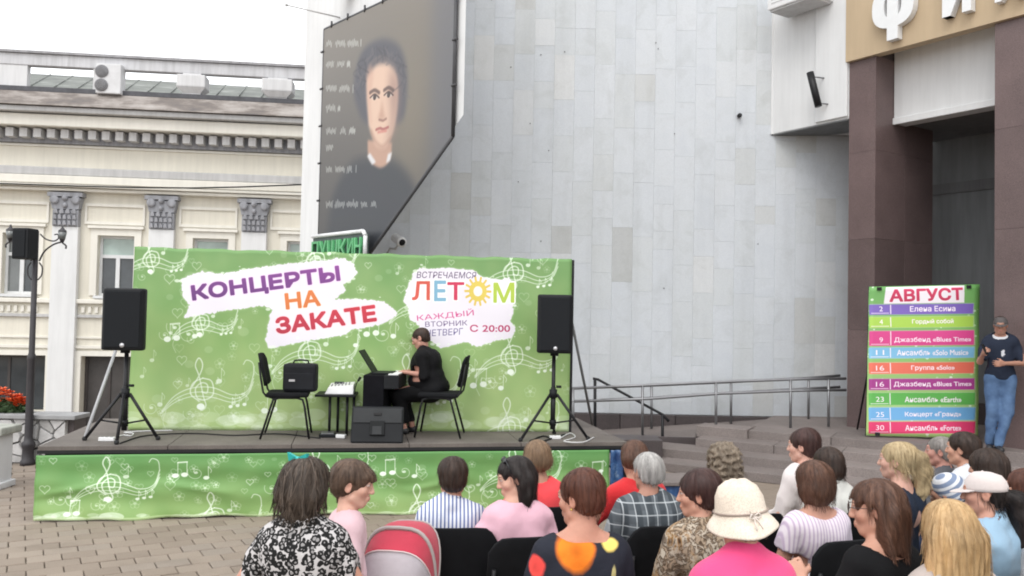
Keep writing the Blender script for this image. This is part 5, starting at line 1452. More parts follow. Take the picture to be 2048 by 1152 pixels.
MB().box((-.01, -.104, (bx1.z-bx0.z)/2), (bx1.x-bx0.x-.05, .012, bx1.z-bx0.z-.05), bev=.005).obj('grille', GRILLE, pk_)
MB().box((.0, .13, (bx1.z-bx0.z)*.5), (.1, .08, .06)).obj('bracket', BLACKMETAL, pk_)
# ================================================================== PEOPLE
def axis(lo, hi, h, fine=()):
    out = [lo]
    while out[-1] < hi:
        x = out[-1]; st_ = h
        for a, b, hf in fine:
            if a <= x < b: st_ = min(st_, hf)
            elif x < a < x+st_: st_ = min(st_, max(a-x, hf))
        out.append(x+st_)
    return np.array(out, np.float32)
class Field:
    def __init__(s, X, Y, Z): s.X, s.Y, s.Z = X, Y, Z; s.F = np.full((len(X), len(Y), len(Z)), 1.0, np.float32)
    def sub(s, lo, hi):
        sl = tuple(slice(max(int(np.searchsorted(A, l))-1, 0), int(np.searchsorted(A, h))+1) for A, l, h in zip((s.X, s.Y, s.Z), lo, hi))
        return sl, s.X[sl[0], None, None], s.Y[None, sl[1], None], s.Z[None, None, sl[2]]
    def add(s, lo, hi, fn, k=.02, m=.06):
        sl, x, y, z = s.sub(np.asarray(lo)-m, np.asarray(hi)+m)
        f = s.F[sl]
        if f.size == 0: return
        d = fn(x, y, z); h = np.maximum(k-np.abs(f-d), 0)/max(k, 1e-6); s.F[sl] = np.minimum(f, d)-h*h*k*.25
    def cut(s, lo, hi, fn, k=.01, m=.03):
        sl, x, y, z = s.sub(np.asarray(lo)-m, np.asarray(hi)+m)
        f = s.F[sl]
        if f.size == 0: return
        d = -fn(x, y, z); h = np.maximum(k-np.abs(f-d), 0)/max(k, 1e-6); s.F[sl] = np.maximum(f, d)+h*h*k*.25
    def cap(s, a, b, r1, r2=None, k=.02, op='add'):
        a, b = np.asarray(a, float), np.asarray(b, float); r2 = r1 if r2 is None else r2
        d = b-a; L = float(d@d)+1e-12
        def fn(x, y, z):
            t = np.clip(((x-a[0])*d[0]+(y-a[1])*d[1]+(z-a[2])*d[2])/L, 0, 1)
            return np.sqrt((x-a[0]-t*d[0])**2+(y-a[1]-t*d[1])**2+(z-a[2]-t*d[2])**2)-(r1+(r2-r1)*t)
        R_ = max(r1, r2); getattr(s, op)(np.minimum(a, b)-R_, np.maximum(a, b)+R_, fn, k)
    def ell(s, c, r, rot=None, k=.02, op='add'):
        c = np.asarray(c, float); r = np.asarray(r, float); M = np.eye(3) if rot is None else np.asarray(rot, float)
        def fn(x, y, z):
            px, py, pz = x-c[0], y-c[1], z-c[2]
            q = [(px*M[0, i]+py*M[1, i]+pz*M[2, i]) for i in range(3)]
            k0 = np.sqrt(sum((q[i]/r[i])**2 for i in range(3))); k1 = np.sqrt(sum((q[i]/r[i]**2)**2 for i in range(3)))
            return k0*(k0-1)/np.maximum(k1, 1e-6)
        R_ = float(r.max()); getattr(s, op)(c-R_, c+R_, fn, k)
    def halfspace(s, p, n, lo=None, hi=None):
        """keeps the side where dot(q-p, n) < 0"""
        p, n = np.asarray(p, float), np.asarray(n, float); n = n/np.linalg.norm(n)
        if lo is None: lo, hi = (-9,)*3, (9,)*3
        sl, x, y, z = s.sub(lo, hi); s.F[sl] = np.maximum(s.F[sl], (x-p[0])*n[0]+(y-p[1])*n[1]+(z-p[2])*n[2])
    def mesh(s):
        F, X, Y, Z = s.F, s.X, s.Y, s.Z
        F[0], F[-1] = 1, 1; F[:, 0], F[:, -1] = 1, 1; F[:, :, 0], F[:, :, -1] = 1, 1
        I = F < 0; n = np.array(F.shape)-1
        cnt = np.zeros(tuple(n), np.int8)
        cs = [(i, j, k) for i in (0, 1) for j in (0, 1) for k in (0, 1)]
        for i, j, k in cs: cnt += I[i:i+n[0], j:j+n[1], k:k+n[2]]
        act = np.argwhere((cnt > 0) & (cnt < 8))
        if len(act) == 0: return np.zeros((0, 3)), np.zeros((0, 4), int)
        a0, a1, a2 = act.T
        val = {c: F[a0+c[0], a1+c[1], a2+c[2]] for c in cs}
        acc = np.zeros((len(act), 3)); num = np.zeros(len(act))
        for c in cs:
            for ax in range(3):
                if c[ax]: continue
                e = list(c); e[ax] = 1; e = tuple(e); f0, f1 = val[c], val[e]; m = (f0 < 0) != (f1 < 0)
                t = np.where(m, f0/np.where(m, f0-f1, 1), 0)
                p = np.array(c, float)[None, :].repeat(len(act), 0); p[:, ax] = t
                acc += p*m[:, None]; num += m
        loc = acc/num[:, None]
        V = np.stack([A[a]+(A[a+1]-A[a])*loc[:, i] for i, (A, a) in enumerate(((X, a0), (Y, a1), (Z, a2)))], 1)
        idx = np.full(tuple(n), -1, np.int32); idx[a0, a1, a2] = np.arange(len(act)); Q = []
        for ax in range(3):
            u, v = [(1, 2), (2, 0), (0, 1)][ax]
            s0 = [slice(1, n[0]), slice(1, n[1]), slice(1, n[2])]; s0[ax] = slice(0, n[ax]); s1 = list(s0); s1[ax] = slice(1, n[ax]+1)
            A, B = I[tuple(s0)], I[tuple(s1)]; w = np.argwhere(A != B)
            if len(w) == 0: continue
            fl = A[tuple(w.T)]
            off = np.array([0 if i == ax else 1 for i in range(3)]); b = w+off
            eu, ev = np.eye(3, dtype=int)[u], np.eye(3, dtype=int)[v]
            q = np.stack([idx[tuple((b-eu-ev).T)], idx[tuple((b-ev).T)], idx[tuple(b.T)], idx[tuple((b-eu).T)]], 1)
            q[~fl] = q[~fl][:, ::-1]; Q.append(q)
        return V, np.concatenate(Q)
    def sample(s, P):
        out = []
        ids, fr_ = [], []
        for A, c in zip((s.X, s.Y, s.Z), P.T):
            i = np.clip(np.searchsorted(A, c)-1, 0, len(A)-2); ids.append(i); fr_.append(np.clip((c-A[i])/(A[i+1]-A[i]), 0, 1))
        r_ = 0
        for a in (0, 1):
            for b in (0, 1):
                for c in (0, 1):
                    w = (fr_[0] if a else 1-fr_[0])*(fr_[1] if b else 1-fr_[1])*(fr_[2] if c else 1-fr_[2]); r_ = r_+w*s.F[ids[0]+a, ids[1]+b, ids[2]+c]
        return r_
    def grad(s, P, e=.006):
        g = np.stack([s.sample(P+np.eye(3)[i]*e)-s.sample(P-np.eye(3)[i]*e) for i in range(3)], 1)
        return g/np.maximum(np.linalg.norm(g, axis=1, keepdims=True), 1e-9)
def relax(V, Q, it=1, f=.5):
    n = len(V)
    for _ in range(it):
        S = np.zeros_like(V); c = np.zeros(n)
        for k in range(4):
            a, b = Q[:, k], Q[:, (k+1) % 4]
            for ax in range(3): S[:, ax] += np.bincount(a, V[b, ax], n) + np.bincount(b, V[a, ax], n)
            c += np.bincount(a, minlength=n)+np.bincount(b, minlength=n)
        V = V*(1-f)+f*S/np.maximum(c, 1)[:, None]
    return V
def rot(yaw=0, pitch=0, roll=0):
    """forward is +Y: yaw turns left, pitch bows forward, roll tilts to the person's right"""
    return np.array(Euler((0, 0, yaw)).to_matrix() @ Euler((-pitch, 0, 0)).to_matrix() @ Euler((0, roll, 0)).to_matrix())

# ---- materials
def m_skin():
    t = NT('skin'); a = t.t.nodes.new('ShaderNodeVertexColor'); a.layer_name = 'Col'
    n = t.ramp(t.noise(30, 4), [(.3, (.93, .91, .90)), (.7, (1.05, 1.04, 1.03))])
    t.color(t.mix(a.outputs[0], n, 1.0, 'MULTIPLY')); t.rough(.5, spec=.3); t.bump(t.noise(220, 3), .08, .002)
    t.b.inputs['Subsurface Weight'].default_value = .08; t.b.inputs['Subsurface Radius'].default_value = (.012, .005, .003); return t.m
SKIN = m_skin()
def m_hair(name, dark, light, rough=.5, fz=5.0):
    t = NT(name); a = t.t.nodes.new('ShaderNodeVertexColor'); a.layer_name = 'Col'
    f = t.noise(1.0, 4, .6, t.coords((70, 70, fz)), .6); g = t.noise(7, 3)
    c = t.ramp(f, [(.28, dark), (.5, tuple((a_+b_)/2 for a_, b_ in zip(dark, light))), (.75, light)])
    c = t.mix(c, t.ramp(g, [(.3, (.68,)*3), (.7, (1.25,)*3)]), 1.0, 'MULTIPLY')
    t.color(t.mix(c, a.outputs[0], 1.0, 'MULTIPLY')); t.rough(rough, spec=.3); t.bump(f, .22, .005); return t.m
def m_fabric(name, c, var=.08, rough=.85):
    t = NT(name)
    f = t.ramp(t.noise(5, 5), [(.3, mul(c, 1-var)), (.7, mul(c, 1+var))]); t.color(f); t.rough(rough, spec=.2)
    t.b.inputs['Sheen Weight'].default_value = .15 if max(c[:3]) > .15 else 0.0
    w = t.noise(420, 2); t.bump(t.mix(w, t.noise(13, 5, .6), .75), .5, .014); return t.m
def fab_nodes(name, build, rough=.85):
    t = NT(name); t.color(build(t)); t.rough(rough, spec=.2); t.bump(t.noise(13, 5, .6), .45, .014); return t.m
def stripes(t, axis_i, period, ca, cb, duty=.5, soft=.08, rot_=(0, 0, 0)):
    v = t.sep(t.coords((1, 1, 1), rot=rot_))[axis_i]; w = t.math('PINGPONG', t.math('MULTIPLY', v, 1/period), .5); w = t.math('MULTIPLY', w, 2)
    return t.ramp(w, [(max(duty-soft, 0), ca), (min(duty+soft, 1), cb)])

# ---- the body
DEF = dict(pose='sit', by=0, hy=0, hp=0, hr=0, lean=0, twist=0, w=1.0, hs=1.0, bust=0, belly=0, skin=(.52, .285, .205), h=.012, hh=.0062, s=1.0,
           arms=None, legs=None, hands=True, neck=(.078, .06), sleeve='short', loose=0.0, hem=-.06, bare=0)
class Body:
    def __init__(s, kw):
        P = dict(DEF); P.update(kw); s.P = P; s.prims = []
        zp = .55 if P['pose'] == 'sit' else .925
        s.pel = np.array([0, 0, zp]); UB = rot(P['twist'], P['lean']); s.UB = UB
        def up(p): return s.pel + UB @ np.array(p, float)
        s.up = up; w = P['w']; A = s.prims.append
        A(('ell', up((0, -.01, .02)), (.165*w, .125*w, .12), UB, .03, 'torso'))
        A(('ell', up((0, .005+.03*P['belly'], .16)), (.142*w+.02*P['belly'], .108*w+.04*P['belly'], .15), UB, .05, 'torso'))
        A(('ell', up((0, .0, .345)), (.15*w, .108*w, .165), UB, .05, 'torso'))
        A(('cap', up((-.125*w, -.012, .445)), up((.125*w, -.012, .445)), .06, .06, .05, 'torso'))
        for sx in (-1, 1):
            A(('cap', up((sx*.115*w, -.018, .458)), up((sx*.028, -.016, .525)), .043, .036, .04, 'torso'))
            A(('ell', up((sx*.07, -.085*w, .37)), (.06, .035, .09), UB, .05, 'torso'))
            if P['bust']: A(('ell', up((sx*.068*w, .085*w, .31)), (.062*P['bust'], .06*P['bust'], .062*P['bust']), UB, .035, 'torso'))
        hs = P['hs']; s.Rh = rot(R(P['hy']-P['by']), R(P['hp']), R(P['hr']))
        s.neck0 = up((0, -.014, .50)); s.C = up((0, .018, .555)) + np.array([0, 0, .108*hs]) + s.Rh @ np.array([0, .0, 0])
        A(('cap', s.neck0, s.hd((0, -.018, -.055)), .056, .051*hs, .03, 'neck'))
        # arms
        arms = P['arms'] or {}
        dL = ((-.235*w, .03, .20), (-.10, .25, .105)) if P['pose'] == 'sit' else ((-.245*w, -.03, .19), (-.255*w, .06, -.04))
        s.arm = {}
        for side, sx in (('L', -1), ('R', 1)):
            e, wr = arms.get(side, tuple((sx*-1*p[0] if sx > 0 else p[0], p[1], p[2]) for p in dL))[:2]
            sh, e, wr = up((sx*.162*w, -.012, .436)), up(e), up(wr)
            s.arm[side] = (sh, e, wr)
            A(('cap', sh, e, .052*w**.5, .040*w**.5, .03, 'uarm'+side)); A(('cap', e, wr, .037*w**.25, .024, .015, 'farm'+side))
            s.hand(wr, wr-e, side, arms.get(side, (0, 0, {}))[2] if len(arms.get(side, ())) > 2 else {})
        # legs
        zk = .50 if P['pose'] == 'sit' else .50
        L = P['legs'] or {}
        for side, sx in (('L', -1), ('R', 1)):
            if P['pose'] == 'sit': hip, kn, an = (sx*.09, .02, .54), (sx*.11, .43, .51), (sx*.11, .40, .09)
            else: hip, kn, an = (sx*.088, .0, .88), (sx*.095, .015, .49), (sx*.10, -.01, .085)
            kn, an = L.get(side, (kn, an)); hip, kn, an = map(np.array, (hip, kn, an))
            A(('cap', hip, kn, .085*w, .058*w**.5, .05, 'thigh')); A(('cap', kn, an, .055*w**.5, .036, .02, 'shin'))
            fd = np.array([sx*.02, .15, -.052]); toe = an+fd; toe[2] = max(toe[2], .03)
            A(('cap', an+np.array([0, -.025, -.05]), toe, .036, .030, .02, 'foot'))
    def hd(s, q): return s.C + s.Rh @ (np.asarray(q, float)*s.P['hs'])
    def hand(s, wr, d, side, o):
        d = d/np.linalg.norm(d); sx = -1 if side == 'L' else 1
        n = np.array(o.get('palm', (-.6*sx, 0, -.8)), float); n -= d*(n@d); n /= np.linalg.norm(n); t = np.cross(d, n)
        th = -1 if (np.cross(d, n) @ np.array([sx, 0, 0])) > 0 else 1          # the thumb side: towards the body's middle line
        if 'thumb' in o: th = o['thumb']
        A = s.prims.append; tag_ = 'hand'
        for k in (-1, -.33, .33, 1): A(('cap', wr+t*k*.012, wr+d*.082+t*k*.030, .0165, .0125, .010, tag_))
        c = R(o.get('curl', 25))
        for i, (k, L_) in enumerate(((1.0, .066), (.36, .076), (-.30, .071), (-.95, .055))):
            b = wr+d*.080+t*th*k*.030; a1, a2 = c*(.8+.12*i), c*(1.7+.2*i)
            spread = t*th*k*.10
            d1 = d*math.cos(a1)+n*math.sin(a1)+spread; d2 = d*math.cos(a2)+n*math.sin(a2)+spread*.5
            m = b+d1*L_*.52; e = m+d2*L_*.48
            A(('cap', b, m, .0100, .0092, .005, tag_)); A(('cap', m, e, .0092, .0078, .005, tag_))
        b = wr+d*.022+t*th*.022; m = b+(d*.66+t*th*.7+n*.25)*.042; e = m+(d*.9+t*th*.22+n*.35)*.034
        A(('cap', b, m, .0135, .0105, .008, tag_)); A(('cap', m, e, .0105, .0085, .005, tag_))
    def bounds(s, tags=None, pad=.04):
        lo, hi = [], []
        for p in s.prims:
            if tags and not any(p[-1].startswith(t) for t in tags): continue
            if p[0] == 'ell': r_ = max(p[2]); lo.append(p[1]-r_); hi.append(p[1]+r_)
            else: r_ = max(p[3], p[4]); lo.append(np.minimum(p[1], p[2])-r_); hi.append(np.maximum(p[1], p[2])+r_)
        return np.min(lo, 0)-pad, np.max(hi, 0)+pad
    def put(s, f, p, inf=0.0):
        if p[0] == 'ell': f.ell(p[1], np.asarray(p[2])+inf, p[3], p[4])
        else: f.cap(p[1], p[2], p[3]+inf, p[4]+inf, p[5])
    def body_mesh(s, skip=('thigh', 'shin', 'foot')):
        P = s.P; lo, hi = s.bounds(); C = s.C; q = .135*P['hs']; lo = np.minimum(lo, C-q); hi = np.maximum(hi, C+q)
        fx = [(C[i]-q, C[i]+q, P['hh']) for i in range(3)]
        f = Field(axis(lo[0], hi[0], P['h'], fx[:1]), axis(lo[1], hi[1], P['h'], fx[1:2]), axis(lo[2], hi[2], P['h'], fx[2:]))
        for p in s.prims: s.put(f, p)
        s.head(f)
        V, Q = f.mesh(); V = relax(V, Q, 1, .35)
        me = np_mesh('body', V, Q)
        # colours that belong to the skin itself: lips, brows, eyes, cheeks
        h = (V-C) @ s.Rh/P['hs']; c = np.tile(np.array(P['skin']), (len(V), 1))
        def blob(q_, r_, k): return np.clip(1.4-np.linalg.norm((h-np.array(q_))/np.array(r_), axis=1)/1.0, 0, 1)*k
        def mixc(w, colr): c[:] = c*(1-w[:, None])+np.array(colr)*w[:, None]
        sk = np.array(P['skin'])
        for sx in (-1, 1):
            mixc(blob((sx*.042, .065, -.03), (.024, .03, .02), .35), sk*np.array([1.12, .86, .84]))
            mixc(blob((sx*.032, .088, .034), (.018, .02, .0042), .85), P.get('brow', (.07, .045, .03)))
            mixc(blob((sx*.031, .088, .013), (.0145, .02, .0065), .95), (.62, .60, .57)); mixc(blob((sx*.031, .092, .013), (.0055, .02, .0058), 1.0), (.03, .022, .018))
            mixc(blob((sx*.031, .09, .020), (.016, .02, .0028), .8), (.05, .03, .025))
            mixc(blob((sx*.076, -.01, -.005), (.012, .03, .03), .25), sk*np.array([1.1, .85, .8]))
        mixc(blob((0, .098, -.064), (.021, .02, .0075), .75), P.get('lip', (.42, .13, .115)))
        mixc(blob((0, .11, -.03), (.012, .02, .01), .25), sk*np.array([1.1, .85, .82]))
        ca = me.color_attributes.new('Col', 'FLOAT_COLOR', 'POINT'); ca.data.foreach_set('color', np.concatenate([np.clip(c, 0, 1), np.ones((len(V), 1))], 1).astype(np.float32).ravel())
        return me
    def head(s, f):
        hs = s.P['hs']; Rh = s.Rh
        def e(c, r, k=.02, op='add'): f.ell(s.hd(c), np.array(r)*hs, Rh, k, op)
        def c_(a, b, r1, r2=None, k=.015, op='add'): f.cap(s.hd(a), s.hd(b), r1*hs, (r1 if r2 is None else r2)*hs, k, op)
        e((0, -.014, .032), (.075, .094, .080)); e((0, .030, -.032), (.058, .060, .076), .03); e((0, .052, -.085), (.030, .030, .026), .02)
        for sx in (-1, 1):
            e((sx*.040, .055, -.020), (.024, .026, .022), .025); c_((sx*.052, .015, -.062), (sx*.02, .06, -.094), .016, .014, .025)
            e((sx*.031, .097, .013), (.018, .015, .011), .012, 'cut'); e((sx*.031, .081, .013), (.0125,)*3, .003)
            e((sx*.077, -.010, -.004), (.009, .020, .031), .008); e((sx*.083, -.004, -.002), (.005, .010, .017), .006, 'cut')
            e((sx*.010, .099, -.030), (.008, .010, .0070), .008)
        c_((-.030, .084, .033), (.030, .084, .033), .0105, None, .018)
        c_((0, .089, .020), (0, .107, -.026), .0080, .0100, .014)
        c_((-.016, .089, -.058), (.016, .089, -.058), .0075, None, .010); c_((-.013, .088, -.070), (.013, .088, -.070), .0078, None, .010)
        c_((-.018, .101, -.0642), (.018, .101, -.0642), .0022, None, .003, 'cut')
    def garment(s, tags, inf, h=.011, sleeves=None, neck=None, hem=None, collar=False, folds=.0078, seed=0, extra=None, cuts=(), loose=0.0, hemz=None, hood=False):
        """shell of cloth: the body's own volumes grown by inf, cut at neck, hem and cuffs"""
        lo, hi = s.bounds(tags, .06+inf); f = Field(*(axis(lo[i], hi[i], h) for i in range(3)))
        for p in s.prims:
            if not any(p[-1].startswith(t) for t in tags): continue
            if p[-1][1:4] == 'arm': continue
            s.put(f, p, inf+(loose if p[-1] in ('torso', 'thigh') else 0))
        if extra: extra(f)
        if hem is not None: f.halfspace(s.up((0, 0, hem)), s.UB @ np.array([0, 0, -1.0]))
        if hemz is not None: f.halfspace((0, 0, hemz), (0, 0, -1))
        for side in 'LR':
            if sleeves is None: break
            fr_ = sleeves[side] if isinstance(sleeves, dict) else sleeves
            if fr_ <= 0: continue
            sh, e, wr = s.arm[side]; w = s.P['w']**.5
            segs = [(sh, e, .052*w+inf+.006, .040*w+inf+.008)] if fr_ <= 1 else [(sh, e, .052*w+inf, .040*w+inf+.003), (e, e+(wr-e)*(fr_-1), .041*w+inf, .026+inf+.006)]
            if fr_ <= 1: segs = [(sh, sh+(e-sh)*fr_, .054*w+inf, .050*w+inf+.008)]
            for a, b, r1, r2 in segs: f.cap(a, b, r1, r2, .03)
            a, b = segs[-1][:2]; d = (b-a)/np.linalg.norm(b-a)
            f.halfspace(b, d, b-.085*np.ones(3)+d*.03, b+.085*np.ones(3)+d*.03)
        if neck: f.ell(s.up((0, neck[2] if len(neck) > 2 else .0, .545)), (neck[0], neck[0]*.95, neck[1]), s.UB, .006, 'cut')
        if collar:
            for k in range(18):
                a0, a1 = 2*PI*k/18, 2*PI*(k+1)/18
                q = lambda a: s.up((.066*math.sin(a), -.012-.060*math.cos(a), .512+.016*math.cos(a)))
                f.cap(q(a0), q(a1), .014, .014, .012); f.cap(q(a0)*1.0-s.UB[:, 2]*.02, q(a1)-s.UB[:, 2]*.02, .019, .019, .012)
        x, y, z = f.X[:, None, None], f.Y[None, :, None], f.Z[None, None, :]
        r_ = random.Random(seed); g = 0
        for i in range(4):
            kx, ky, kz, ph = r_.uniform(-22, 22), r_.uniform(-22, 22), r_.uniform(-26, 26), r_.uniform(0, 6)
            w_ = np.sin(kx*x+ky*y+kz*z+ph+1.5*np.sin(kz*.7*x-kx*.6*z+ph)); g = g+w_*np.abs(w_)
        f.F += (folds*.55*g).astype(np.float32)
        for c in cuts: c(f)
        V, Q = f.mesh(); V = relax(V, Q, 2, .5); return np_mesh('cloth', V, Q)
    def hair(s, build, h=.0055, ridge=.0035, curl=0.0, seed=0, strands=420, slen=10, pad=.06, extra_lo=(0, 0, 0), extra_hi=(0, 0, 0), tone=(.75, 1.25), wid=.0017, vert=True, jitter=.13):
        hs = s.P['hs']; C = s.C; q = .16*hs
        f = Field(*(axis(C[i]-q+extra_lo[i], C[i]+q+extra_hi[i], h) for i in range(3)))
        H = HairKit(s, f); build(H)
        x, y, z = f.X[:, None, None]-C[0], f.Y[None, :, None]-C[1], f.Z[None, None, :]-C[2]
        r_ = random.Random(seed); az = np.arctan2(x, -y+.0*z); g = 0
        for i in range(5):
            fr_ = r_.choice([5, 8, 11, 17, 23, 31]); g = g+np.sin(fr_*az+r_.uniform(0, 6)+r_.uniform(-14, 14)*z+1.2*np.sin(z*r_.uniform(10, 30)+r_.uniform(0, 6)))/5
        near = np.clip((np.sqrt(x*x+y*y+0*z)-.02)/.05, 0, 1)
        f.F -= (ridge*2*g*near).astype(np.float32)
        if curl:
            g = 0
            for i in range(7):
                k = [r_.gauss(0, 1) for _ in range(3)]; n = math.sqrt(sum(v*v for v in k)); k = [v/n*r_.uniform(110, 230) for v in k]; g = g+np.sin(k[0]*x+k[1]*y+k[2]*z+r_.uniform(0, 6))/7
            f.F -= (curl*3*g).astype(np.float32)
        V, Q = f.mesh(); V = relax(V, Q, 1, .4); nb = len(V)
        colr = np.ones((nb, 3)); g_ = np.random.default_rng(seed+1)
        Vs, Qs, Cs = [V], [Q], [colr]
        if strands and nb:
            P = V[g_.integers(0, nb, strands*3)]; P = P[P[:, 2] > C[2]-.10*hs][:strands]; n0 = len(P); path = []; base = nb
            jit = g_.normal(0, jitter, (n0, 3))
            for k in range(slen):
                N = f.grad(P); free = np.zeros(n0, bool)
                if k and vert:                                   # past the lower edge the ends hang loose
                    free = (N[:, 2] < -.30) | loose_; loose_ = free; N = np.where(free[:, None], path[-1][1], N)
                else: loose_ = free
                P = np.where(free[:, None], P, P-N*(f.sample(P)-.0016)[:, None]); path.append((P.copy(), N))
                rel = P-C; d = np.stack([rel[:, 0]*1.5, rel[:, 1]*1.5-.04, -np.ones(n0)*.16], 1) if vert else np.stack([rel[:, 0], rel[:, 1], -.05*np.ones(n0)], 1)
                d = d/np.maximum(np.linalg.norm(d, axis=1, keepdims=True), 1e-6)+jit; d -= N*(d*N).sum(1, keepdims=True); d /= np.maximum(np.linalg.norm(d, axis=1, keepdims=True), 1e-6)
                if k and vert: d = np.where(free[:, None], np.array([0, 0, -1.0])*.55+.45*d, d)
                P = P+d*(np.where(free, .0015 if getattr(build, 'short', False) else .006, .0125)*hs)[:, None]
                q_ = (P-C) @ s.Rh/hs; dead = ((q_[:, 1] > .034) & (q_[:, 2] < .040) & (np.abs(q_[:, 0]) < .095)) | (dead if k else False)
                P = np.where(dead[:, None], path[-1][0], P)
            tn = g_.uniform(tone[0], tone[1], n0); lf_ = g_.exponential(.0018, n0)+(g_.random(n0) < .14)*g_.uniform(.003, .011, n0)
            for k, (p, N) in enumerate(path):
                dd = (path[min(k+1, slen-1)][0]-path[max(k-1, 0)][0]); sd = np.cross(dd, N); sd /= np.maximum(np.linalg.norm(sd, axis=1, keepdims=True), 1e-9)
                wv = wid*(1 if k < slen-2 else .5 if k < slen-1 else .12)*hs
                lift = (.0007 + lf_*(k/slen+.15)*(1.6 if k > slen-3 else 1.0))[:, None]
                Vs += [p+sd*wv*.5+N*lift, p-sd*wv*.5+N*lift]; Cs += [tn[:, None].repeat(3, 1)]*2
                if k:
                    i0 = base+(k-1)*2*n0; i1 = base+k*2*n0; r0 = np.arange(n0); Qs.append(np.stack([i0+r0, i0+n0+r0, i1+n0+r0, i1+r0], 1))
        V = np.concatenate(Vs); Q = np.concatenate(Qs); c = np.concatenate(Cs)
        me = np_mesh('hair', V, Q); ca = me.color_attributes.new('Col', 'FLOAT_COLOR', 'POINT')
        ca.data.foreach_set('color', np.concatenate([c, np.ones((len(V), 1))], 1).astype(np.float32).ravel()); return me
class HairKit:
    def __init__(s, b, f): s.b, s.f = b, f
    def e(s, c, r, k=.02, op='add'): s.f.ell(s.b.hd(c), np.array(r)*s.b.P['hs'], s.b.Rh, k, op)
    def c(s, a, b, r1, r2=None, k=.02, op='add'): hs = s.b.P['hs']; s.f.cap(s.b.hd(a), s.b.hd(b), r1*hs, (r1 if r2 is None else r2)*hs, k, op)
    def w(s, a, b, r1, r2=None, k=.02): s.f.cap(a, b, r1, r2, k)        # in body space (hangs straight down)
    def cap(s, g=0.0, nape=True):
        s.e((0, -.016, .036), (.083+g, .102+g, .086+g))
        if nape: s.e((0, -.052, -.015), (.070+g, .060+g, .066), .03)
    def face(s, low=-.045, top=.11, side=.074, y=.098):
        s.e((0, y, low), (side, .078, top), .012, 'cut')
    def ears(s):
        for sx in (-1, 1): s.e((sx*.088, .004, -.02), (.020, .027, .045), .008, 'cut')

def h_short(g=0.0, ears=True):
    def b(H):
        H.cap(g); H.face(-.05, .098, .068, .095)
        if ears: H.ears()
        H.e((0, -.03, -.115), (.10, .10, .055), .01, 'cut')
    b.short = True; return b
def h_pouf(g=.008):
    def b(H):
        H.cap(g); H.e((0, -.03, .06), (.083+g, .085+g, .075+g)); H.face(-.055, .096, .068, .096); H.ears(); H.e((0, -.02, -.12), (.10, .10, .05), .01, 'cut')
    b.short = True; return b
def h_bob(g=.010, drop=.0, part=True):
    def b(H):
        H.cap(g); H.e((0, -.028, -.035-drop), (.090+g, .086+g, .078+drop), .03); H.face(-.05, .105, .060, .10)
        H.e((0, -.02, -.165-drop*1.5), (.14, .14, .058), .008, 'cut')
    return b
def h_long(g=.008, L_=.30, wide=.075):
    def b(H):
        H.cap(g); H.face(-.06, .115, .064, .10); post = True
        for i in range(7):
            u = (i-3)/3; a = H.b.hd((u*wide, -.055-.03*(1-u*u), -.01)); e = a+np.array([u*.012, -.035*(1-abs(u)*.5), -L_*(1-.08*abs(u))])*H.b.P['hs']
            H.w(a, e, .032, .020, .03)
        for sx in (-1, 1):
            H.c((sx*.074, -.02, .02), (sx*.082, -.03, -.10), .026, .024, .03)
            for y in (-.052, -.022):
                a = H.b.hd((sx*.066, y, -.03)); H.w(a, a+np.array([0, 0, -L_*.86])*H.b.P['hs'], .028, .016, .03)
            H.e((sx*.085, .052, -.045), (.045, .047, .085), .014, 'cut'); H.e((sx*.092, .006, -.012), (.020, .022, .036), .008, 'cut')
    return b
# ---- dressing and placing
_people = []
def person(px, py, label, P, dress, floor=0.0, chair=None, Y=None, chair_group='black audience chairs'):
    """places a figure so that its head centre is seen at (px, py) of the photograph at its own size"""
    B = Body(P); s = B.P['s']; by = R(B.P['by'])
    if Y is None:
        zt = floor + s*B.C[2]; lo, hi = 1.5, 30
        for _ in range(50):
            m = (lo+hi)/2
            if at(px, py, m).z > zt: lo = m
            else: hi = m
        Y = lo
    hp = at(px, py, Y); off = Matrix.Rotation(by, 3, 'Z') @ Vector(B.C*s)
    loc = Vector((hp.x-off.x, hp.y-off.y, floor))
    root = thing('person', label, 'person', loc, by); root.scale = (s, s, s)
    link('body', B.body_mesh(), SKIN, root)
    def part(name, me, mat): return link(name, me, mat, root)
    dress(B, part, root)
    if chair: tube_chair('audience_chair', chair, (loc.x, loc.y, 0), by, 1.0, chair_group, .735, .195)
    _people.append((label, [round(v, 2) for v in loc])); return root, B
# ---- hair colours
HB_DARK = m_hair('dark_brown_hair', (.018, .011, .009), (.060, .036, .026)); HB_BLACK = m_hair('near_black_hair', (.010, .008, .008), (.035, .026, .024))
HB_BROWN = m_hair('brown_hair', (.045, .027, .019), (.125, .078, .052)); HB_AUB = m_hair('auburn_hair', (.050, .018, .013), (.135, .050, .030))
HB_RED = m_hair('chestnut_hair', (.055, .026, .018), (.15, .075, .048)); HB_LIGHT = m_hair('light_brown_hair', (.12, .072, .042), (.27, .175, .105))
HB_BLOND = m_hair('blonde_hair', (.42, .26, .115), (.66, .46, .25), fz=3); HB_PALE = m_hair('pale_blonde_hair', (.32, .23, .12), (.60, .47, .28))
HB_GREY = m_hair('grey_hair', (.26, .25, .24), (.55, .53, .51)); HB_ASH = m_hair('ash_curls', (.10, .075, .052), (.30, .24, .18), fz=40); HB_SALT = m_hair('greying_hair', (.15, .135, .125), (.33, .30, .28))
HB_MURKY = m_hair('mousy_brown_hair', (.036, .027, .021), (.10, .074, .057)); HB_MAHOG = m_hair('mahogany_hair', (.030, .014, .013), (.085, .042, .036))
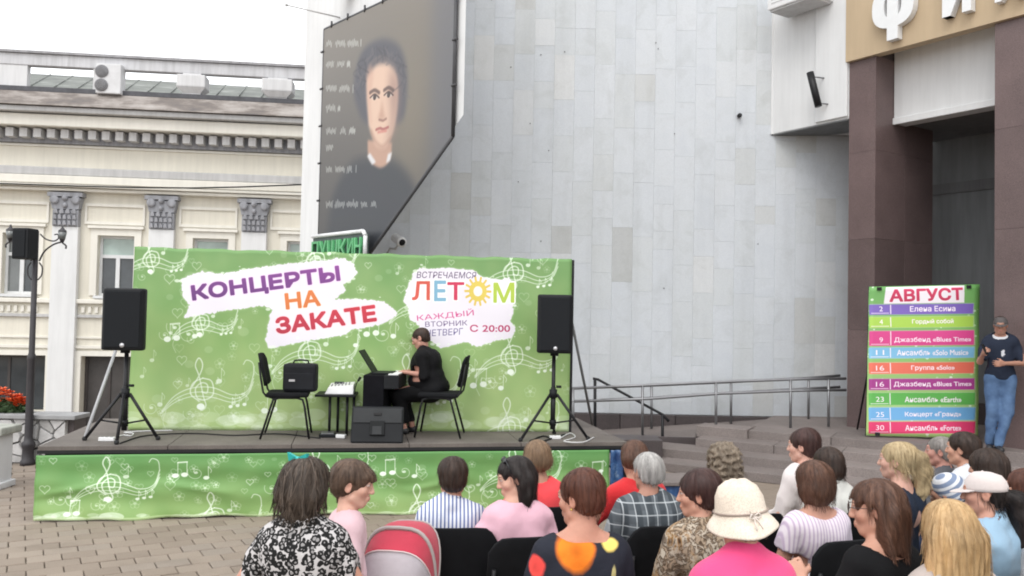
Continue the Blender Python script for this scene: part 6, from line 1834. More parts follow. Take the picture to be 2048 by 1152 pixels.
# ---- cloth
JEANS = fab_nodes('blue_jeans', lambda t: t.ramp(t.noise(6, 5), [(.3, (.055, .10, .20)), (.7, (.12, .20, .34))])); NAVY = m_fabric('navy_cloth', (.018, .026, .045, 1)); BLACKC = m_fabric('black_cloth_soft', (.006, .006, .007, 1), .2)
GREYC = m_fabric('grey_trousers', (.10, .10, .11, 1)); DKBLUE = m_fabric('dark_blue_trousers', (.025, .035, .07, 1))
PINKT = m_fabric('pale_pink_cotton', (.70, .42, .50, 1), .05); ROSE = m_fabric('soft_pink_cotton', (.66, .46, .50, 1), .05); HOTPINK = m_fabric('bright_pink_wool', (.76, .075, .22, 1), .06)
CORAL = m_fabric('coral_red_cloth', (.80, .075, .085, 1), .06); REDC = m_fabric('red_knit', (.56, .025, .03, 1), .08); BLAZER = m_fabric('cream_white_wool', (.68, .62, .61, 1), .04)
CARD = m_fabric('white_knit', (.66, .66, .62, 1), .05); DENIM = m_fabric('pale_denim', (.28, .42, .55, 1), .08); WHITEC = m_fabric('white_cotton', (.62, .63, .66, 1), .04)
STRAW = fab_nodes('cream_straw', lambda t: t.mix(t.ramp(t.noise(4, 4), [(.3, (.60, .51, .42)), (.7, (.72, .64, .55))]), t.ramp(t.voro(150).outputs['Distance'], [(.2, (.86,)*3), (.6, (1.06,)*3)]), 1.0, 'MULTIPLY'))
SHIRT_STRIPE = fab_nodes('blue_white_stripe', lambda t: stripes(t, 0, .022, (.13, .17, .34), (.68, .70, .76), .42, .12))
RIB_STRIPE = fab_nodes('lilac_rib', lambda t: stripes(t, 0, .021, (.50, .40, .52), (.72, .65, .70), .38, .2))
def _plaid(t):
    v = t.sep(t.coords((1, 1, 1)))
    def ln(i, per, w, ph=0.0): q = t.math('FRACT', t.math('ADD', t.math('MULTIPLY', v[i], 1/per), ph)); q = t.math('PINGPONG', q, .5); return t.ramp(q, [(w*.7, (1, 1, 1)), (w*1.5, (0, 0, 0))])
    base = t.mix((.115, .13, .145, 1), (.055, .065, .075, 1), t.ramp(t.math('PINGPONG', t.math('MULTIPLY', v[0], 14), .5), [(.2, (0,)*3), (.3, (1,)*3)]))
    base = t.mix(base, (.06, .07, .08, 1), t.math('MULTIPLY', t.ramp(t.math('PINGPONG', t.math('MULTIPLY', v[2], 14), .5), [(.2, (0,)*3), (.3, (1,)*3)]), .5))
    c = t.mix(base, (.50, .53, .55, 1), t.math('MULTIPLY', ln(0, .062, .045), .7)); return t.mix(c, (.50, .53, .55, 1), t.math('MULTIPLY', ln(2, .062, .045), .7))
PLAID = fab_nodes('grey_plaid', _plaid)
def _leo(t):
    n = t.t.nodes.new('ShaderNodeTexNoise'); n.inputs['Scale'].default_value = 26; n.inputs['Detail'].default_value = 2; t.l(t.tc.outputs['Object'], n.inputs['Vector'])
    mv = t.mix(t.tc.outputs['Object'], n.outputs['Color'], .028)
    v = t.voro(46, mv); d = v.outputs['Distance']
    blk = t.ramp(d, [(.20, (.26, .25, .25)), (.28, (.26, .25, .25)), (.32, (.012, .012, .012)), (.63, (.012, .012, .012)), (.68, (.48, .46, .46))])
    br = t.noise(60, 2); return t.mix(blk, (.54, .52, .52, 1), t.ramp(br, [(.62, (0,)*3), (.66, (1,)*3)]))
LEOPARD = fab_nodes('leopard_print', _leo)
def blobs(base, items, dist=.03, sc=14):
    def f(t):
        n = t.t.nodes.new('ShaderNodeTexNoise'); n.inputs['Scale'].default_value = sc; n.inputs['Detail'].default_value = 3; t.l(t.tc.outputs['Object'], n.inputs['Vector'])
        mv = t.mix(t.tc.outputs['Object'], n.outputs['Color'], dist); c = base if not callable(base) else base(t)
        for (p, r_, colr, sc_) in items:
            mp = t.t.nodes.new('ShaderNodeMapping'); mp.vector_type = 'POINT'; mp.inputs['Location'].default_value = tuple(-(q+dist*.5)*k/r_ for q, k in zip(p, sc_)); mp.inputs['Scale'].default_value = tuple(k/r_ for k in sc_); t.l(mv, mp.inputs[0])
            ln = t.t.nodes.new('ShaderNodeVectorMath'); ln.operation = 'LENGTH'; t.l(mp.outputs[0], ln.inputs[0])
            inner = t.ramp(ln.outputs['Value'], [(0, mul(colr, .55)), (.35, mul(colr, .95)), (.9, mul(colr, 1.12))])
            c = t.mix(c, inner, t.ramp(ln.outputs['Value'], [(.76, (1,)*3), (1.0, (0,)*3)]))
        return c
    return f
def _brownfloral(t):
    a = t.ramp(t.noise(9, 3, .5, None, 1.6), [(.36, (.02, .012, .008)), (.44, (.14, .06, .016)), (.52, (.36, .19, .05)), (.57, (.52, .45, .36)), (.66, (.05, .035, .028))])
    b = t.ramp(t.noise(28, 3, .6, None, 1.0), [(.42, (.46, .40, .32)), (.5, (.06, .035, .02)), (.6, (.36, .28, .2))]); return t.mix(a, b, t.ramp(t.noise(3.5, 2), [(.42, (0,)*3), (.55, (1,)*3)]))
BROWNFL = fab_nodes('brown_cream_floral', _brownfloral)
SHOE = simple('dark_shoe', (.02, .02, .022, 1), .5)
GLASSF = simple('spectacle_frame', (.05, .03, .025, 1), .3)
LENS = simple('dark_lens', (.012, .013, .016, 1), .08, .05)

def trousers(B, part, mat, name='trousers', hemz=.10, inf=.012):
    part(name, B.garment(('torso', 'thigh', 'shin'), inf, .014, None, None, None, seed=3, folds=.005, cuts=(lambda f: f.halfspace(B.up((0, 0, .10)), B.UB @ np.array([0, 0, 1.0])), lambda f: f.halfspace((0, 0, hemz), (0, 0, -1)))), mat)
def shoes(B, part, mat=None):
    part('shoes', B.garment(('foot',), .008, .011, folds=0, cuts=(lambda f: f.halfspace((0, 0, .085), (0, 0, 1)),)), mat or SHOE)
def top(B, part, mat, name='shirt', inf=.014, sl=.62, neck=(.082, .062), hem=-.05, seed=0, **k):
    part(name, B.garment(('torso',), inf, k.pop('h', .0105), sl, neck, hem, seed=seed, **k), mat)
def lower(B, part, mat, name='trousers'): trousers(B, part, mat, name); shoes(B, part)
def at_head(B, root, mb, name, mat, off=(0, 0, 0)):
    o = mb.obj(name, mat, root); M = Matrix(B.Rh.tolist()).to_4x4(); M.translation = Vector(B.hd(off)); o.matrix_local = M @ Matrix.Scale(B.P['hs'], 4); return o
def spectacles(B, root, z=.012):
    m = MB()
    for sx in (-1, 1):
        m.ring_tube([(sx*.033+.022*math.cos(a), .112, z+.017*math.sin(a)) for a in [2*PI*k/14 for k in range(14)]], .0018, 6, True)
        m.ring_tube([(sx*.055, .110, z+.006), (sx*.078, .085, z+.007), (sx*.084, .0, z+.004), (sx*.082, -.012, z-.008)], .0018, 6)
    m.cyl((-.011, .113, z+.004), (.011, .113, z+.004), .0018, n=6); at_head(B, root, m, 'spectacles', GLASSF)

def pos(px, py, lab, P, dress, **k):
    if 'chair' in k: P['w'] = P.get('w', 1.0)*.87; P['hs'] = P.get('hs', 1.0)*.95; P['s'] = P.get('s', 1.0)*.95
    return person(px, py, lab, P, dress, **k)

# 1. girl in the leopard top, standing in front
def d_girl1(B, part, root):
    def hb(H):
        H.cap(.012); H.face(-.05, .10, .058, .105)
        H.e((0, -.035, -.02), (.087, .082, .078), .04)
        for i in range(9):
            u = (i-4)/4; H.c((u*.070, -.055-.03*(1-u*u), -.03), (u*.050, -.046-.026*(1-u*u), -.125-.026*math.sin(i*2.1)), .028, .009, .03)
    part('hair', B.hair(hb, .0055, .0045, strands=798, slen=14, extra_lo=(0, -.03, -.14), seed=1, wid=.0028, tone=(.55, 1.5), jitter=.18), HB_MURKY)
    b = MB()
    for sx in (-1, 1): b.hull2([(0, 0, -.008), (0, -.006, .010), (0, .008, .010)], [(sx*.040, .004, -.022), (sx*.044, -.012, .030), (sx*.044, .014, .028)])
    b.ball((0, 0, .002), .013, 8, (1, 1, 1)); at_head(B, root, b, 'hair_bow', simple('teal_ribbon', (.02, .40, .38, 1), .5), (-.020, -.050, .118))
    def band(f): pass
    top(B, part, LEOPARD, 'top', .016, .78, (.080, .055), -.10, seed=4, loose=.006, folds=.005); lower(B, part, DKBLUE)
girl, _ = pos(612, 975, 'girl in a leopard print top with brown hair and a teal bow, seen from behind',
    dict(pose='stand', s=.86, hs=.99, by=-6, hy=-14, hp=4, w=.84, skin=(.50, .26, .19), arms={'L': ((-.285, -.02, .20), (-.33, .10, -.02)), 'R': ((.265, .03, .20), (.30, .235, .165), {'curl': 55})}), d_girl1)
# 2. girl in pale pink, profile to the right
def d_girl2(B, part, root):
    def hb(H):
        H.cap(.007); H.e((0, -.06, .045), (.06, .06, .06), .03); H.e((0, .066, .052), (.062, .040, .032), .02); H.e((0, .098, .034), (.03, .02, .014), .02)
        H.face(-.060, .088, .068, .098); H.ears(); H.e((0, -.01, -.115), (.11, .10, .06), .012, 'cut')
        H.c((.03, -.07, -.02), (.02, -.06, -.10), .012, .004, .02)
    part('hair', B.hair(hb, .005, .003, strands=323, seed=2, vert=False), HB_BROWN)
    top(B, part, ROSE, 'shirt', .012, .7, (.080, .058), -.06, seed=5); lower(B, part, DKBLUE)
pos(707, 968, 'girl in a pale pink shirt in profile with a brown fringe, beside the red pram',
    dict(pose='stand', s=.775, hs=1.10, by=-70, hy=-92, hp=8, w=.80, skin=(.60, .355, .275)), d_girl2)
# 4. boy in the striped shirt
def d_boy(B, part, root):
    part('hair', B.hair(h_pouf(.006), .0055, .0035, strands=380, seed=3), HB_DARK); top(B, part, SHIRT_STRIPE, 'shirt', .016, .8, (.074, .05), -.08, seed=6, collar=True, loose=.004); lower(B, part, GREYC)
pos(905, 958, 'person with short dark hair in a blue and white striped shirt, seated with back turned', dict(s=.97, by=6, hy=10, hp=6, w=.98, h=.014), d_boy, chair='black chair behind the blue and white striped shirt')
# 5. young woman in pink T-shirt
def d_pink(B, part, root):
    part('hair', B.hair(h_long(.006, .24, .066), .0055, .003, strands=570, slen=15, seed=4, extra_lo=(0, -.05, -.12)), HB_BLACK)
    top(B, part, PINKT, 'tshirt', .016, .80, (.085, .06), -.08, seed=7, loose=.006); lower(B, part, JEANS)
    m = MB()
    for sx in (-1, 1): m.ball((sx*.034, 0, 0), .026, 10, (1, .35, .72))
    m.cyl((-.012, 0, .004), (.012, 0, .004), .003, n=6)
    for sx in (-1, 1): m.ring_tube([(sx*.058, 0, .004), (sx*.084, -.03, -.01), (sx*.088, -.09, -.04)], .003, 6)
    o = at_head(B, root, m, 'sunglasses', LENS, (0, .040, .119)); o.rotation_euler = (Matrix(B.Rh.tolist()) @ Euler((R(52), 0, 0)).to_matrix()).to_euler()
pos(1030, 956, 'person in a pink T-shirt with sunglasses pushed up on long dark hair',
    dict(s=1.0, by=16, hy=98, hp=14, w=1.0, lean=R(6), skin=(.60, .355, .27), h=.0095, arms={'L': ((-.27, -.03, .22), (-.275, .13, .27), {'palm': (.9, .1, -.1), 'curl': 18}), 'R': ((.25, .03, .19), (.08, .26, .10))}), d_pink, chair='black chair behind the pink T-shirt')
# 6. woman in coral red near the stage
def d_red6(B, part, root):
    part('hair', B.hair(h_bob(.006, -.02), .006, .003, strands=304, seed=5), HB_LIGHT); top(B, part, CORAL, 'blouse', .014, 1.7, (.08, .06), -.05, seed=8); lower(B, part, BLACKC)
pos(1074, 917, 'person with light brown bobbed hair in a coral red top close to the stage skirt', dict(s=1.0, by=18, hy=8, w=1.05, h=.014), d_red6, chair='black chair behind the coral red top')
# 7. auburn short hair, dark dress with orange flower
DRESS = fab_nodes('navy_dress_with_flowers', blobs((.020, .022, .032, 1), [((-.055, -.10, 1.0), .088, (.80, .20, .02, 1), (1, .6, .85)), ((.10, -.09, 1.01), .048, (.80, .62, .16, 1), (1, .6, 1.2)), ((-.20, -.02, .92), .034, (.70, .07, .06, 1), (1, .6, .7)), ((-.10, -.12, .86), .030, (.12, .22, .04, 1), (1.4, .6, .7)), ((.10, -.13, .90), .028, (.45, .40, .18, 1), (2, .6, .4))], .03, 13))
def d_seven(B, part, root):
    part('hair', B.hair(h_pouf(.004), .0055, .0035, strands=494, seed=6), HB_AUB)
    top(B, part, DRESS, 'dress', .013, .62, (.122, .074, -.012), -.05, seed=9); lower(B, part, NAVY, 'skirt')
    m = MB(); m.ball((-.083, -.005, -.036), .0055, 8); at_head(B, root, m, 'earring', simple('gold', (.6, .42, .12, 1), .3, metal=.8))
pos(1160, 997, 'person with short auburn hair in a dark dress printed with a large orange flower', dict(s=1.06, by=14, hy=52, hp=8, w=1.08, skin=(.50, .255, .185), h=.011, lean=R(3)), d_seven, chair='black chair behind the dark dress with the orange flower')
# 8. person in red behind the grey-haired man
def d_red8(B, part, root):
    part('hair', B.hair(h_bob(.004, -.02), .006, .003, strands=266, seed=7), HB_RED); top(B, part, REDC, 'jumper', .016, 1.9, (.078, .06), -.05, seed=10); lower(B, part, BLACKC)
pos(1268, 918, 'person in a red long sleeved jumper half hidden by the grey haired man', dict(s=1.0, by=24, hy=14, hp=20, w=1.05, h=.014, arms={'L': ((-.30, .10, .24), (-.16, .32, .2))}), d_red8, chair='black chair behind the red jumper')
# 9. grey-haired man in plaid
def d_plaid(B, part, root):
    part('hair', B.hair(h_short(.002), .0055, .003, strands=418, seed=8), HB_GREY); top(B, part, PLAID, 'shirt', .017, .85, (.076, .05), -.08, seed=11, collar=True, loose=.006); lower(B, part, DKBLUE)
pos(1295, 944, 'grey haired person in a dark plaid shirt with thin white lines', dict(s=1.0, by=14, hy=24, hp=4, w=1.12, skin=(.44, .235, .175), h=.014), d_plaid, chair='black chair behind the plaid shirt')
# 10. dark short hair, brown floral blouse, profile left
def d_ten(B, part, root):
    part('hair', B.hair(h_pouf(.010), .0055, .003, strands=494, seed=9), HB_MAHOG); top(B, part, BROWNFL, 'blouse', .016, 1.55, (.086, .062), -.06, seed=12, collar=True, loose=.006, folds=.006); lower(B, part, BLACKC)
pos(1396, 990, 'person with short dark mahogany hair in profile, wearing a brown and cream floral blouse', dict(s=1.0, by=26, hy=76, hp=2, w=1.08, skin=(.50, .27, .195), h=.0115), d_ten, chair='black chair behind the brown floral blouse')
# 11. sun hat and pink jacket
def d_hat(B, part, root):
    part('hair', B.hair(h_short(.0, False), .007, .003, strands=114, seed=10), HB_ASH)
    top(B, part, HOTPINK, 'jacket', .020, 1.9, (.064, .030), -.08, seed=13, loose=.008, folds=.005, collar=True); lower(B, part, GREYC)
    prof = []
    m = MB(); n = 40; rings = []
    def ringp(r_, z, droop=0.0): return [Vector(((r_*1.0)*math.sin(a), r_*1.06*math.cos(a)-.012, z+droop*(.35+.65*math.cos(a-.6)**2)+.003*math.sin(5*a))) for a in [2*PI*k/n for k in range(n)]]
    for r_, z, d in ((.012, .156, 0), (.045, .152, 0), (.078, .128, 0), (.096, .088, 0), (.101, .045, 0), (.104, .026, 0), (.112, .012, -.004), (.128, .0, -.020), (.142, -.014, -.040), (.144, -.020, -.042), (.140, -.020, -.042), (.126, -.006, -.020), (.110, .006, -.004), (.098, .022, 0)):
        rings.append([m.bm.verts.new(p) for p in ringp(r_, z, d)])
    for a, b in zip(rings, rings[1:]):
        for k in range(n): f = m.bm.faces.new((a[k], a[(k+1) % n], b[(k+1) % n], b[k])); f.smooth = True
    m.bm.faces.new(rings[0][::-1])
    hat = at_head(B, root, m, 'sun_hat', STRAW, (0, 0, .018)); 
    w = MB(); w.ring_tube([(.1075*math.sin(a), .1075*1.06*math.cos(a)-.012, .030) for a in [2*PI*k/32 for k in range(32)]], .0045, 6, True)
    TW = simple('taupe_cord', (.30, .235, .20, 1), .8); w.obj('hat_cord', TW, hat)
    k_ = MB()
    for sx in (-1, 1):
        k_.ring_tube([(0, 0, 0), (sx*.018, -.008, .012), (sx*.030, -.010, .0), (sx*.014, -.008, -.008), (0, 0, 0)], .0035, 6); k_.ring_tube([(0, 0, 0), (sx*.010, -.014, -.022), (sx*.016, -.026, -.05)], .003, 6)
    k_.obj('bow', simple('pale_cord', (.62, .55, .50, 1), .8), hat, loc=(-.03, -.125, .022))
pos(1480, 1043, 'person in a cream straw sun hat and a bright pink jacket, seen from behind', dict(s=1.05, by=16, hy=26, hp=6, hr=-5, w=1.10, h=.0125, hh=.008), d_hat, chair='black chair behind the bright pink jacket')
# 12. curly hair near the steps
def d_curly(B, part, root):
    part('hair', B.hair(h_bob(.012, .02), .0055, .003, curl=.0075, strands=456, seed=11, jitter=.7, slen=7), HB_ASH); top(B, part, NAVY, 'cardigan', .016, 1.9, (.08, .06), -.05, seed=14); lower(B, part, BLACKC)
pos(1446, 928, 'person with curly ash brown hair in front of the granite steps', dict(s=1.0, by=22, hy=6, hp=4, w=1.0, h=.014, hs=1.08), d_curly, chair='black chair behind the person with curly ash hair')
# 13. white blazer
def d_blz(B, part, root):
    part('hair', B.hair(h_pouf(.004), .0055, .003, strands=304, seed=12), HB_MAHOG); top(B, part, BLAZER, 'blazer', .020, 1.9, (.080, .06), -.08, seed=15, collar=True, loose=.006); lower(B, part, GREYC)
pos(1606, 893, 'person with dark red hair in a cream white blazer, face turned to the stage', dict(s=1.02, by=34, hy=56, hp=2, w=1.05, skin=(.58, .34, .27), h=.014), d_blz, chair='black chair behind the cream white blazer')
# 14. dark bob, white cardigan
def d_crd(B, part, root):
    part('hair', B.hair(h_bob(.008, .0), .006, .003, strands=228, seed=13), HB_DARK); top(B, part, CARD, 'cardigan', .020, 1.9, (.08, .06), -.08, seed=16, loose=.008); lower(B, part, GREYC)
pos(1655, 930, 'person with a dark bob and white cardigan, mostly hidden behind the ribbed lilac top', dict(s=.98, by=30, hy=28, w=1.05, h=.014), d_crd, chair='black chair behind the white cardigan')
# 15. brown bob, ribbed lilac white top
def d_bob(B, part, root):
    part('hair', B.hair(h_bob(.014, .012), .0055, .0045, strands=684, slen=12, seed=14, tone=(.6, 1.7)), HB_RED); top(B, part, RIB_STRIPE, 'top', .014, .55, (.128, .080, -.01), -.06, seed=17, folds=.003); lower(B, part, BLACKC)
pos(1626, 966, 'person with a glossy brown bob in a wide necked white and lilac ribbed top', dict(s=1.0, by=20, hy=22, hp=3, w=1.03, skin=(.50, .27, .20), h=.0125), d_bob, chair='black chair behind the ribbed lilac top')
# 16. long brown hair, glasses, black top
def d_blk(B, part, root):
    part('hair', B.hair(h_long(.012, .16, .072), .0055, .0045, strands=798, slen=15, seed=15, extra_lo=(0, -.05, -.10), tone=(.6, 1.7)), HB_RED); top(B, part, BLACKC, 'top', .014, .9, (.118, .085, -.008), -.06, seed=18); lower(B, part, BLACKC); spectacles(B, root)
pos(1752, 1018, 'person with smooth chestnut hair and spectacles in profile, wearing a black top', dict(s=1.06, by=26, hy=66, hp=6, w=1.02, skin=(.54, .295, .215), h=.011, arms={'L': ((-.28, .03, .21), (-.21, .22, .33), {'palm': (.3, -.2, -.9), 'curl': 20})}), d_blk, chair='black chair behind the black top')
# 17. pale blonde ponytail
def d_pony(B, part, root):
    def hb(H):
        H.cap(.003); H.face(-.06, .10, .066, .098); H.ears(); H.e((0, -.01, -.115), (.11, .10, .06), .012, 'cut'); H.e((0, -.055, .062), (.062, .062, .052), .03)
        p = [H.b.hd((0, -.095, .055)), H.b.hd((.02, -.135, .03)), H.b.hd((.05, -.145, -.06)), H.b.hd((.06, -.135, -.18)), H.b.hd((.055, -.12, -.30))]; r_ = [.020, .036, .046, .040, .012]
        for a, b, r0, r1 in zip(p, p[1:], r_, r_[1:]): H.w(a, b, r0, r1, .02)
        for k in (-1, 1): H.w(p[1]+np.array([k*.012, 0, 0]), p[3]+np.array([k*.028, .0, .0]), .02, .02, .02)
    part('hair', B.hair(hb, .0055, .004, strands=570, slen=16, seed=16, extra_lo=(-.1, -.12, -.24), extra_hi=(.1, 0, 0), tone=(.6, 1.3)), HB_PALE)
    m = MB(); m.ring_tube([(.026*math.cos(a), 0, .026*math.sin(a)) for a in [2*PI*k/16 for k in range(16)]], .009, 8, True); at_head(B, root, m, 'hair_tie', RUBBER, (.004, -.104, .050))
    top(B, part, NAVY, 'top', .014, .7, (.09, .06), -.05, seed=19); lower(B, part, BLACKC)
pos(1793, 922, 'person with a long pale blonde ponytail held by a black band', dict(s=1.03, by=40, hy=54, w=1.0, skin=(.56, .33, .26), h=.014), d_pony, chair='black chair behind the blonde ponytail')
# 18. blonde in the foreground
def d_blond(B, part, root):
    def hb(H):
        H.cap(.016); H.face(-.06, .10, .055, .11); H.e((0, -.03, -.03), (.104, .094, .105), .04)
        for i in range(11):
            u = (i-5)/5; H.c((u*.085, -.06-.035*(1-u*u), -.02), (u*.122, -.055-.045*(1-u*u), -.20+.03*abs(u)+.012*math.sin(i*1.9)), .040, .022, .03)
    part('hair', B.hair(hb, .006, .0045, strands=798, slen=18, seed=17, extra_lo=(-.05, -.06, -.16), extra_hi=(.05, 0, 0), wid=.0017, tone=(.8, 1.18), jitter=.10), HB_BLOND); top(B, part, m_fabric('taupe_cloth', (.42, .36, .33, 1)), 'top', .014, .7, (.09, .06), -.05, seed=20); lower(B, part, GREYC)
pos(1896, 1062, 'person with thick golden blonde hair to the shoulders, in front of the pale cap', dict(s=1.03, by=16, hy=8, hp=2, w=1.0, h=.014), d_blond, chair='black chair behind the golden blonde hair')
# 19. dark hair, white top near the schedule
def d_19(B, part, root):
    part('hair', B.hair(h_short(.004), .006, .003, strands=285, seed=18), HB_DARK); top(B, part, WHITEC, 'shirt', .016, .9, (.08, .06), -.05, seed=21); lower(B, part, DKBLUE)
pos(1925, 898, 'person with short dark hair in a white shirt below the schedule banner', dict(s=1.03, by=44, hy=46, w=1.02, h=.014), d_19, chair='black chair behind the white shirt')
# 20. greying man
def d_20(B, part, root):
    part('hair', B.hair(h_short(.0), .006, .003, strands=152, seed=19), HB_SALT); top(B, part, GREYC, 'jacket', .016, 1.9, (.08, .06), -.05, seed=22); lower(B, part, BLACKC)
pos(1880, 903, 'person with thin greying hair, partly hidden behind the dark haired head', dict(s=.97, by=46, hy=60, w=1.0, skin=(.46, .235, .19), h=.014), d_20, chair='black chair under the greying person')
# 21. dark hair behind the cap
def d_21(B, part, root):
    part('hair', B.hair(h_bob(.018, .02), .006, .004, strands=342, seed=20), HB_DARK); top(B, part, NAVY, 'top', .016, .9, (.08, .06), -.05, seed=23); lower(B, part, BLACKC)
pos(1974, 938, 'person with full dark brown hair just behind the pale cap', dict(s=1.0, by=44, hy=40, w=1.0, h=.014), d_21, chair='black chair behind the full dark brown hair')
# caps
def baseball(B, root, mat, brim=.075, off=(0, 0, .0)):
    m = MB(); n = 28; rings = []
    for r_, z in ((.006, .108), (.04, .104), (.07, .088), (.088, .060), (.095, .030), (.096, .012), (.092, .012), (.090, .03)):
        rings.append([m.bm.verts.new((r_*.90*math.sin(a), r_*1.12*math.cos(a)-.012+(.012 if r_ < .05 else 0), z)) for a in [2*PI*k/n for k in range(n)]])
    for a, b in zip(rings, rings[1:]):
        for k in range(n): f = m.bm.faces.new((a[k], a[(k+1) % n], b[(k+1) % n], b[k])); f.smooth = True
    m.bm.faces.new(rings[0][::-1]); o = at_head(B, root, m, 'cap', mat, off)
    v = MB(); N = 13; up_, dn = [], []
    for k in range(N):
        a = -1.05+2.1*k/(N-1); i = (.088*math.sin(a), .098*math.cos(a)-.012, .018); e = (.092*math.sin(a), .098*math.cos(a)-.012+brim*math.cos(a*1.25)**.7 if abs(a) < 1.2 else 0, .008-.014*math.cos(a)+.010*(abs(a)))
        up_.append((v.bm.verts.new(i), v.bm.verts.new((e[0], e[1], e[2])))); dn.append((v.bm.verts.new((i[0], i[1], i[2]-.005)), v.bm.verts.new((e[0], e[1], e[2]-.004))))
    for k in range(N-1):
        v.bm.faces.new((up_[k][0], up_[k+1][0], up_[k+1][1], up_[k][1])); v.bm.faces.new((dn[k][1], dn[k+1][1], dn[k+1][0], dn[k][0])); v.bm.faces.new((up_[k][1], up_[k+1][1], dn[k+1][1], dn[k][1]))
    v.obj('peak', mat, o); MB().ball((0, 0, .109), .007, 8, (1, 1, .6)).obj('button', mat, o); return o
CAPW = m_fabric('pale_cap_cloth', (.62, .55, .53, 1), .05)
def d_cap(B, part, root):
    def hb(H):
        H.cap(-.010); H.face(-.06, .10, .066, .096); H.ears(); H.e((0, 0, .11), (.15, .15, .085), .01, 'cut')
        p = [H.b.hd((0, -.10, .0)), H.b.hd((.01, -.15, -.03)), H.b.hd((.02, -.165, -.12)), H.b.hd((.02, -.15, -.26))]; r_ = [.025, .045, .055, .020]
        for a, b, r0, r1 in zip(p, p[1:], r_, r_[1:]): H.w(a, b, r0, r1, .02)
    part('hair', B.hair(hb, .0055, .004, strands=608, slen=16, seed=21, extra_lo=(-.1, -.14, -.20), extra_hi=(.12, 0, 0), tone=(.6, 1.6)), HB_BLACK); baseball(B, root, CAPW, .078, (0, 0, .006))
    top(B, part, DENIM, 'shirt', .018, 1.9, (.078, .055), -.08, seed=24, collar=True, loose=.006); lower(B, part, JEANS)
pos(1968, 986, 'person in a pale baseball cap with a thick dark ponytail and light blue denim shirt', dict(s=1.02, by=38, hy=60, hp=4, w=1.0, skin=(.52, .28, .21), h=.012), d_cap, chair='black chair behind the light blue denim shirt')
# 23. child in a striped hood / bandana
HOODS = fab_nodes('blue_white_bandana', lambda t: stripes(t, 2, .040, (.20, .25, .36), (.66, .67, .70), .55, .06, (R(20), R(35), 0)))
def d_child(B, part, root):
    part('hair', B.hair(h_short(.0), .007, .002, strands=0, seed=22), HB_LIGHT)
    part('bandana', B.hair(lambda H: (H.cap(.010), H.face(-.06, .10, .068, .098), H.e((0, -.03, -.115), (.12, .12, .055), .01, 'cut')), .006, .0, strands=0), HOODS)
    top(B, part, WHITEC, 'shirt', .014, .9, (.08, .06), -.05, seed=25); lower(B, part, JEANS)
pos(1893, 984, 'child with a blue and white striped bandana between the blonde heads', dict(s=.86, by=40, hy=50, hs=1.14, w=.95, h=.014), d_child, chair='black chair under the child with the striped bandana')
# 24. person cut by the right edge
def d_24(B, part, root):
    part('hair', B.hair(h_bob(.006, -.01), .006, .003, strands=228, seed=23), HB_AUB); top(B, part, WHITEC, 'blouse', .016, .9, (.085, .06), -.05, seed=26); lower(B, part, GREYC)
pos(2050, 980, 'person with reddish hair and a white blouse cut off by the frame edge', dict(s=1.0, by=44, hy=50, w=1.0, h=.014), d_24, chair='black chair at the frame edge under the white blouse')

# ---- performer at the keyboard
def d_perf(B, part, root):
    part('hair', B.hair(h_short(-.003), .006, .002, strands=190, seed=24), HB_DARK)
    top(B, part, BLACKC, 'dress', .020, 1.12, (.078, .055), -.10, seed=27, loose=.012, folds=.005)
    def skirt(f):
        for sx in (-1, 1): f.cap((sx*.09, .0, .54), (sx*.11, .43, .50), .10, .085, .06); f.cap((sx*.10, .43, .48), (sx*.09, .34, .16), .085, .075, .06)
    part('skirt', B.garment(('torso', 'thigh', 'shin'), .016, .013, seed=28, folds=.007, extra=skirt, cuts=(lambda f: f.halfspace(B.up((0, 0, .12)), B.UB @ np.array([0, 0, 1.0])), lambda f: f.halfspace((0, 0, .14), (0, 0, -1)))), BLACKC)
    shoes(B, part); spectacles(B, root, .012)
perf, PB = pos(841, 694, 'pianist in black with short hair and spectacles playing the keyboard on stage', dict(s=.86, by=88, hy=80, hp=22, lean=R(15), w=1.5, belly=1.0, hs=1.12, skin=(.50, .27, .21), h=.010, hh=.0065,
    arms={'L': ((-.25, .02, .22), (-.13, .25, .30), {'palm': (0, 0, -1), 'curl': 22}), 'R': ((.25, .02, .22), (.13, .25, .30), {'palm': (0, 0, -1), 'curl': 22})},
    legs={'L': ((-.10, .42, .50), (-.10, .33, .09)), 'R': ((.10, .40, .50), (.10, .26, .09))}), d_perf, floor=DK, Y=on_z(752, 874, DK).y+.34)
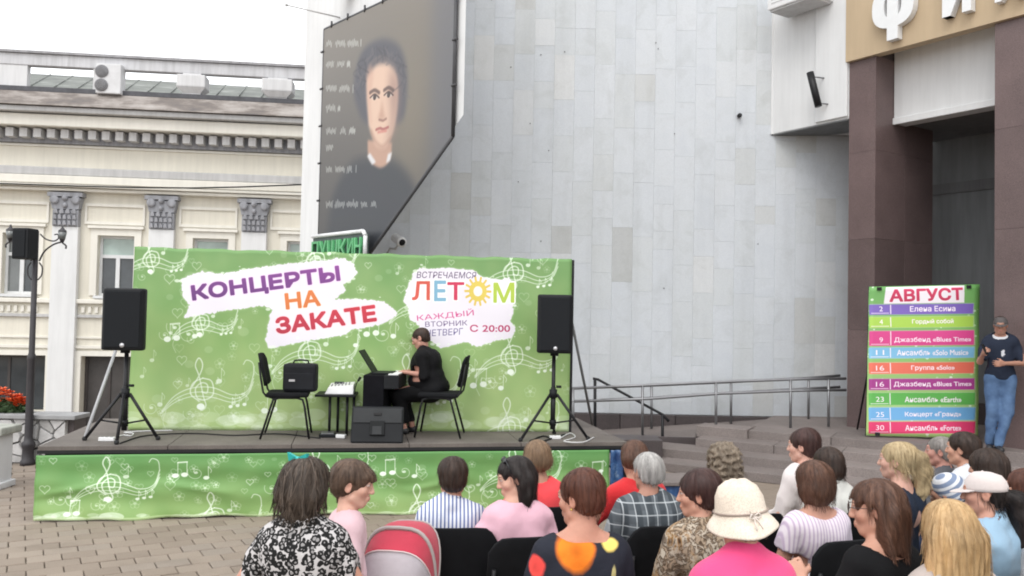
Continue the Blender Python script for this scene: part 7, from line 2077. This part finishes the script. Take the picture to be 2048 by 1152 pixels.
# ---- man leaning at the entrance
CAPD = m_fabric('dark_grey_cap_cloth', (.10, .09, .09, 1), .1)
NAVYT = fab_nodes('navy_tshirt_with_print', blobs((.018, .024, .042, 1), [((-.015, .15, 1.17), .045, (.55, .56, .6, 1), (1.6, .5, .9))], .05, 30))
def d_man(B, part, root):
    part('hair', B.hair(h_short(-.002), .007, .002, strands=114, seed=25), HB_DARK); baseball(B, root, CAPD, .07, (0, 0, .004))
    part('undershirt', B.garment(('torso',), .010, .012, None, (.070, .050), .30, seed=29, folds=0, collar=True), WHITEC)
    top(B, part, NAVYT, 'tshirt', .020, .88, (.092, .085, .03), -.02, seed=30, loose=.008, folds=.006); trousers(B, part, JEANS, 'jeans', .05, .020); shoes(B, part)
MY = on_fac(2001, 700).y-.34
man, MBd = pos(2001, 650, 'person in a cap, navy T-shirt and jeans leaning at the entrance pylon', dict(pose='stand', s=.975, by=156, hy=150, hp=6, w=.90, hs=.98, skin=(.42, .225, .165), h=.0105,
    arms={'L': ((-.265, .02, .19), (-.02, .225, .185), {'palm': (0, -1, 0), 'curl': 35}), 'R': ((.235, .08, .19), (.215, .26, .30), {'palm': (-.8, .2, .3), 'curl': 50})},
    legs={'L': ((-.075, .04, .49), (.03, .10, .085)), 'R': ((.085, .03, .49), (.11, -.02, .085))}), d_man, floor=LAND, Y=MY)
hw_ = man.matrix_basis @ Vector((MBd.arm['R'][2] + (MBd.arm['R'][2]-MBd.arm['R'][1])/np.linalg.norm(MBd.arm['R'][2]-MBd.arm['R'][1])*.09).tolist())
ph_ = thing('phone', 'small black phone held out by the person at the entrance pylon', 'phone', hw_ + Vector((0, -.01, .01)), R(20))
MB().box((0, 0, .0), (.072, .010, .14), bev=.004).obj('case', BLACKPLASTIC, ph_, rot=(R(-25), 0, R(20))); MB().box((0, .0065, .0), (.064, .002, .128)).obj('screen', LENS, ph_, rot=(R(-25), 0, R(20)))

# ---- pram with the red hood
prq = at(795, 1095, 3.95); pr = thing('pram', 'red hooded pram with a pale mesh panel and grey hood rim beside the girl', 'pram', (prq.x, prq.y, 0), R(-8)); pr.scale = (.93, .93, .91)
REDH = m_fabric('red_pram_cloth', (.46, .040, .070, 1), .10); MESHP = m_fabric('pale_mesh_cloth', (.40, .36, .385, 1), .08); GREYR = simple('grey_rim', (.36, .32, .31, 1), .5)
HWd = .185
def arc(theta, z0=.74, r_=.31, y0=.06, n=19, hw=HWd):
    """hood bow hinged at the pram's sides; theta tilts it from the back (0) to the front"""
    out = []
    for k in range(n):
        a = PI*k/(n-1); sx = -math.cos(a); up_ = math.sin(a)**.62
        rx = hw*math.copysign(abs(sx)**.62, sx); d = Vector((0, -math.cos(theta), math.sin(theta)))
        out.append(Vector((rx, y0, z0)) + d*r_*up_)
    return out
def hood(t0, t1, m=7, r0=.31, r1=.31):
    V, F = [], []
    for j in range(m+1):
        u = j/m; a = arc(t0+(t1-t0)*u, r_=r0+(r1-r0)*u - .008*math.sin(PI*u)); V += [p[:] for p in a]
    n = 19
    for j in range(m):
        for k in range(n-1): F.append((j*n+k, j*n+k+1, (j+1)*n+k+1, (j+1)*n+k))
    return np.array(V), np.array(F)
for nm, t0, t1, mat, r0, r1 in (('mesh_panel', R(8), R(58), MESHP, .29, .335), ('hood', R(58), R(84), REDH, .335, .36), ('hood_front', R(84), R(122), REDH, .36, .40)):
    V, F = hood(t0, t1, 7, r0, r1); o = link(nm, np_mesh(nm, V, F), mat, pr); md = o.modifiers.new('t', 'SOLIDIFY'); md.thickness = .006
MB().ring_tube(arc(R(84), r_=.366), .011, 8).obj('hood_rim', GREYR, pr); MB().ring_tube(arc(R(58), r_=.338), .004, 6).obj('hood_seam', simple('pale_piping', (.6, .5, .5, 1), .6), pr); MB().ring_tube(arc(R(122), r_=.402), .006, 6).obj('front_rim', GREYR, pr)
m = MB(); m.box((0, .10, .62), (.34, .42, .24), bev=.06, taper=(1.06, 1.1)); m.obj('seat_shell', REDH, pr)
for sx in (-1, 1):
    MB().cyl((sx*.2, -.20, .10), (sx*.2, .28, .66), .012, n=8).obj('frame_tube', GREYR, pr); MB().cyl((sx*.2, .42, .10), (sx*.2, -.02, .60), .012, n=8).obj('frame_tube', GREYR, pr)
    MB().ring_tube([(sx*.2, .05, .60), (sx*.2, -.16, .74), (sx*.19, -.30, .83)], .011, 8).obj('handle_tube', GREYR, pr)
    for y in (-.22, .44):
        wl = MB().ring_tube([(sx*.215, y+.085*math.cos(a), .10+.085*math.sin(a)) for a in [2*PI*k/20 for k in range(20)]], .015, 8, True).obj('wheel', RUBBER, pr); MB().cyl((sx*.205, y, .10), (sx*.225, y, .10), .06, n=16).obj('hub', GREYR, wl)
MB().ring_tube([(-.19, -.30, .83), (-.10, -.325, .845), (.10, -.325, .845), (.19, -.30, .83)], .014, 8).obj('handlebar', RUBBER, pr)
